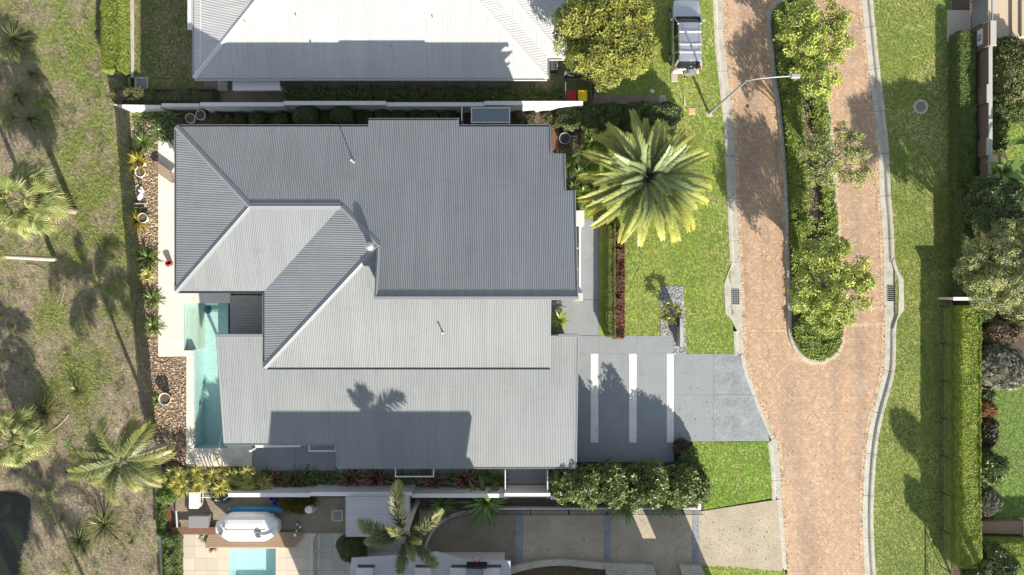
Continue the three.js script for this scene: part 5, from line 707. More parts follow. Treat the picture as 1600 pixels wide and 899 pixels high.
// ---- trees
function tree(name, label, base, top, hc, blobs, n, pal, seed, geo, opt = {}) { // blobs relative to the crown centre (m)
  const [x, z] = P(...base), [tx, tz] = P(...top, hc), o = thing(name, label, 'tree', x, opt.y || 0, z, 0, opt.group), cx = tx - x, cz = tz - z, r = rng(seed), B = blobs.map(b => [b[0] + cx, b[1] + hc, b[2] + cz, b[3], b[4], b[5]]), tr = [tube([[0, -0.1, 0], [cx * 0.2, hc * 0.35, cz * 0.2], [cx * 0.7, hc * 0.75, cz * 0.7]], opt.r || 0.09, 8, 8, 0.6)];
  for (const b of B) { tr.push(tube([[cx * 0.4, hc * 0.5, cz * 0.4], [mix(cx * 0.6, b[0], 0.5), mix(hc * 0.7, b[1], 0.5), mix(cz * 0.6, b[2], 0.5)], [b[0], b[1], b[2]]], (opt.r || 0.09) * 0.4, 5, 6, 0.4)); for (let k = 0; k < (opt.twigs || 3); k++) tr.push(tube([[b[0], b[1], b[2]], [b[0] + (r() - 0.5) * b[3], b[1] + r() * b[4] * 0.5, b[2] + (r() - 0.5) * b[5]], [b[0] + (r() - 0.5) * 1.8 * b[3], b[1] + (r() - 0.2) * b[4], b[2] + (r() - 0.5) * 1.8 * b[5]]], (opt.r || 0.09) * 0.16, 4, 4, 0.4)); }
  mesh('trunk', tr, opt.bark || M([0.34, 0.31, 0.26], 0.9), o); const cr = foliage(o, 'crown', geo, opt.m || mat.leaf, blobPts(B, n, seed + 1, opt.shell ?? 0.35), pal, seed + 2, opt.s0 || 0.7, opt.s1 || 1.2);
  if (opt.flowers) foliage(o, 'flowers', clump.small, mat.leaf, blobPts(B.slice(0, opt.flowers[2]), opt.flowers[0], seed + 8, 0.95), [opt.flowers[1]], seed + 9); return o;
}
function crownBlobs(n, R, H, seed, k = 0.4) { const r = rng(seed), b = []; for (let i = 0; i < n; i++) { const a = i * 2.4 + r(), d = R * Math.sqrt((i + 0.3) / n) * 0.78; b.push([Math.cos(a) * d, (1 - (d / R) ** 2) * H * 0.5 + (r() - 0.5) * H * 0.35, Math.sin(a) * d, R * k * (0.7 + 0.5 * r()), H * 0.34 * (0.7 + 0.5 * r()), R * k * (0.7 + 0.5 * r())]); } return b; }
const street = [[0.20, 0.26, 0.04], [0.36, 0.42, 0.065], [0.50, 0.54, 0.11], [0.27, 0.33, 0.08]];
tree('shade_tree', 'big dense yellow-green tree beside the white roof and the parked car', [930, 95], [946, 58], 4.4, crownBlobs(40, 3.35, 3.0, 301, 0.25), 5200, [[0.09, 0.12, 0.016], [0.23, 0.25, 0.03], [0.36, 0.36, 0.05], [0.14, 0.17, 0.022]], 301, clump.big, { r: 0.16, s0: 0.55, s1: 0.95, shell: 0.6 });
tree('street_tree', 'sparse lime-leaved tree at the lamp end of the street island', [1250, 78], [1272, 55], 3.2, crownBlobs(46, 2.7, 1.5, 311, 0.15), 900, street, 311, clump.big, { s0: 0.55, s1: 0.9, shell: 0.2 });
tree('street_tree', 'thin lime-leaved tree right beside the lamp head on the island', [1258, 150], [1275, 118], 3.2, crownBlobs(18, 1.7, 1.1, 313, 0.2), 360, street, 313, clump.big, { s0: 0.55, s1: 0.9, shell: 0.2 });
tree('street_tree', 'see-through grey-twigged tree over the middle of the street island', [1272, 270], [1302, 250], 3.2, crownBlobs(40, 2.7, 1.4, 315, 0.15), 560, [[0.18, 0.22, 0.06], [0.30, 0.34, 0.08], [0.38, 0.40, 0.12]], 315, clump.big, { s0: 0.5, s1: 0.85, shell: 0.1, twigs: 7, bark: M([0.44, 0.41, 0.36], 0.9) });
tree('street_tree', 'fullest street tree, over the rounded end of the street island', [1274, 452], [1294, 446], 3.3, crownBlobs(60, 3.1, 1.7, 317, 0.15).map(b => [b[0], b[1], b[2] * 1.1, b[3], b[4], b[5]]), 1600, street, 317, clump.big, { s0: 0.55, s1: 0.9, shell: 0.2, twigs: 5, bark: M([0.44, 0.41, 0.36], 0.9) });
tree('flowering_tree', 'wide grey-branched tree with purple blossom over the white beam', [1540, 425], [1572, 420], 4.2, crownBlobs(36, 3.4, 1.9, 321, 0.22), 4600, [[0.14, 0.18, 0.04], [0.28, 0.32, 0.09], [0.44, 0.47, 0.17], [0.22, 0.23, 0.11]], 321, clump.big, { s0: 0.4, s1: 0.75, shell: 0.15, twigs: 8, bark: M([0.40, 0.37, 0.34], 0.9), flowers: [120, [0.20, 0.09, 0.24], 5] });
tree('garden_tree', 'dark green tree between the paddle-leaved plant and the flowering tree', [1530, 335], [1552, 325], 2.6, crownBlobs(14, 2.1, 1.8, 323, 0.4), 4200, [...DG, [0.10, 0.12, 0.03]], 323, clump.big, { s0: 0.5, s1: 0.85, shell: 0.4 });
tree('screen_tree', 'low spreading dark tree past the garden wall end of the lime hedge', [1530, 892], [1544, 893], 1.0, crownBlobs(18, 2.1, 0.9, 325, 0.34), 4200, [...DG, [0.07, 0.09, 0.02]], 325, clump.big, { s0: 0.5, s1: 0.85, shell: 0.45 });
tree('screen_tree', 'tall spreading tree beyond the dark leafy tree', [1539, 955], [1641, 1025], 5.6, crownBlobs(12, 0.85, 1.2, 327, 0.4), 1100, MG, 327, clump.big, { s0: 0.6, s1: 1, shell: 0.3, r: 0.14 });
tree('screen_tree', 'narrow tree beyond the dark leafy tree, lower than its neighbour', [1526, 990], [1595, 1041], 4.0, crownBlobs(10, 0.75, 1.1, 329, 0.4), 800, MG, 329, clump.big, { s0: 0.6, s1: 1, shell: 0.3 });
// right-hand garden
shrub('leafy_shrub', 'large sunlit shrub behind the number plate end of the brown wall', 1580, 112, 2.0, 1.5, 5200, [[0.06, 0.09, 0.018], [0.14, 0.17, 0.035], [0.24, 0.25, 0.07]], 331, clump.big, { az: 1.25, s0: 0.5, s1: 0.85 });
shrub('leafy_shrub', 'olive shrub against the white dividing wall under the flowering tree', 1536, 490, 0.8, 1.2, 900, MG, 351, clump.mid, {}); shrub('leafy_shrub', 'pale leafy shrub beyond the bronze one', 1594, 500, 1.1, 1.3, 1300, [[0.12, 0.14, 0.04], [0.24, 0.25, 0.08]], 353, clump.mid, {}); shrub('leafy_shrub', 'bright green shrub beside the courtyard lawn and sunlit shrub', 1598, 172, 1.0, 1.1, 1100, MG, 355, clump.mid, { ax: 1.3 }); shrub('leafy_shrub', 'dark green shrub filling the bed behind the brown wall', 1560, 165, 0.7, 0.9, 900, DG, 357, clump.mid, { az: 1.4 });
shrub('leafy_shrub', 'dark shrub between the garden steps and the big sunlit shrub', 1572, 78, 1.2, 1.1, 2200, DG, 333, clump.big, { ax: 1.4, az: 0.7, s0: 0.5, s1: 0.85 });
shrub('leafy_shrub', 'green leafy shrub between the brown wall and the courtyard lawn', 1557, 212, 0.7, 1.2, 1100, MG, 335, clump.broad, { az: 1.8, s0: 0.6, s1: 1 });
shrub('flowering_shrub', 'grey-green shrub speckled with white blossom beside the lime hedge', 1562, 572, 1.9, 1.9, 6000, [[0.09, 0.10, 0.05], [0.17, 0.17, 0.10], [0.07, 0.075, 0.04]], 337, clump.mid, { ax: 1.15, az: 0.9, s0: 0.5, s1: 0.9, flowers: [1500, [0.62, 0.60, 0.52], [0.5, 0.46, 0.46]] });
shrub('brown_shrub', 'bronze-leaved shrub between the flowering tree and white-blossomed shrub', 1560, 522, 1.3, 1.4, 2200, [[0.10, 0.06, 0.03], [0.17, 0.10, 0.05], [0.22, 0.13, 0.06], [0.06, 0.06, 0.02]], 339, clump.mid, { ax: 1.3, az: 0.8 });
shrub('orange_shrub', 'orange-red low shrub in the border beside the lime hedge', 1543, 640, 0.62, 0.7, 1000, [[0.26, 0.09, 0.015], [0.34, 0.14, 0.02], [0.14, 0.09, 0.02]], 341, clump.mid, { s0: 0.5, s1: 0.9 });
shrub('border_shrub', 'dark little shrub between the orange one and the white-blossomed one', 1543, 617, 0.5, 0.6, 600, DG, 343, clump.mid, {}); shrub('border_shrub', 'twiggy dark shrub between the orange one and large-leaved shrub', 1544, 676, 0.75, 0.8, 900, [[0.05, 0.045, 0.02], [0.09, 0.09, 0.03], [0.10, 0.05, 0.03]], 345, clump.mid, { az: 1.3 });
shrub('paddle_shrub', 'large-leaved glossy shrub bulging over the garden lawn edge', 1545, 736, 1.25, 1.4, 1700, [[0.07, 0.12, 0.02], [0.14, 0.20, 0.04], [0.24, 0.30, 0.09]], 347, clump.broad, { m: mat.leafGloss, s0: 0.6, s1: 1 });
shrub('grey_shrub', 'fine grey-green shrub between large-leaved shrub and low garden wall', 1546, 785, 1.0, 1.0, 2600, [[0.10, 0.11, 0.06], [0.18, 0.18, 0.11], [0.07, 0.08, 0.04]], 349, clump.small, {});
[['plant with huge bright paddle leaves behind the end of the brown wall', 1573, 268, 2.4, 84], ['paddle-leaved plant reaching beyond the frame beside the flowering tree', 1606, 290, 2.2, 85], ['shorter paddle-leaved plant between the brown wall and dark green tree', 1556, 292, 1.3, 86], ['tall paddle-leaved plant beside the big sunlit shrub, beyond the frame', 1625, 215, 2.6, 87]].forEach(([l, x, y, st, sd]) => strapPlant('banana_plant', l, x, y, rosette(15, 1.35, 0.36, sd, { c0: [0.085, 0.165, 0.022], c1: [0.18, 0.28, 0.045], e0: 0.25, e1: 1.3, droop: 1.3 }), 1.0, { stem: st, ph: st + 0.4 }));

// ---- street island planting
{
  const inn = offset(isl, -0.21, true); struct('island_bed', prism(inn, -0.19, -0.005), mat.mulch, 'bark mulch bed inside the street island kerb', 'garden bed');
  const r = rng(55), pts = [], b = bounds(inn), mul = poly([[1236, 20], [1247, 18], [1262, 120], [1272, 180], [1282, 300], [1290, 372], [1262, 378], [1258, 300], [1249, 190], [1244, 120]]), edge = offset(isl, -0.34, true);
  for (let i = 0; i < 26000; i++) { const x = b[0] + r() * b[2], z = b[1] + r() * b[3]; if (!inside([x, z], edge) || z < -20) continue; if (inside([x, z], mul) && r() < 0.97) continue; const k = fbm(x * 1.8, z * 1.8, 3, 57); if (k < 0.36) continue; pts.push([x, 0.08 + 0.42 * k + 0.1 * r(), z, 0, 1, 0]); if (r() < 0.4) pts.push([x, 0.05 + 0.2 * r(), z, 0, 1, 0]); }
  const o = foliage(scene, 'island_groundcover', clump.mid, mat.leaf, pts, [[0.11, 0.175, 0.018], [0.21, 0.285, 0.03], [0.32, 0.385, 0.05], [0.14, 0.21, 0.02]], 58, 0.65, 1.25); tag(o, 'leafy green ground cover filling the street island', 'ground cover', null, 'stuff');
}
// ---- stones: river pebbles along the fence, grey pebbles in the front bed, bark in the island
function pebbles(name, label, pts, n, s0, s1, pal, seed, y, m) { const r = rng(seed), b = bounds(pts), list = [], g = new THREE.IcosahedronGeometry(0.5, 0); g.scale(1, 0.5, 0.75); for (let i = 0; i < n; i++) { const p = [b[0] + r() * b[2], b[1] + r() * b[3]]; if (!inside(p, pts)) continue; const s = mix(s0, s1, r() * r()), c = mul3(mix3(pal[Math.floor(r() * pal.length)], pal[Math.floor(r() * pal.length)], r()), 0.8 + 0.4 * r()); list.push([p[0], y + s * 0.12, p[1], r() * 6.3, s, ...c]); } const im = scatter(g, m, list); im.name = numbered(name); scene.add(im); tag(im, label, 'pebbles', null, 'stuff'); }
const stoneM = M([1, 1, 1], 0.8);
const strip = [...fenceBase.slice(2, 9), ...poly([[291, 730], [291, 558], [247, 558], [247, 218], [270, 218], [270, 170], [199, 168]])];
struct('pebble_strip', prism(strip, -0.19, 0), mat.mulch, 'mulched garden strip between the fence and the terrace', 'garden bed');
pebbles('river_pebbles', 'tan and brown river pebbles along the garden strip by the fence', strip, 15000, 0.06, 0.2, [[0.42, 0.33, 0.22], [0.30, 0.22, 0.14], [0.52, 0.44, 0.32], [0.18, 0.13, 0.09], [0.36, 0.25, 0.15]], 401, 0, stoneM);
struct('gravel_bed', prism(beds.pebble, -0.1, 0.012), mat.gravelG, 'grey gravel bed beside the letterbox wall', 'garden bed');
pebbles('grey_pebbles', 'grey and white pebbles in the bed at the letterbox', beds.pebble, 4200, 0.05, 0.12, [[0.40, 0.40, 0.40], [0.22, 0.22, 0.23], [0.10, 0.10, 0.11], [0.55, 0.55, 0.54]], 403, 0.012, stoneM);
{ const q = poly([[862, 470], [877, 470], [877, 521], [862, 521]]); struct('gravel_bed', prism(q, -0.1, 0.02), mat.gravelG, 'narrow gravel bed between the roof edge and front path', 'garden bed'); pebbles('grey_pebbles', 'dark pebbles in the narrow bed against the lower roof', q, 500, 0.05, 0.11, [[0.30, 0.30, 0.30], [0.12, 0.12, 0.12]], 405, 0.02, stoneM); }
{ const g = leafClump(3, 0.12, 0.05, 0.04, 9, 0.1), mul = poly([[1233, 20], [1247, 18], [1262, 120], [1275, 180], [1285, 300], [1292, 374], [1260, 380], [1255, 300], [1246, 190], [1240, 120]]), r = rng(61), b = bounds(mul), l = []; for (let i = 0; i < 5200; i++) { const p = [b[0] + r() * b[2], b[1] + r() * b[3]]; if (inside(p, mul)) l.push([p[0], 0.01 + 0.02 * r(), p[1], r() * 6.3, 0.5 + 0.8 * r(), ...mul3(mix3([0.20, 0.13, 0.09], [0.42, 0.33, 0.27], r()), 0.7 + 0.5 * r())]); } const im = scatter(g, M([1, 1, 1], 0.9, { side: THREE.DoubleSide }), l); im.name = numbered('bark_chips'); scene.add(im); tag(im, 'coarse bark chips down the middle of the street island', 'mulch', null, 'stuff'); }
// ================================================================ beds and neighbouring paving
struct('wall_bed', prism(poly([[270, 168], [862, 168], [930, 160], [930, 205], [908, 205], [908, 345], [893, 345], [862, 240], [270, 240]]), -0.19, -0.012), mat.soil, 'dark garden soil between the boundary wall and the grey house', 'garden bed');
struct('side_bed', prism(poly([[394, 728.5], [1083, 723], [1100, 740], [1100, 798], [640, 798], [394, 775], [256, 775], [252, 730]]), -0.19, -0.012), mat.soil, 'dark planted soil along the side wall of the grey house', 'garden bed');
struct('right_garden_bed', prism(poly([[1488.5, -80], [1760, -80], [1760, 1010], [1488.5, 1010]]), -0.19, -0.012), mat.soil, 'brown garden soil of the hedged property', 'garden bed');
struct('neighbour_path', prism(poly([[318.5, 95], [938, 95], [938, 148], [1030, 148], [1030, 162], [318.5, 166]]), -0.19, 0.004), mat.aggDark, 'pebbled concrete path beside the white-roofed house', 'path');
{ const a = struct('shrub_bed', prism(poly([[930.5, 162.4], [1058, 162.4], [1058, 204], [930.5, 204]]), -0.05, 0.006), mat.soil, 'dark mulch under the glossy shrub row', 'garden bed'); }
single('path_slab', prism(poly([[1030.4, 149], [1041, 149], [1041, 162], [1030.4, 162]]), -0.1, 0.03, 0.008), mat.concrete, 'pale end slab of the path into the front lawn', 'slab');
{ const s = struct('pebbled_driveway', null, null, 'exposed pebble driveway beside the black picket fence', 'driveway');
  struct('driveway_base', prism(poly([[655, 797], [1095, 797], [1095, 930], [655, 930]]), -0.19, -0.006), mat.aggDark, 'dark base under the pebbled driveway panels', 'paving');
  const arc = [[669, 856], [671, 838], [682, 820], [700, 806], [722, 799], [770, 797]];
  slab(s, 'panel', poly([...arc, [805, 798], [805, 876], [738, 876], [712, 871], [690, 862]]), -0.1, 0.006, mat.aggDark); slab(s, 'panel', poly([[817.4, 798], [943.6, 798], [943.6, 930], [817.4, 930]]), -0.1, 0.006, mat.agg); slab(s, 'panel', poly([[954.4, 798], [1081.6, 798], [1081.6, 930], [954.4, 930]]), -0.1, 0.006, mat.agg); slab(s, 'panel', poly([[1092.4, 800], [1215.5, 781], [1219, 830], [1223.5, 893], [1092.4, 884]]), -0.19, 0.006, mat.agg);
  for (const x of [805.4, 944, 1082]) slab(s, 'dark_band', poly([[x, 798], [x + 10.6 + (x < 810 ? 1.2 : 0), 798], [x + 10.6 + (x < 810 ? 1.2 : 0), 930], [x, 930]]), -0.1, 0.004, mat.driveOld);
  const kb = thing('curved_kerb', 'low curved pale kerb wall at the end of the pebbled driveway', 'kerb'), k = smooth(poly([[664, 862], [669, 842], [680, 823], [698, 808], [720, 800], [752, 795], [772, 794]]), 28); mesh('wall', prism([...offset(k, 0.1), ...offset(k, -0.1).reverse()], -0.1, 0.34, 0.02), mat.concrete, kb); const ki = offset(k, -0.16).map(p => [p[0], 0.9, p[1]]); mesh('rail', [tube(ki, 0.025, 6, 40)], mat.black, kb); for (let i = 2; i < 27; i += 6) mesh('post', rod([ki[i][0], 0, ki[i][2]], [ki[i][0], 0.95, ki[i][2]], 0.025), mat.black, kb);
  const k2 = smooth(poly([[790, 892], [815, 884], [845, 878], [880, 876], [920, 880], [944, 882]]), 20), kc = thing('curved_kerb', 'broad curved concrete edging with small plants inside it', 'kerb'); mesh('wall', prism([...offset(k2, -0.22), ...offset(k2, 0.22).reverse()], -0.1, 0.4, 0.03), mat.concrete, kc); const k3 = smooth(poly([[800, 906], [830, 892], [868, 884], [910, 885], [944, 887]]), 20); struct('kerb_bed', prism([...offset(k2, 0.24), ...poly([[944, 930], [800, 930]])], -0.1, 0.2), mat.soil, 'soil bed inside the broad curved concrete edging', 'garden bed');
  single('concrete_plinth', prism(poly([[944, 880], [1020, 884], [1031, 912], [950, 912]], 0.5), -0.1, 0.5, 0.03), mat.concrete, 'wide grey concrete plinth beside the curved edging', 'plinth'); single('concrete_plinth', prism(poly([[1062, 884], [1096, 886], [1108, 912], [1070, 912]], 0.5), -0.1, 0.5, 0.03), mat.concrete, 'small concrete plinth beside the corner lawn', 'plinth');
}
{ // pump yard, tiled pool terrace
  struct('pump_yard', prism(poly([[258, 772], [541, 778], [541, 833], [290, 833], [258, 833]]), -0.19, -0.004), mat.aggDark, 'brown pebbled yard with the pool pump gear', 'paving');
  const t = struct('pool_terrace', null, null, 'tan stone tiles round the neighbouring pool', 'terrace'), m1 = [0.92, 1, 1.06].map(k => M([0.50 * k, 0.435 * k, 0.345 * k], 0.85, { bumpMap: bumpN, bumpScale: 0.003 })), m2 = [0.92, 1, 1.05].map(k => M([0.42 * k, 0.39 * k, 0.34 * k], 0.85, { bumpMap: bumpN, bumpScale: 0.003 })), r = rng(31);
  struct('pool_terrace_bed', prism(poly([[284, 833], [650, 833], [650, 960], [284, 960]]), -0.19, 0.0, 0, [poly([[357.5, 857.5], [430.5, 857.5], [430.5, 959], [357.5, 959]])]), M([0.30, 0.26, 0.21], 0.9), 'mortar bed under the neighbouring pool tiles', 'terrace');
  const gr = (x0, y0, x1, y1, nx, ny, m) => { for (let i = 0; i < nx; i++) for (let j = 0; j < ny; j++) slab(t, 'tile', quad(mix(x0, x1, i / nx), mix(y0, y1, j / ny), mix(x0, x1, (i + 1) / nx), mix(y0, y1, (j + 1) / ny), 0.005), -0.01, 0.022 + 0.002 * r(), m[Math.floor(r() * 3)], 0.003); };
  gr(286, 834, 357.5, 930, 4, 5, m1); gr(430.5, 834, 500, 930, 4, 5, m1); gr(357.5, 846, 430.5, 857.5, 4, 1, m1); gr(500, 834, 640, 930, 7, 5, m2);
  single('edging', box(X(284), -0.1, Z(832), X(285.6), 0.14, Z(940), 0.02), mat.timber, 'brown timber edging between pool tiles and leafy strip', 'edging');
  const e = poly([[242, 740], [248, 740], [264, 960], [257, 960]]); single('boundary_edging', prism(e, -0.2, 0.16, 0.02), mat.concrete, 'grey concrete edging at the foot of the weedy bank', 'edging');
  const e2 = poly([[203, -60], [209, -60], [209.5, 122], [205, 122]]); single('lawn_edging', prism(e2, -0.2, 0.1, 0.02), mat.concrete, 'pale concrete edging between clipped hedge and worn lawn', 'edging');
}
// ================================================================ walls and fences
function wallRun(o, segs, z0, th, m) { segs.forEach(([a, b, y, h], i) => { const x0 = X(a, h), x1 = X(b, h), z = Z(y, h); const s = mesh('wall_panel', box(x0 + 0.004, -0.15, z - th / 2, x1 - 0.004, h - 0.06, z + th / 2), m, o); mesh('coping', box(x0, h - 0.06, z - th / 2 - 0.03, x1, h, z + th / 2 + 0.03, 0.008), mat.white, s); }); }
{
  const o = thing('boundary_wall', 'stepped white rendered wall between the grey and white roofed houses', 'wall');
  wallRun(o, [[312, 443, 163, 1.75], [443, 603, 161, 1.9], [603, 757, 163, 1.75], [757, 911, 161, 1.85]], 0, 0.2, mat.render);
  const q = poly([[176, 163], [251, 164], [251, 170], [200, 172]], 0.9); mesh('wall_panel', prism(q, -0.1, 0.9, 0.02), mat.render, o); mesh('wall_panel', box(X(252, 1), -0.1, Z(164, 1) - 0.1, X(311, 1), 1.0, Z(164, 1) + 0.1), mat.render, o);
  const s = thing('boundary_wall', 'stepped white rendered wall between the red plants and the pump yard', 'wall');
  wallRun(s, [[356, 484, 774, 1.75], [484, 643, 772.5, 1.9], [643, 788, 775, 1.75], [788, 860, 774, 1.9], [860, 1095, 778, 1.75]], 0, 0.2, mat.render);
  const [ex, ez] = P(1096, 774, 1.8); mesh('end_pier', box(ex - 0.35, -0.1, ez - 0.2, ex + 0.12, 1.85, ez + 0.22, 0.01), mat.render, s); mesh('end_return', box(ex - 0.12, -0.1, ez + 0.23, ex + 0.1, 1.4, ez + 1.05, 0.01), mat.render, s);
  const pg = thing('side_gate', 'thin white gate post and rail across the side path at the tall shrubs', 'gate'), gx = X(854, 1); mesh('gate_frame', [box(gx, 0, Z(730, 1), gx + 0.06, 1.8, Z(730, 1) + 0.06), box(gx, 1.72, Z(730, 1) + 0.06, gx + 0.06, 1.8, Z(772, 1)), box(gx, 0, Z(772, 1), gx + 0.06, 1.8, Z(772, 1) + 0.06), box(gx, 0.15, Z(730, 1) + 0.06, gx + 0.06, 0.23, Z(772, 1))], mat.white, pg); for (let i = 1; i < 14; i++) mesh('picket', box(gx + 0.02, 0.23, mix(Z(730, 1), Z(772, 1), i / 14), gx + 0.04, 1.72, mix(Z(730, 1), Z(772, 1), i / 14) + 0.02), mat.white, pg);
  const g3 = copy(pg, 'thin white gate frame across the shaded path beside the red rosette bed', X(789, 1) - gx, 0, 0); const g4 = thing('side_gate', 'white-edged gate between the boundary wall and roof step', 'gate'); const hx = X(722, 1); mesh('gate_frame', [box(hx, 0, Z(176), hx + 0.07, 1.75, Z(176) + 0.07), box(hx, 0, Z(197), hx + 0.07, 1.75, Z(197) + 0.07), box(hx, 1.67, Z(176) + 0.07, hx + 0.07, 1.75, Z(197))], mat.white, g4); mesh('gate_panel', box(hx + 0.02, 0.1, Z(176) + 0.07, hx + 0.05, 1.67, Z(197)), mat.charcoal, g4);
}
function picketFence(label, line, h, step, postEvery, m = mat.black, yf = () => 0, rad = 0.011) { // line: world points
  const o = thing('picket_fence', label, 'fence'), gp = new THREE.BoxGeometry(rad * 2, h - 0.1, rad * 2), gpost = new THREE.BoxGeometry(0.06, h + 0.06, 0.06); let acc = 0, pa = 0; uvm(gp); let first = true;
  for (let i = 0; i < line.length - 1; i++) {
    const a = line[i], b = line[i + 1], L = Math.hypot(b[0] - a[0], b[1] - a[1]), ang = -Math.atan2(b[1] - a[1], b[0] - a[0]), y0 = yf(...a), y1 = yf(...b);
    for (const y of [0.1, h - 0.06]) { const r = mesh('rail', [rod([a[0], y0 + y, a[1]], [b[0], y1 + y, b[1]], 0.02, 4)], m, o); }
    for (let d = (step - acc) % step; d < L; d += step) { const t = d / L, k = mesh('picket', gp, m, o); k.position.set(mix(a[0], b[0], t), mix(y0, y1, t) + h / 2, mix(a[1], b[1], t)); k.rotation.y = ang; }
    for (let d = first ? 0 : (postEvery - pa) % postEvery; d < L; d += postEvery) { const t = d / L, k = mesh('post', gpost, m, o); k.position.set(mix(a[0], b[0], t), mix(y0, y1, t) + h / 2, mix(a[1], b[1], t)); k.rotation.y = ang; first = false; }
    acc = (acc + L) % step; pa = (pa + L) % postEvery;
  }
  return o;
}
picketFence('black metal picket fence between the weedy bank and the pebble strip', fenceBase.slice(2, 9), 1.4, 0.1, 2.4);
{ const o = picketFence('black metal picket fence along the pebbled driveway', poly([[770, 796], [1092, 796]]), 1.15, 0.11, 2.5), a = P(770, 794.5); const w = single('low_wall', box(a[0], -0.1, a[1] - 0.14, X(1092), 0.36, a[1] - 0.0, 0.015), mat.render, 'low white wall under the black driveway fence', 'wall'); }
{ const o = thing('wire_fence', 'low wire fence with a brown top rail in front of the lime hedge', 'fence'), x = X(1470), m = M([0.16, 0.10, 0.075], 0.8); mesh('rail', box(x - 0.03, 1.14, Z(472), x + 0.03, 1.2, Z(960)), m, o); for (let y = 478, i = 0; y < 960; y += 58, i++) mesh('post', box(x - 0.025, -0.1, Z(y), x + 0.025, 1.139, Z(y) + 0.05), mat.black, o); for (const y of [0.25, 0.5, 0.75, 0.98]) mesh('wire', rod([x - 0.035, y, Z(472)], [x - 0.035, y, Z(960)], 0.006, 4), mat.steel, o); }
{ // brown wall with piers, gate and number plate
  const o = thing('brown_wall', 'dark brown rendered boundary wall with piers and a house number plate', 'wall'), x = X(1516), z1 = Z(287, 0.9), z0 = Z(74, 0.9);
  mesh('wall_panel', box(x, -0.1, z0, x + 0.22, 1.72, z1), mat.brown, o); mesh('coping', box(x + 0.02, 1.72, z0 - 0.02, x + 0.26, 1.79, z1 + 0.03, 0.01), mat.greyWall, o);
  for (const [a, b] of [[133, 160], [216, 243]]) { const p = mesh('pier', box(x - 0.1, -0.1, Z(a, 1.7), x + 0.001, 1.74, Z(b, 1.7)), mat.brown, o); mesh('pier_cap', box(x - 0.12, 1.74, Z(a, 1.7) - 0.02, x - 0.002, 1.82, Z(b, 1.7) + 0.02), mat.greyWall, p); }
  const pz0 = Z(34, 1.9), pz1 = Z(73, 1.9); mesh('pier', box(x - 0.16, -0.1, pz0, x + 0.3, 1.98, pz1 - 0.05), mat.brown, o); mesh('pier_cap', box(x - 0.05, 1.98, pz0 - 0.03, x + 0.33, 2.05, pz1 - 0.02, 0.01), mat.greyWall, o);
  const cv = document.createElement('canvas'); cv.width = 256; cv.height = 128; const c = cv.getContext('2d'); c.fillStyle = '#c9ccd0'; c.fillRect(0, 0, 256, 128); c.fillStyle = '#23262b'; c.font = 'bold 104px sans-serif'; c.textAlign = 'center'; c.textBaseline = 'middle'; c.fillText('19', 128, 68); const ct = new THREE.CanvasTexture(cv); ct.colorSpace = THREE.SRGBColorSpace;
  const pl = new THREE.PlaneGeometry(1.0, 0.55); pl.rotateY(-Math.PI / 2); pl.translate(x - 0.205, 1.25, (pz0 + pz1) / 2 - 0.03); const back = mesh('number_plate', box(x - 0.2, 0.96, (pz0 + pz1) / 2 - 0.55, x - 0.16, 1.54, (pz0 + pz1) / 2 + 0.49), mat.metal, o, 'silver plate with the house number'); mesh('number', pl, M(0xffffff, 0.5, { map: ct }), back);
  const g = thing('slat_gate', 'blue-grey slatted gate beside the number plate pier', 'gate'), gz = Z(32, 1.7); mesh('frame', [box(x + 0.0, 0.05, gz - 1.9, x + 0.06, 1.75, gz - 1.82), box(x, 0.05, gz - 0.1, x + 0.06, 1.75, gz - 0.04), box(x + 0.24, 1.7, gz - 2.0, x + 0.3, 1.78, gz)], mat.steel, g); for (let i = 0; i < 15; i++) mesh('slat', box(x + 0.06, 0.1 + i * 0.105, gz - 1.82, x + 0.09, 0.19 + i * 0.105, gz - 0.1), mat.steel, g);
  single('paving_pad', prism(poly([[1480, 16], [1517, 16], [1517, 66], [1480, 66]]), -0.1, 0.03, 0.01), M([0.40, 0.35, 0.28], 0.85, { bumpMap: bumpN, bumpScale: 0.004 }), 'pale square paving pad before the slatted gate', 'paving');
  const s = thing('garden_steps', 'tan garden steps rising behind the brown wall', 'steps'), sm = M([0.44, 0.36, 0.26], 0.85, { bumpMap: bumpN, bumpScale: 0.004 }); [[1535, 1578], [1578, 1590], [1590, 1660]].forEach(([a, b], i) => mesh('step', box(X(a), -0.05, Z(-40), X(b) - 0.004, 0.06 + i * 0.17, Z(60), 0.012), sm, s));
  const d = thing('dividing_wall', 'white wall under the flowering tree ending at the lawn strip', 'wall'), dz = Z(467, 1.7); mesh('wall_panel', box(X(1491, 1.7), -0.1, dz - 0.08, X(1640, 1.7), 1.64, dz + 0.08), mat.render, d); mesh('coping', box(X(1490, 1.7), 1.64, dz - 0.11, X(1640, 1.7), 1.7, dz + 0.11, 0.01), mat.white, d);
  const l = thing('garden_wall', 'low dark garden wall with a pale end block beside the lawn', 'wall'); mesh('wall_panel', prism(poly([[1527, 812], [1590, 812], [1590, 832], [1527, 830]]), -0.05, 0.45, 0.02), mat.timber, l); mesh('end_block', prism(poly([[1590.5, 809], [1660, 809], [1660, 835], [1590.5, 835]]), -0.05, 0.52, 0.02), mat.concrete, l);
}
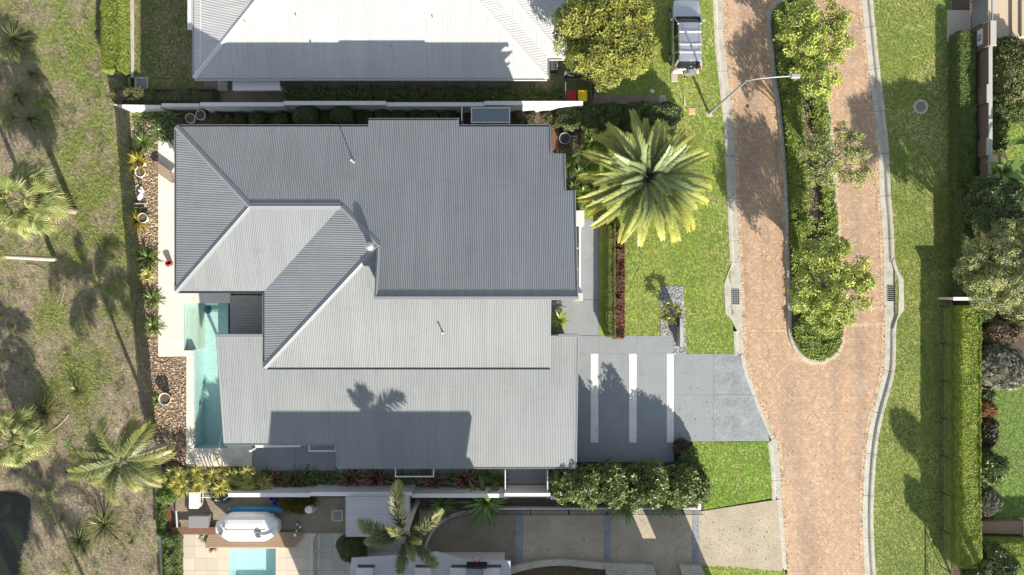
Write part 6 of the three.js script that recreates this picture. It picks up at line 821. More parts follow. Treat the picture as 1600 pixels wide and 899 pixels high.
// ================================================================ front of the grey house
{
  const o = thing('front_wall', 'slim white front wall with a cream pier at each end beside the path', 'wall'); const x = X(906, 1.3);
  mesh('wall_panel', box(x - 0.05, 0, Z(352, 1.3), x + 0.09, 1.3, Z(458, 1.3), 0.008), mat.white, o); mesh('pier', box(X(900.5, 1.9), 0, Z(329, 1.9), X(913, 1.9), 1.9, Z(352, 1.9), 0.012), M([0.66, 0.61, 0.53], 0.8), o); mesh('pier', box(X(898, 1.5), 0, Z(458, 1.5), X(911, 1.5), 1.5, Z(470, 1.5), 0.012), M([0.50, 0.46, 0.40], 0.8), o); for (const y of [387, 420]) mesh('bracket', box(x - 0.2, 1.14, Z(y, 1.3), x - 0.05, 1.24, Z(y, 1.3) + 0.09), mat.white, o);
  const b = thing('water_bowl', 'round dark stone bowl beside a little timber deck', 'bowl', ...(([x, z]) => [x, 0, z])(P(882, 218))); mesh('bowl', [lathe([[0.16, 0], [0.2, 0.06], [0.36, 0.32], [0.4, 0.42], [0.36, 0.43], [0.32, 0.34], [0.02, 0.3]], 20)], mat.greyBox, b); mesh('water', [at(lathe([[0.001, 0], [0.325, 0]], 18), 0, 0.355, 0)], mat.darkGlass, b); mesh('spout', [rod([0.3, 0, -0.25], [0.85, 0.25, -0.1], 0.03)], mat.metal, b);
  const d = thing('timber_deck', 'little dark red timber deck at the corner of the grey roof', 'deck'); for (let i = 0; i < 4; i++) mesh('board', box(X(862.5) + i * 0.115, -0.02, Z(200), X(862.5) + i * 0.115 + 0.105, 0.1, Z(234), 0.006), mat.wood, d);
  const l = thing('letterbox', 'black letterbox pillar with a low grey wall beside the pebble bed', 'letterbox'), lx = X(1064.5, 1.1), lz = Z(504, 1.1); mesh('pillar', box(lx - 0.13, 0, lz - 0.3, lx + 0.13, 1.15, lz + 0.3, 0.015), mat.charcoal, l); mesh('slot', box(lx + 0.131, 0.85, lz - 0.18, lx + 0.136, 0.9, lz + 0.18), mat.metal, l); mesh('wall', box(lx - 0.02, 0, lz + 0.305, lx + 0.2, 0.85, lz + 1.62, 0.015), mat.greyWall, l); mesh('cap', box(lx - 0.1, 1.15, lz - 0.27, lx + 0.1, 1.175, lz + 0.27, 0.008), mat.steel, l);
}
// ================================================================ street furniture and covers
{
  const [x, z] = P(1108, 178), o = thing('street_lamp', 'galvanised street lamp with a long arm reaching over the island', 'street lamp', x, 0, z), top = 7.4;
  mesh('base_plate', box(-0.2, -0.02, -0.16, 0.2, 0.04, 0.16, 0.01), mat.concrete, o); mesh('pole', [rod([0, 0, 0], [0, top, 0], 0.085, 12, 0.045)], mat.steel, o);
  const [ax, az] = P(1236, 119, 8.0); const arm = mesh('arm', [tube([[0, top - 0.05, 0], [0.3, top + 0.2, 0], [(ax - x) * 0.5, 7.85, (az - z) * 0.5], [ax - x, 8.0, az - z]], 0.034, 8, 16)], mat.steel, o); const h = mesh('lamp_head', box(ax - x - 0.02, 7.93, az - z - 0.13, ax - x + 0.5, 8.1, az - z + 0.13, 0.06), M([0.30, 0.31, 0.32], 0.5), o); mesh('lens', box(ax - x + 0.1, 7.9, az - z - 0.09, ax - x + 0.44, 7.935, az - z + 0.09, 0.01), mat.paint, h); mesh('access_door', box(0.07, 0.6, -0.05, 0.1, 1.0, 0.05, 0.01), mat.steel, o);
  const m = thing('manhole', 'round manhole cover with a pale concrete ring in the lawn strip', 'manhole', ...(([x, z]) => [x, 0, z])(P(1439, 167))); mesh('ring', [lathe([[0.33, 0.005], [0.34, 0.035], [0.48, 0.035], [0.5, 0.0]], 30)], mat.concrete, m); mesh('cover', [lathe([[0.001, 0.03], [0.28, 0.03], [0.325, 0.022], [0.325, 0]], 28)], M([0.20, 0.165, 0.14], 0.8, { bumpMap: bumpN, bumpScale: 0.01 }), m);
  const s = thing('service_cover', 'tan square service cover in the lawn near the street lamp', 'cover', ...(([x, z]) => [x, 0, z])(P(1081, 174))); mesh('frame', box(-0.22, -0.02, -0.22, 0.22, 0.03, 0.22, 0.01), M([0.52, 0.42, 0.26], 0.8), s); mesh('lid', box(-0.16, 0.03, -0.16, 0.16, 0.04, 0.16, 0.006), M([0.50, 0.33, 0.17], 0.8), s);
  single('dome_light', at(lathe([[0.15, 0], [0.15, 0.05], [0.1, 0.11], [0.001, 0.13]], 14), ...(([x, z]) => [x, 0, z])(P(1019, 143))), mat.white, 'small white dome cap on the shaded lawn by the tree', 'cap');
  single('timber_sleeper', prism(poly([[1048, 112], [1058.5, 112], [1059, 128], [1049, 128]]), -0.02, 0.06, 0.01), M([0.42, 0.37, 0.30], 0.9, { bumpMap: bumpN, bumpScale: 0.01 }), 'short pale slab on the grass behind the parked car', 'slab');
  single('marker_stake', rod([...(([x, z]) => [x, 0.03, z])(P(1069.5, 152))], [...(([x, z]) => [x, 0.05, z])(P(1069.5, 164))], 0.03, 5), mat.potW, 'thin pale stake lying on the grass near the tan cover', 'stake');
  single('valve_cover', box(X(1166.5), ROAD - 0.02, Z(163), X(1171.5), ROAD + 0.012, Z(168), 0.004), mat.dark, 'small dark square cover set in the brick street', 'cover');
  const g = (px, py, w, d, label) => { const [x, z] = P(px, py), o = thing('drain_grate', label, 'drain grate', x, 0, z); mesh('surround', [box(-w - 0.1, -0.05, -d - 0.1, w + 0.1, 0.022, -d), box(-w - 0.1, -0.05, d, w + 0.1, 0.022, d + 0.1), box(-w - 0.1, -0.05, -d, -w, 0.022, d), box(w, -0.05, -d, w + 0.1, 0.022, d)], mat.concrete, o); mesh('pit', box(-w, -0.05, -d, w, 0.006, d), mat.black, o); const n = 9; for (let i = 0; i < n; i++) mesh('bar', box(mix(-w, w, (i + 0.25) / n), 0.007, -d, mix(-w, w, (i + 0.75) / n), 0.02, d), mat.steel, o); };
  g(221, 131, 0.34, 0.34, 'square drain grate beside the worn lawn corner'); g(527, 806, 0.28, 0.28, 'square drain grate in the pebbled yard beside the shed roof');
}
// ================================================================ parked car (front points away, towards -z)
{
  const o = thing('parked_car', 'silver four-wheel-drive wagon with roof racks parked on the lawn', 'car', 11.38, 0, -16.45), w = 0.93;
  const loft = (rings) => { const n = rings[0].length, pos = [], idx = []; rings.forEach(r => r.forEach(p => pos.push(...p))); for (let i = 0; i < rings.length - 1; i++) for (let k = 0; k < n; k++) { const a = i * n + k, b = i * n + (k + 1) % n, c = a + n, d = b + n; idx.push(a, b, c, b, d, c); } for (const [e, f] of [[0, 1], [rings.length - 1, -1]]) { for (let k = 1; k < n - 1; k++) idx.push(e * n, e * n + k, e * n + k + 1); } const g = new THREE.BufferGeometry(); g.setAttribute('position', new THREE.Float32BufferAttribute(pos, 3)); g.setIndex(idx); const q = g.toNonIndexed(); q.computeVertexNormals(); return q; };
  const crease = g => { const p = g.attributes.position, n = g.attributes.normal, mp = new Map(); for (let i = 0; i < p.count; i++) { const k = [p.getX(i), p.getY(i), p.getZ(i)].map(v => v.toFixed(4)).join(); (mp.get(k) || mp.set(k, []).get(k)).push(i); } const src = n.array.slice(); for (const l of mp.values()) for (const i of l) { let x = 0, y = 0, z = 0; for (const j of l) { const d = src[3 * i] * src[3 * j] + src[3 * i + 1] * src[3 * j + 1] + src[3 * i + 2] * src[3 * j + 2]; if (d > 0.72) { x += src[3 * j]; y += src[3 * j + 1]; z += src[3 * j + 2]; } } const q = Math.hypot(x, y, z) || 1; n.setXYZ(i, x / q, y / q, z / q); } return uvm(g); };
  const ring = (z, hw, top, bot, crown = 0.04) => { const h = []; const pr = [[0.86, bot], [0.97, bot + 0.12], [1.0, bot + 0.32], [0.99, mix(bot, top, 0.72)], [0.955, top - 0.05], [0.90, top], [0.5, top + crown * 0.7]]; for (const [a, y] of pr) h.push([-hw * a, y, z]); h.push([0, top + crown, z]); for (const [a, y] of pr.slice().reverse()) h.push([hw * a, y, z]); return h; };
  mesh('body', crease(loft([ring(-2.40, w * 0.72, 0.72, 0.42, 0.01), ring(-2.34, w * 0.86, 0.86, 0.36, 0.03), ring(-2.2, w * 0.95, 0.98, 0.32, 0.05), ring(-1.7, w, 1.06, 0.30, 0.06), ring(-1.0, w, 1.12, 0.30, 0.05), ring(0, w, 1.14, 0.30, 0.02), ring(1.2, w, 1.15, 0.30, 0.02), ring(2.0, w * 0.985, 1.15, 0.32, 0.02), ring(2.22, w * 0.96, 1.13, 0.36, 0.01), ring(2.3, w * 0.92, 1.08, 0.42, 0.01)])), mat.silver, o);
  const cab = (z, hb, ht, y1) => { const r = []; const pr = [[hb, 1.10], [mix(hb, ht, 0.45), mix(1.10, y1, 0.5)], [ht + 0.02, y1 - 0.07], [ht - 0.05, y1], [ht * 0.55, y1 + 0.03]]; for (const [x, y] of pr) r.push([-x, y, z]); r.push([0, y1 + 0.04, z]); for (const [x, y] of pr.slice().reverse()) r.push([x, y, z]); return r; };
  // roof shell and pillars: the glasshouse is dark glass, the painted shell lies over it
  mesh('glasshouse', crease(loft([cab(-1.12, 0.86, 0.80, 1.13), cab(-0.42, 0.875, 0.70, 1.74), cab(0.6, 0.875, 0.71, 1.79), cab(1.85, 0.86, 0.70, 1.76), cab(2.24, 0.84, 0.74, 1.30)])), mat.darkGlass, o, 'dark tinted windows');
  mesh('roof', crease(loft([[-0.52, 0.66, 1.735], [-0.42, 0.715, 1.78], [0.6, 0.735, 1.83], [1.8, 0.725, 1.80], [1.95, 0.68, 1.76]].map(([z, hw, y]) => { const r = []; for (const [a, d] of [[0.96, -0.09], [1.0, -0.05], [0.93, -0.005], [0.5, 0.02]]) r.push([-hw * a, y + d, z]); r.push([0, y + 0.03, z]); for (const [a, d] of [[0.5, 0.02], [0.93, -0.005], [1.0, -0.05], [0.96, -0.09]]) r.push([hw * a, y + d, z]); return r; }))), mat.silver, o);
  for (const s of [-1, 1]) { for (const [za, zb, t] of [[-1.14, -0.44, 0.05], [0.28, 0.3, 0.045], [1.28, 1.36, 0.06], [2.2, 1.86, 0.09]]) mesh('pillar', [rod([s * 0.875, 1.12, za], [s * 0.725, 1.74, zb], t, 6)], mat.silver, o);
    mesh('mirror', box(s * 0.95, 1.08, -0.98, s * 1.14, 1.24, -0.82, 0.04), mat.silver, o); mesh('tail_light', box(s * 0.68, 0.95, 2.2, s * 0.86, 1.35, 2.3, 0.03), mat.red, o); mesh('headlight', box(s * 0.5, 0.72, -2.36, s * 0.8, 0.9, -2.2, 0.04), mat.glass, o); mesh('roof_rail', [tube([[s * 0.64, 1.83, -0.35], [s * 0.64, 1.89, -0.2], [s * 0.64, 1.9, 1.5], [s * 0.64, 1.84, 1.7]], 0.02, 6, 14)], mat.metal, o);
    for (const z of [-1.5, 1.35]) { const wh = mesh('wheel', at((() => { const g = new THREE.CylinderGeometry(0.39, 0.39, 0.25, 24); g.rotateZ(Math.PI / 2); return uvm(g); })(), s * 0.83, 0.39, z), mat.rubber, o); mesh('rim', at((() => { const g = new THREE.CylinderGeometry(0.24, 0.24, 0.02, 16); g.rotateZ(Math.PI / 2); return uvm(g); })(), s * 0.965, 0.39, z), mat.metal, wh); mesh('wheel_arch', [tube(Array.from({ length: 9 }, (_, i) => { const a = Math.PI * i / 8; return [s * 0.925, 0.42 + Math.sin(a) * 0.47, z + Math.cos(a) * 0.47]; }), 0.045, 6, 16)], mat.greyBox, o); }
    mesh('door_handle', box(s * 0.925, 0.98, 0.1, s * 0.955, 1.02, 0.28, 0.008), mat.metal, o); mesh('door_handle', box(s * 0.925, 0.98, 1.1, s * 0.955, 1.02, 1.28, 0.008), mat.metal, o); mesh('side_strip', box(s * 0.925, 0.58, -0.9, s * 0.945, 0.66, 0.85, 0.008), mat.greyBox, o); }
  for (const z of [0.15, 0.95, 1.45]) mesh('roof_bar', box(-0.72, 1.905, z - 0.035, 0.72, 1.945, z + 0.035, 0.012), mat.white, o);
  mesh('bumper', box(-0.9, 0.45, 2.26, 0.9, 0.72, 2.42, 0.06), mat.silver, o); mesh('tailgate', box(-0.62, 0.72, 2.27, 0.62, 1.14, 2.33, 0.03), mat.silver, o); mesh('number_plate', box(-0.62, 0.78, 2.331, -0.26, 0.9, 2.34), mat.paint, o);
  mesh('spare_wheel', at((() => { const g = new THREE.CylinderGeometry(0.37, 0.37, 0.24, 24); g.rotateX(Math.PI / 2); return uvm(g); })(), 0.22, 0.92, 2.45), mat.silver, o); for (const z of [-0.95, 0.3, 1.32]) for (const s of [-1, 1]) mesh('door_seam', box(s * 0.918, 0.5, z - 0.006, s * 0.936, 1.08, z + 0.006), mat.black, o); mesh('bonnet_seam', box(-0.78, 1.158, -1.135, 0.78, 1.166, -1.12), mat.black, o); for (const s of [-0.3, 0.35]) mesh('wiper', rod([s, 1.2, -1.12], [s + 0.42, 1.3, -0.98], 0.012, 5), mat.black, o); mesh('rear_wiper', rod([-0.1, 1.33, 2.26], [0.3, 1.36, 2.24], 0.012, 5), mat.black, o); mesh('tow_bar', box(-0.06, 0.42, 2.42, 0.06, 0.48, 2.62, 0.01), mat.black, o); mesh('grille', box(-0.45, 0.62, -2.42, 0.45, 0.84, -2.36, 0.02), mat.charcoal, o);
}
// ================================================================ bins, enclosure and services beside the white-roofed house
{
  const bin = (px, py, m, label) => { const h = 1.05, [x, z] = P(px, py, h), o = thing('wheelie_bin', label, 'bin', x, 0, z); mesh('body', (() => { const g = new THREE.CylinderGeometry(0.4, 0.3, 0.95, 4, 1); g.rotateY(Math.PI / 4); g.scale(0.98, 1, 1.15); g.translate(0, 0.53, 0); return uvm(g.toNonIndexed()); })(), M([0.025, 0.05, 0.03], 0.6), o); mesh('lid', box(-0.30, 1.0, -0.36, 0.30, 1.08, 0.36, 0.04), m, o); mesh('handle', [rod([-0.24, 0.98, 0.4], [0.24, 0.98, 0.4], 0.018)], m, o); for (const s of [-1, 1]) mesh('wheel', at((() => { const g = new THREE.CylinderGeometry(0.1, 0.1, 0.05, 12); g.rotateZ(Math.PI / 2); return uvm(g); })(), s * 0.26, 0.1, 0.26), mat.rubber, o); return o; };
  bin(893, 150, mat.red, 'wheelie bin with a red lid in the fenced enclosure'); bin(910.5, 149.5, mat.yellow, 'wheelie bin with a yellow lid in the fenced enclosure');
  const o = thing('bin_enclosure', 'dark slatted screen round the two wheelie bins', 'fence'), h = 1.5, x0 = X(881), x1 = X(925), z0 = Z(123), z1 = Z(158); for (const [x, z] of [[x0, z0], [x1, z0], [x0, z1], [x1, z1]]) mesh('post', box(x - 0.03, 0, z - 0.03, x + 0.03, h, z + 0.03), mat.steel, o); for (let i = 0; i < 12; i++) mesh('slat', box(x0 + 0.03, 0.08 + i * 0.118, z0 - 0.01, x1 - 0.03, 0.17 + i * 0.118, z0 + 0.01), mat.charcoal, o); for (let i = 0; i < 12; i++) mesh('slat', box(x1 - 0.01, 0.08 + i * 0.118, z0 + 0.03, x1 + 0.01, 0.17 + i * 0.118, z1 - 0.03), mat.charcoal, o); mesh('rail', box(x0 - 0.02, h - 0.08, Z(138), x0 + 0.02, h - 0.02, z1 - 0.03), mat.steel, o);
  const a = thing('air_conditioner', 'dark air conditioner unit in the nook of the white roof', 'air conditioner', ...(([x, z]) => [x, 0, z])(P(864, 104))); mesh('case', box(-0.2, 0, -0.45, 0.25, 0.75, 0.45, 0.02), mat.charcoal, a); mesh('fan_guard', [at((() => { const g = new THREE.TorusGeometry(0.26, 0.015, 6, 20); g.rotateY(Math.PI / 2); return uvm(g); })(), 0.27, 0.4, 0)], mat.steel, a);
  const l = thing('lean_to', 'small blue-grey ribbed lean-to roof between boundary wall and grey roof', 'shelter'), q = 2.15, lx0 = X(736, q), lx1 = X(797, q), lz0 = Z(168, q), lz1 = Z(192, q); mesh('sheet', ribbed([[lx0 + 0.06, lz0 + 0.06], [lx1 - 0.06, lz0 + 0.06], [lx1 - 0.06, lz1 - 0.06], [lx0 + 0.06, lz1 - 0.06]], () => q - 0.03, 'x', 0.2, 0.02), M([0.16, 0.20, 0.23], 0.4), l); mesh('frame', [box(lx0, q - 0.06, lz0, lx1, q + 0.01, lz0 + 0.06), box(lx0, q - 0.06, lz1 - 0.06, lx1, q + 0.01, lz1), box(lx0, q - 0.06, lz0 + 0.06, lx0 + 0.06, q + 0.01, lz1 - 0.06), box(lx1 - 0.06, q - 0.06, lz0 + 0.06, lx1, q + 0.01, lz1 - 0.06)], mat.white, l); for (const x of [lx0 + 0.03, lx1 - 0.09]) for (const z of [lz0 + 0.02, lz1 - 0.08]) mesh('post', box(x, -0.1, z, x + 0.06, q - 0.061, z + 0.06), mat.white, l);
}
// ================================================================ pots, ornaments, terrace furniture
{
  const potG = (r, h) => [lathe([[r * 0.62, 0], [r * 0.72, 0.03], [r * 0.98, h * 0.75], [r, h * 0.95], [r * 0.97, h], [r * 0.86, h], [r * 0.84, h * 0.86], [0.02, h * 0.84]], 20)];
  const pot = (label, px, py, r, h, m, tilt) => { const [x, z] = P(px, py, h / 2), o = thing('pot', label, 'pot', x, -0.02, z); const b = mesh('body', potG(r, h), m, o); mesh('soil', [at(lathe([[0.001, 0], [r * 0.85, 0]], 16), 0, h * 0.87, 0)], mat.soil, o); if (tilt) o.rotation.z = tilt; return o; };
  pot('pale round pot of the golden plant near the roof corner', 220, 254, 0.36, 0.5, mat.pot); pot('white bowl pot lying beside the little yellow-green plant', 220, 269, 0.36, 0.28, mat.potW); pot('pale pot beside the large golden yellow plant', 225, 341, 0.34, 0.5, mat.pot); pot('white pot of the yellow plant in the pebble strip', 231, 430, 0.32, 0.5, mat.potW);
  pot('round pot nearer the strap clumps, one of two in the shaded bed', 299, 186, 0.34, 0.5, mat.pot); pot('round pot nearer the olive shrubs, one of two in the shaded bed', 315, 181, 0.34, 0.5, mat.pot);
  { const [x, z] = P(259, 623, 0.4), o = thing('stone_urn', 'wide pale stone urn on the pebbles beside the pool', 'urn', x, 0, z); mesh('body', [lathe([[0.22, 0], [0.24, 0.08], [0.14, 0.16], [0.36, 0.4], [0.42, 0.6], [0.38, 0.62], [0.32, 0.52], [0.02, 0.48]], 20)], mat.pot, o); mesh('soil', [at(lathe([[0.001, 0], [0.33, 0]], 16), 0, 0.54, 0)], mat.soil, o); }
  [['white bird ornament with the smaller body on the pebbles', 223, 300, 0.75], ['larger white bird ornament on the pebbles', 221, 307, 1.0]].forEach(([l, px, py, s]) => { const [x, z] = P(px, py), o = thing('bird_ornament', l, 'ornament', x, 0, z, 1.2); o.scale.setScalar(s); const b = new THREE.SphereGeometry(0.2, 14, 10); b.scale(1.5, 0.8, 0.8); b.translate(0, 0.17, 0); mesh('body', uvm(b), mat.white, o); mesh('neck', [tube([[0.2, 0.22, 0], [0.32, 0.34, 0], [0.34, 0.48, 0]], 0.06, 8, 6, 0.8)], mat.white, o); const hd = new THREE.SphereGeometry(0.09, 10, 8); hd.translate(0.36, 0.52, 0); mesh('head', uvm(hd), mat.white, o); const bk = new THREE.ConeGeometry(0.035, 0.1, 8); bk.rotateZ(-Math.PI / 2); bk.translate(0.48, 0.51, 0); mesh('beak', uvm(bk), mat.yellow, o); });
  { const [x, z] = P(220, 322), o = thing('stone_trough', 'small grey stone trough between the bird ornaments and golden plant', 'trough', x, 0, z); mesh('body', [box(-0.38, 0, -0.16, 0.38, 0.06, 0.16), box(-0.38, 0.06, -0.16, 0.38, 0.22, -0.11), box(-0.38, 0.06, 0.11, 0.38, 0.22, 0.16), box(-0.38, 0.06, -0.11, -0.33, 0.22, 0.11), box(0.33, 0.06, -0.11, 0.38, 0.22, 0.11)], mat.concrete, o); mesh('fill', box(-0.33, 0.06, -0.11, 0.33, 0.16, 0.11), mat.soil, o); }
  { const [x, z] = P(262, 271), o = thing('slatted_bench', 'dark slatted bench set at an angle on the terrace', 'bench', x, 0.03, z, -0.62); for (let i = 0; i < 5; i++) mesh('slat', box(-0.85, 0.38, -0.3 + i * 0.125, 0.85, 0.42, -0.3 + i * 0.125 + 0.1, 0.008), mat.timber, o); for (const s of [-0.75, 0.7]) { mesh('leg', box(s, 0, -0.28, s + 0.06, 0.379, -0.22), mat.black, o); mesh('leg', box(s, 0, 0.2, s + 0.06, 0.379, 0.26), mat.black, o); } }
  { const [x, z] = P(266, 231), o = thing('wire_chair', 'white patterned wire chair at the terrace corner', 'chair', x, 0.03, z, 0.5); mesh('seat', [lathe([[0.001, 0.42], [0.24, 0.42], [0.26, 0.44], [0.24, 0.45], [0.001, 0.45]], 18)], mat.white, o); for (let i = 0; i < 4; i++) { const a = i * 1.571 + 0.785; mesh('leg', rod([Math.cos(a) * 0.24, 0, Math.sin(a) * 0.24], [Math.cos(a) * 0.18, 0.42, Math.sin(a) * 0.18], 0.015), mat.white, o); } mesh('backrest', [tube([[-0.24, 0.44, 0], [-0.27, 0.8, -0.05], [0, 0.92, -0.2], [0.27, 0.8, -0.05], [0.24, 0.44, 0]], 0.015, 6, 20), rod([-0.1, 0.45, -0.2], [-0.08, 0.88, -0.17], 0.01), rod([0.1, 0.45, -0.2], [0.08, 0.88, -0.17], 0.01)], mat.white, o); }
  { const [x, z] = P(267, 412), o = thing('red_bucket', 'small red bucket on the terrace beside the ribbed roof', 'bucket', x, 0.03, z); mesh('body', [lathe([[0.15, 0], [0.2, 0.34], [0.22, 0.36], [0.19, 0.36], [0.14, 0.02], [0.001, 0.02]], 18)], mat.red, o); mesh('handle', [tube([[-0.2, 0.34, 0], [-0.15, 0.46, 0.1], [0.15, 0.46, 0.1], [0.2, 0.34, 0]], 0.012, 5, 12)], mat.metal, o); }
  single('pool_pole', rod([X(249), 0.06, Z(393)], [X(256), 0.06, Z(417)], 0.022, 6), mat.white, 'white pole lying on the terrace by the red bucket', 'pole');
  { const h = single('pool_hose', tube([[X(353), -0.1, Z(494)], [X(340), -0.09, Z(488)], [X(326), -0.1, Z(485)]], 0.03, 6, 14), mat.white, 'white hose curving from the dark roof into the pool', 'hose'); const c = thing('pool_cleaner', 'small dark pool cleaner at the end of the white hose', 'pool cleaner', X(323), -0.16, Z(484)); mesh('body', [lathe([[0.001, 0.16], [0.14, 0.12], [0.2, 0.03], [0.18, 0]], 14)], mat.blue, c); mesh('skirt', [lathe([[0.19, 0.03], [0.27, 0.0], [0.25, -0.01]], 14)], mat.charcoal, c); single('pool_hose', tube([[X(347), -0.1, Z(675)], [X(344), -0.1, Z(686)], [X(342), 0.05, Z(702)]], 0.03, 6, 14), mat.white, 'white hose at the deep end under the low roof edge', 'hose'); }
  single('skimmer_lid', at(lathe([[0.001, 0.02], [0.2, 0.02], [0.21, 0]], 18), X(338), 0.03, Z(714)), M([0.60, 0.52, 0.36], 0.8), 'round tan skimmer lid in the end of the terrace', 'lid');
}
// ================================================================ pump yard and neighbouring pool deck
{
  const d = thing('timber_deck', 'weathered timber deck under the white pod', 'deck'); const rows = [[330, 829, 472], [328, 833, 475], [326.5, 837, 474], [325.5, 841, 470], [325, 845, 466], [325, 849, 462]]; for (const [a, y, b] of rows) mesh('board', box(X(a), 0.3, Z(y) + 0.004, X(b), 0.345, Z(y + 4) - 0.004, 0.006), mat.timber, d); mesh('frame', box(X(330), -0.1, Z(830), X(460), 0.299, Z(852)), mat.taupe, d); mesh('front_edge', box(X(330), 0.02, Z(852) + 0.002, X(455), 0.3, Z(854), 0.01), M([0.46, 0.36, 0.24], 0.85), d);
  // pod: rounded body with chamfered ends
  const [px, pz] = P(388, 823, 1.0), o = thing('white_pod', 'large white rounded pod with dark round ports on the timber deck', 'pod', px, 0.35, pz); const rings = []; const N = 14; for (let i = 0; i <= N; i++) { const t = -1 + 2 * i / N, x = 2.0 * t, k = Math.abs(t) < 0.62 ? 1 : mix(1, 0.42, (Math.abs(t) - 0.62) / 0.38), r = []; for (let j = 0; j < 20; j++) { const a = j / 20 * 6.283, c = Math.cos(a), s = Math.sin(a), e = 0.62; r.push([x, 0.62 + Math.sign(s) * Math.pow(Math.abs(s), e) * 0.6 * mix(k, 1, 0.3), Math.sign(c) * Math.pow(Math.abs(c), 0.8) * 0.9 * k]); } rings.push(r); }
  const pos = []; const tri = (a, b, c) => pos.push(...a, ...b, ...c); for (let i = 0; i < N; i++) for (let j = 0; j < 20; j++) { const k = (j + 1) % 20; tri(rings[i][j], rings[i][k], rings[i + 1][j]); tri(rings[i + 1][j], rings[i][k], rings[i + 1][k]); } for (const e of [0, N]) for (let j = 1; j < 19; j++) tri(rings[e][0], rings[e][j], rings[e][j + 1]); const g = new THREE.BufferGeometry(); g.setAttribute('position', new THREE.Float32BufferAttribute(pos, 3)); g.computeVertexNormals(); mesh('shell', uvm(g), M([0.70, 0.69, 0.67], 0.45), o);
  for (const [x, y, z, r] of [[-1.6, 1.1, 0.25, 0.2], [0.85, 1.21, 0.34, 0.23], [-1.4, 1.16, -0.22, 0.12]]) { const pr = mesh('port', (() => { const g = new THREE.CylinderGeometry(r, r, 0.06, 18); g.rotateX(0.35); g.translate(x, y, z); return uvm(g); })(), mat.charcoal, o); mesh('port_ring', (() => { const g = new THREE.TorusGeometry(r, 0.022, 6, 20); g.rotateX(Math.PI / 2 + 0.35); g.translate(x, y + 0.03, z); return uvm(g); })(), mat.steel, pr); } mesh('handle_bar', [tube([[1.0, 1.24, 0.35], [1.5, 1.2, 0.3], [2.05, 0.95, -0.25]], 0.06, 8, 12)], mat.white, o); for (const s of [-1.2, 1.2]) mesh('skid', box(s - 0.1, -0.005, -0.7, s + 0.1, 0.08, 0.7), mat.black, o); mesh('seam', (() => { const a = []; for (let i = 1; i < N; i++) { const p = rings[i][10], q = rings[i][9]; } return box(-1.3, 1.215, 0.02, 1.3, 1.235, 0.06); })(), mat.taupe, o);
  { const [x, z] = P(403, 796, 0.55), c = thing('pool_cover_roller', 'rolled blue pool cover on a roller behind the white pod', 'pool cover', x, 0, z); mesh('roll', [(() => { const g = new THREE.CylinderGeometry(0.23, 0.25, 3.5, 20); g.rotateZ(Math.PI / 2); g.translate(0, 0.55, 0); return uvm(g); })()], mat.blue, c); mesh('axle', [rod([-1.95, 0.55, 0], [2.05, 0.55, 0], 0.03)], mat.white, c); for (const s of [-1.88, 1.88]) mesh('stand', [rod([s, 0, -0.28], [s, 0.55, 0], 0.025), rod([s, 0, 0.28], [s, 0.55, 0], 0.025)], mat.metal, c); }
  { const [x, z] = P(310, 816, 0.6), c = thing('storage_box', 'grey lidded storage box on the pebbled yard', 'box', x, 0, z); mesh('body', box(-0.62, 0, -0.36, 0.62, 0.58, 0.36, 0.02), mat.greyBox, c); mesh('lid', box(-0.65, 0.58, -0.39, 0.65, 0.64, 0.39, 0.02), mat.greyBox, c); }
  { const [x, z] = P(303, 830, 0.45), c = thing('timber_bench', 'long brown timber bench beside the grey storage box', 'bench', x, 0, z); for (let i = 0; i < 4; i++) mesh('board', box(-1.45, 0.4, -0.24 + i * 0.125, 1.4, 0.44, -0.13 + i * 0.125, 0.006), mat.wood, c); for (const s of [-1.2, 0, 1.15]) mesh('leg', box(s, 0, -0.2, s + 0.08, 0.399, 0.2), mat.wood, c); }
  { const c = thing('rusty_screen', 'rust-red slatted panel lying beside the narrow green strip', 'screen', X(264), 0, Z(809), 0.12); for (let i = 0; i < 6; i++) mesh('slat', box(-0.32 + i * 0.11, 0.28, -0.75, -0.24 + i * 0.11, 0.31, 0.75), mat.rust, c); for (const z of [-0.6, 0, 0.6]) mesh('batten', box(-0.34, 0.24, z, 0.34, 0.279, z + 0.06), mat.rust, c); for (const z of [-0.6, 0.6]) for (const x of [-0.3, 0.24]) mesh('foot', box(x, -0.02, z, x + 0.06, 0.239, z + 0.06), mat.rust, c); }
  single('leaning_pipe', rod([X(276, 0.2), 0.3, Z(798, 0.2)], [X(280, 0.2), 0.5, Z(822, 0.2)], 0.06, 8), mat.white, 'white pipe leaning beside the rusty panel', 'pipe');
  { const [x, z] = P(303, 782, 0.8), c = thing('pump_cabinet', 'white pool equipment cabinet against the boundary wall', 'cabinet', x, 0, z); mesh('case', box(-0.3, 0, -0.52, 0.3, 0.8, 0.52, 0.03), mat.white, c); mesh('lid', box(-0.32, 0.8, -0.54, 0.32, 0.85, 0.54, 0.02), mat.potW, c); mesh('vent', box(0.301, 0.3, -0.3, 0.31, 0.5, 0.3), mat.charcoal, c); }
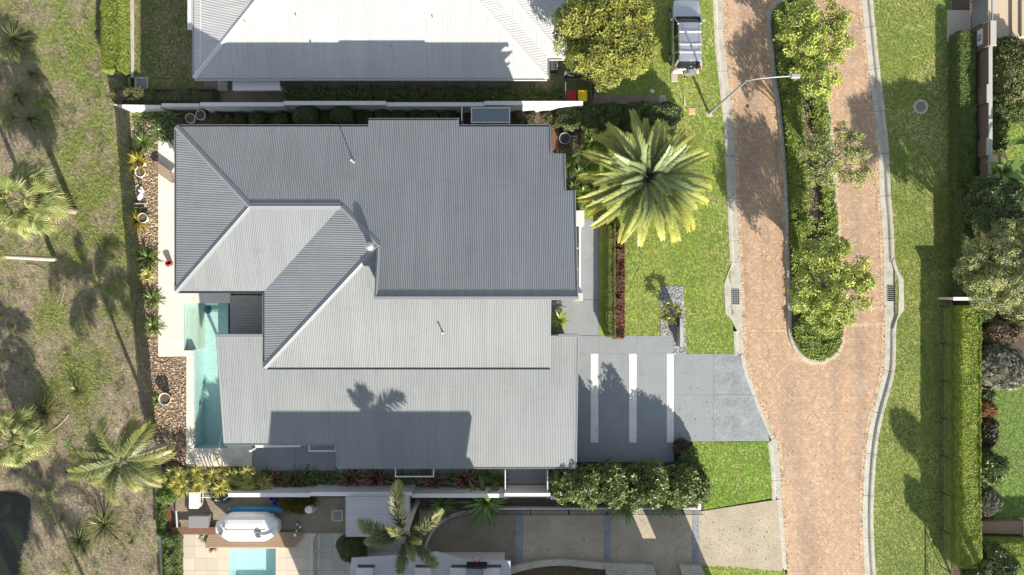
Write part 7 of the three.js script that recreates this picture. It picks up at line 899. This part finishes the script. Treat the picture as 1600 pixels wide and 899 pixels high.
  { const [x, z] = P(348, 781, 0.6), c = thing('pool_filter', 'round pool filter with white plumbing in the pump yard', 'pool filter', x, 0, z); mesh('tank', [lathe([[0.2, 0], [0.3, 0.08], [0.32, 0.5], [0.24, 0.68], [0.1, 0.74], [0.001, 0.75]], 20)], mat.charcoal, c); mesh('valve', [lathe([[0.1, 0.74], [0.12, 0.9], [0.001, 0.94]], 12)], mat.black, c); mesh('pipe', [tube([[0, 0.85, 0], [-0.4, 0.85, -0.05], [-0.45, 0.5, -0.1], [-0.9, 0.4, -0.1], [-1.5, 0.4, -0.1]], 0.04, 6, 20), tube([[0.05, 0.82, 0], [0.3, 0.82, -0.15], [0.35, 0.3, -0.3], [-0.8, 0.25, -0.35], [-1.4, 0.25, -0.35]], 0.04, 6, 20), rod([-0.9, 0.1, -0.35], [-0.9, 0.42, 0.1], 0.04)], mat.white, c); mesh('pump', [at((() => { const g = new THREE.CylinderGeometry(0.12, 0.12, 0.5, 14); g.rotateZ(Math.PI / 2); return uvm(g); })(), -0.75, 0.15, 0.1)], mat.black, c); }
  const bk = (label, px, py, r, h, m) => { const [x, z] = P(px, py, h), o = thing('bucket', label, 'bucket', x, 0, z); mesh('body', [lathe([[r * 0.8, 0], [r, h], [r * 1.06, h], [r * 0.9, h - 0.02], [r * 0.72, 0.03], [0.001, 0.03]], 16)], m, o); mesh('handle', [tube([[-r, h, 0], [-r * 0.7, h + 0.1, r * 0.5], [r * 0.7, h + 0.1, r * 0.5], [r, h, 0]], 0.01, 5, 10)], mat.metal, o); };
  bk('purple bucket beside the blue one behind the pool cover roll', 425, 780, 0.2, 0.4, M([0.12, 0.04, 0.30], 0.5)); bk('blue bucket beside the olive-yellow bush', 430, 788, 0.2, 0.4, M([0.02, 0.20, 0.50], 0.5));
  { const [x, z] = P(482, 797, 0.8), c = thing('covered_chair', 'chair under a crumpled white cover in the pebbled yard', 'chair', x, 0, z, 0.3); const g = new THREE.CylinderGeometry(0.26, 0.42, 0.85, 9, 5), p = g.attributes.position; for (let i = 0; i < p.count; i++) { const k = 1 + 0.18 * (vn(p.getX(i) * 4, p.getY(i) * 3 + p.getZ(i) * 4, 12) - 0.5); p.setXYZ(i, p.getX(i) * k, p.getY(i) + 0.425, p.getZ(i) * k); } g.computeVertexNormals(); mesh('cover', uvm(g), mat.white, c); for (const [a, b] of [[-0.2, -0.2], [0.2, -0.2], [-0.2, 0.2], [0.2, 0.2]]) mesh('leg', rod([a, -0.004, b], [a, 0.1, b], 0.02), mat.black, c); }
  [[463, 821, 0.09, 0.3], [467, 826, 0.08, 0.22], [464, 829, 0.07, 0.2], [461, 836, 0.1, 0.12]].forEach(([px, py, r, h], i) => { const [x, z] = P(px, py, 0.4), onDeck = i === 3; const c = thing('lantern', ['tall glass lantern at the back of the little group beside the deck', 'middle glass lantern of the group beside the deck', 'short glass lantern touching the deck edge', 'flat white dish on the deck end'][i], i === 3 ? 'dish' : 'lantern', x, onDeck ? 0.345 : -0.004 + (py > 828 ? 0.349 : 0), z); mesh('body', [lathe([[r, 0], [r, h * 0.8], [r * 0.6, h], [0.001, h]], 12)], i % 2 ? mat.potW : mat.metal, c); mesh('foot', [lathe([[r * 1.15, 0], [r * 1.15, 0.02], [0.001, 0.02]], 12)], mat.charcoal, c); });
  { const c = thing('garden_shed', 'small shed with a flat white ribbed roof beside the slim palm', 'shed'), h = 2.3, a = P(541, 776, h), b = P(640, 838, h); mesh('roof', ribbed([[a[0], a[1]], [b[0], a[1]], [b[0], b[1]], [a[0], b[1]]], (x, z) => h + 0.02 * (b[0] - x) * 0.3, 'z', 0.24, 0.014), mat.roofW, c); mesh('trim', [box(a[0] - 0.03, h - 0.1, a[1], a[0], h + 0.06, b[1]), box(a[0] - 0.03, h - 0.1, b[1], b[0], h + 0.02, b[1] + 0.03)], mat.flashW, c); mesh('wall', box(a[0] + 0.25, -0.1, a[1] + 0.15, b[0] - 0.25, h - 0.03, b[1] - 0.25), mat.render, c); mesh('door', box(a[0] + 0.23, 0.0, a[1] + 0.8, a[0] + 0.248, 2.0, a[1] + 1.7), mat.charcoal, c); }
  { const c = thing('glass_fence', 'frameless glass pool fence with steel posts across the tiled terrace', 'fence'), x = X(497); for (let i = 0; i < 4; i++) { const z0 = Z(834) + i * 1.25; mesh('pane', box(x - 0.006, 0.06, z0, x + 0.006, 1.2, z0 + 1.18), mat.glass, c); mesh('post', box(x - 0.025, 0.02, z0 - 0.06, x + 0.025, 1.0, z0 - 0.012), mat.metal, c); } }
  { const h = 2.6, [x, z] = P(745, 882, h + 0.3), c = thing('basketball_hoop', 'basketball hoop with a red rim fixed at the pale roof edge', 'basketball hoop', x, 0, z); mesh('backboard', box(-0.6, h + 0.1, -0.03, 0.6, h + 0.85, 0.02, 0.01), mat.darkGlass, c); mesh('board_frame', [box(-0.64, h + 0.06, -0.05, 0.64, h + 0.1, 0.04), box(-0.64, h + 0.85, -0.05, 0.64, h + 0.89, 0.04), box(-0.64, h + 0.1, -0.05, -0.6, h + 0.85, 0.04), box(0.6, h + 0.1, -0.05, 0.64, h + 0.85, 0.04)], mat.black, c); mesh('rim', (() => { const g = new THREE.TorusGeometry(0.23, 0.018, 8, 24); g.rotateX(Math.PI / 2); g.translate(0, h + 0.25, -0.36); return uvm(g); })(), mat.red, c); mesh('rim_bracket', box(-0.06, h + 0.22, -0.14, 0.06, h + 0.28, -0.05), mat.red, c); const nt = []; for (let i = 0; i < 12; i++) { const a = i / 12 * 6.283, b = (i + 1) / 12 * 6.283; nt.push(rod([Math.cos(a) * 0.23, h + 0.24, -0.36 + Math.sin(a) * 0.23], [Math.cos(b) * 0.13, h - 0.15, -0.36 + Math.sin(b) * 0.13], 0.007, 4), rod([Math.cos(b) * 0.23, h + 0.24, -0.36 + Math.sin(b) * 0.23], [Math.cos(a) * 0.13, h - 0.15, -0.36 + Math.sin(a) * 0.13], 0.007, 4)); } mesh('net', nt, mat.white, c); mesh('mount', [box(-0.04, h - 0.01, 0.04, 0.04, h + 0.5, 0.1), box(-0.3, h - 0.01, 0.1, 0.3, h + 0.05, 0.4)], mat.black, c); }
}
// ================================================================ fallen leaves
{
  const r = rng(777), leaf = leafClump(1, 0.1, 0.055, 0, 13, 0.05), put = (name, label, n, f) => { const l = []; for (let i = 0; i < n; i++) { const p = f(); if (p) l.push([p[0], p[1], p[2], r() * 6.3, 0.5 + 0.9 * r(), ...mul3(mix3([0.22, 0.13, 0.06], [0.46, 0.38, 0.16], r()), 0.5 + 0.7 * r())]); } const im = scatter(leaf, mat.grass, l); im.name = numbered(name); scene.add(im); tag(im, label, 'leaves', null, 'stuff'); };
  put('street_leaves', 'dry fallen leaves scattered along the brick street and its kerbs', 1500, () => { const i = Math.floor(r() * (kW.length - 1)), t = r() < 0.6 ? (r() < 0.5 ? 0.06 * r() * r() : 1 - 0.06 * r() * r()) : r(); return [mix(kW[i][0], kE[i][0], t), ROAD + 0.012, mix(kW[i][1], kW[i + 1][1], r())]; });
  put('lawn_leaves', 'fallen leaves lying on the front lawn', 420, () => { const p = [X(940 + 200 * r()), Z(20 + 520 * r())]; return inside(p, vergeW) ? [p[0], 0.03, p[1]] : null; });
  put('driveway_leaves', 'a few dry leaves on the blue-grey driveway', 130, () => [X(905 + 240 * r()), 0.016, Z(555 + 160 * Math.sqrt(r()))].map((v, i, a) => v) );
  put('terrace_leaves', 'dry leaves blown over the pebbled driveway', 260, () => [X(820 + 385 * r()), 0.012, Z(810 + 65 * r())]);
}
// ================================================================ finish
scene.traverse(o => { if (o.isMesh) { o.castShadow = true; o.receiveShadow = true; } });
renderer.render(scene, camera);
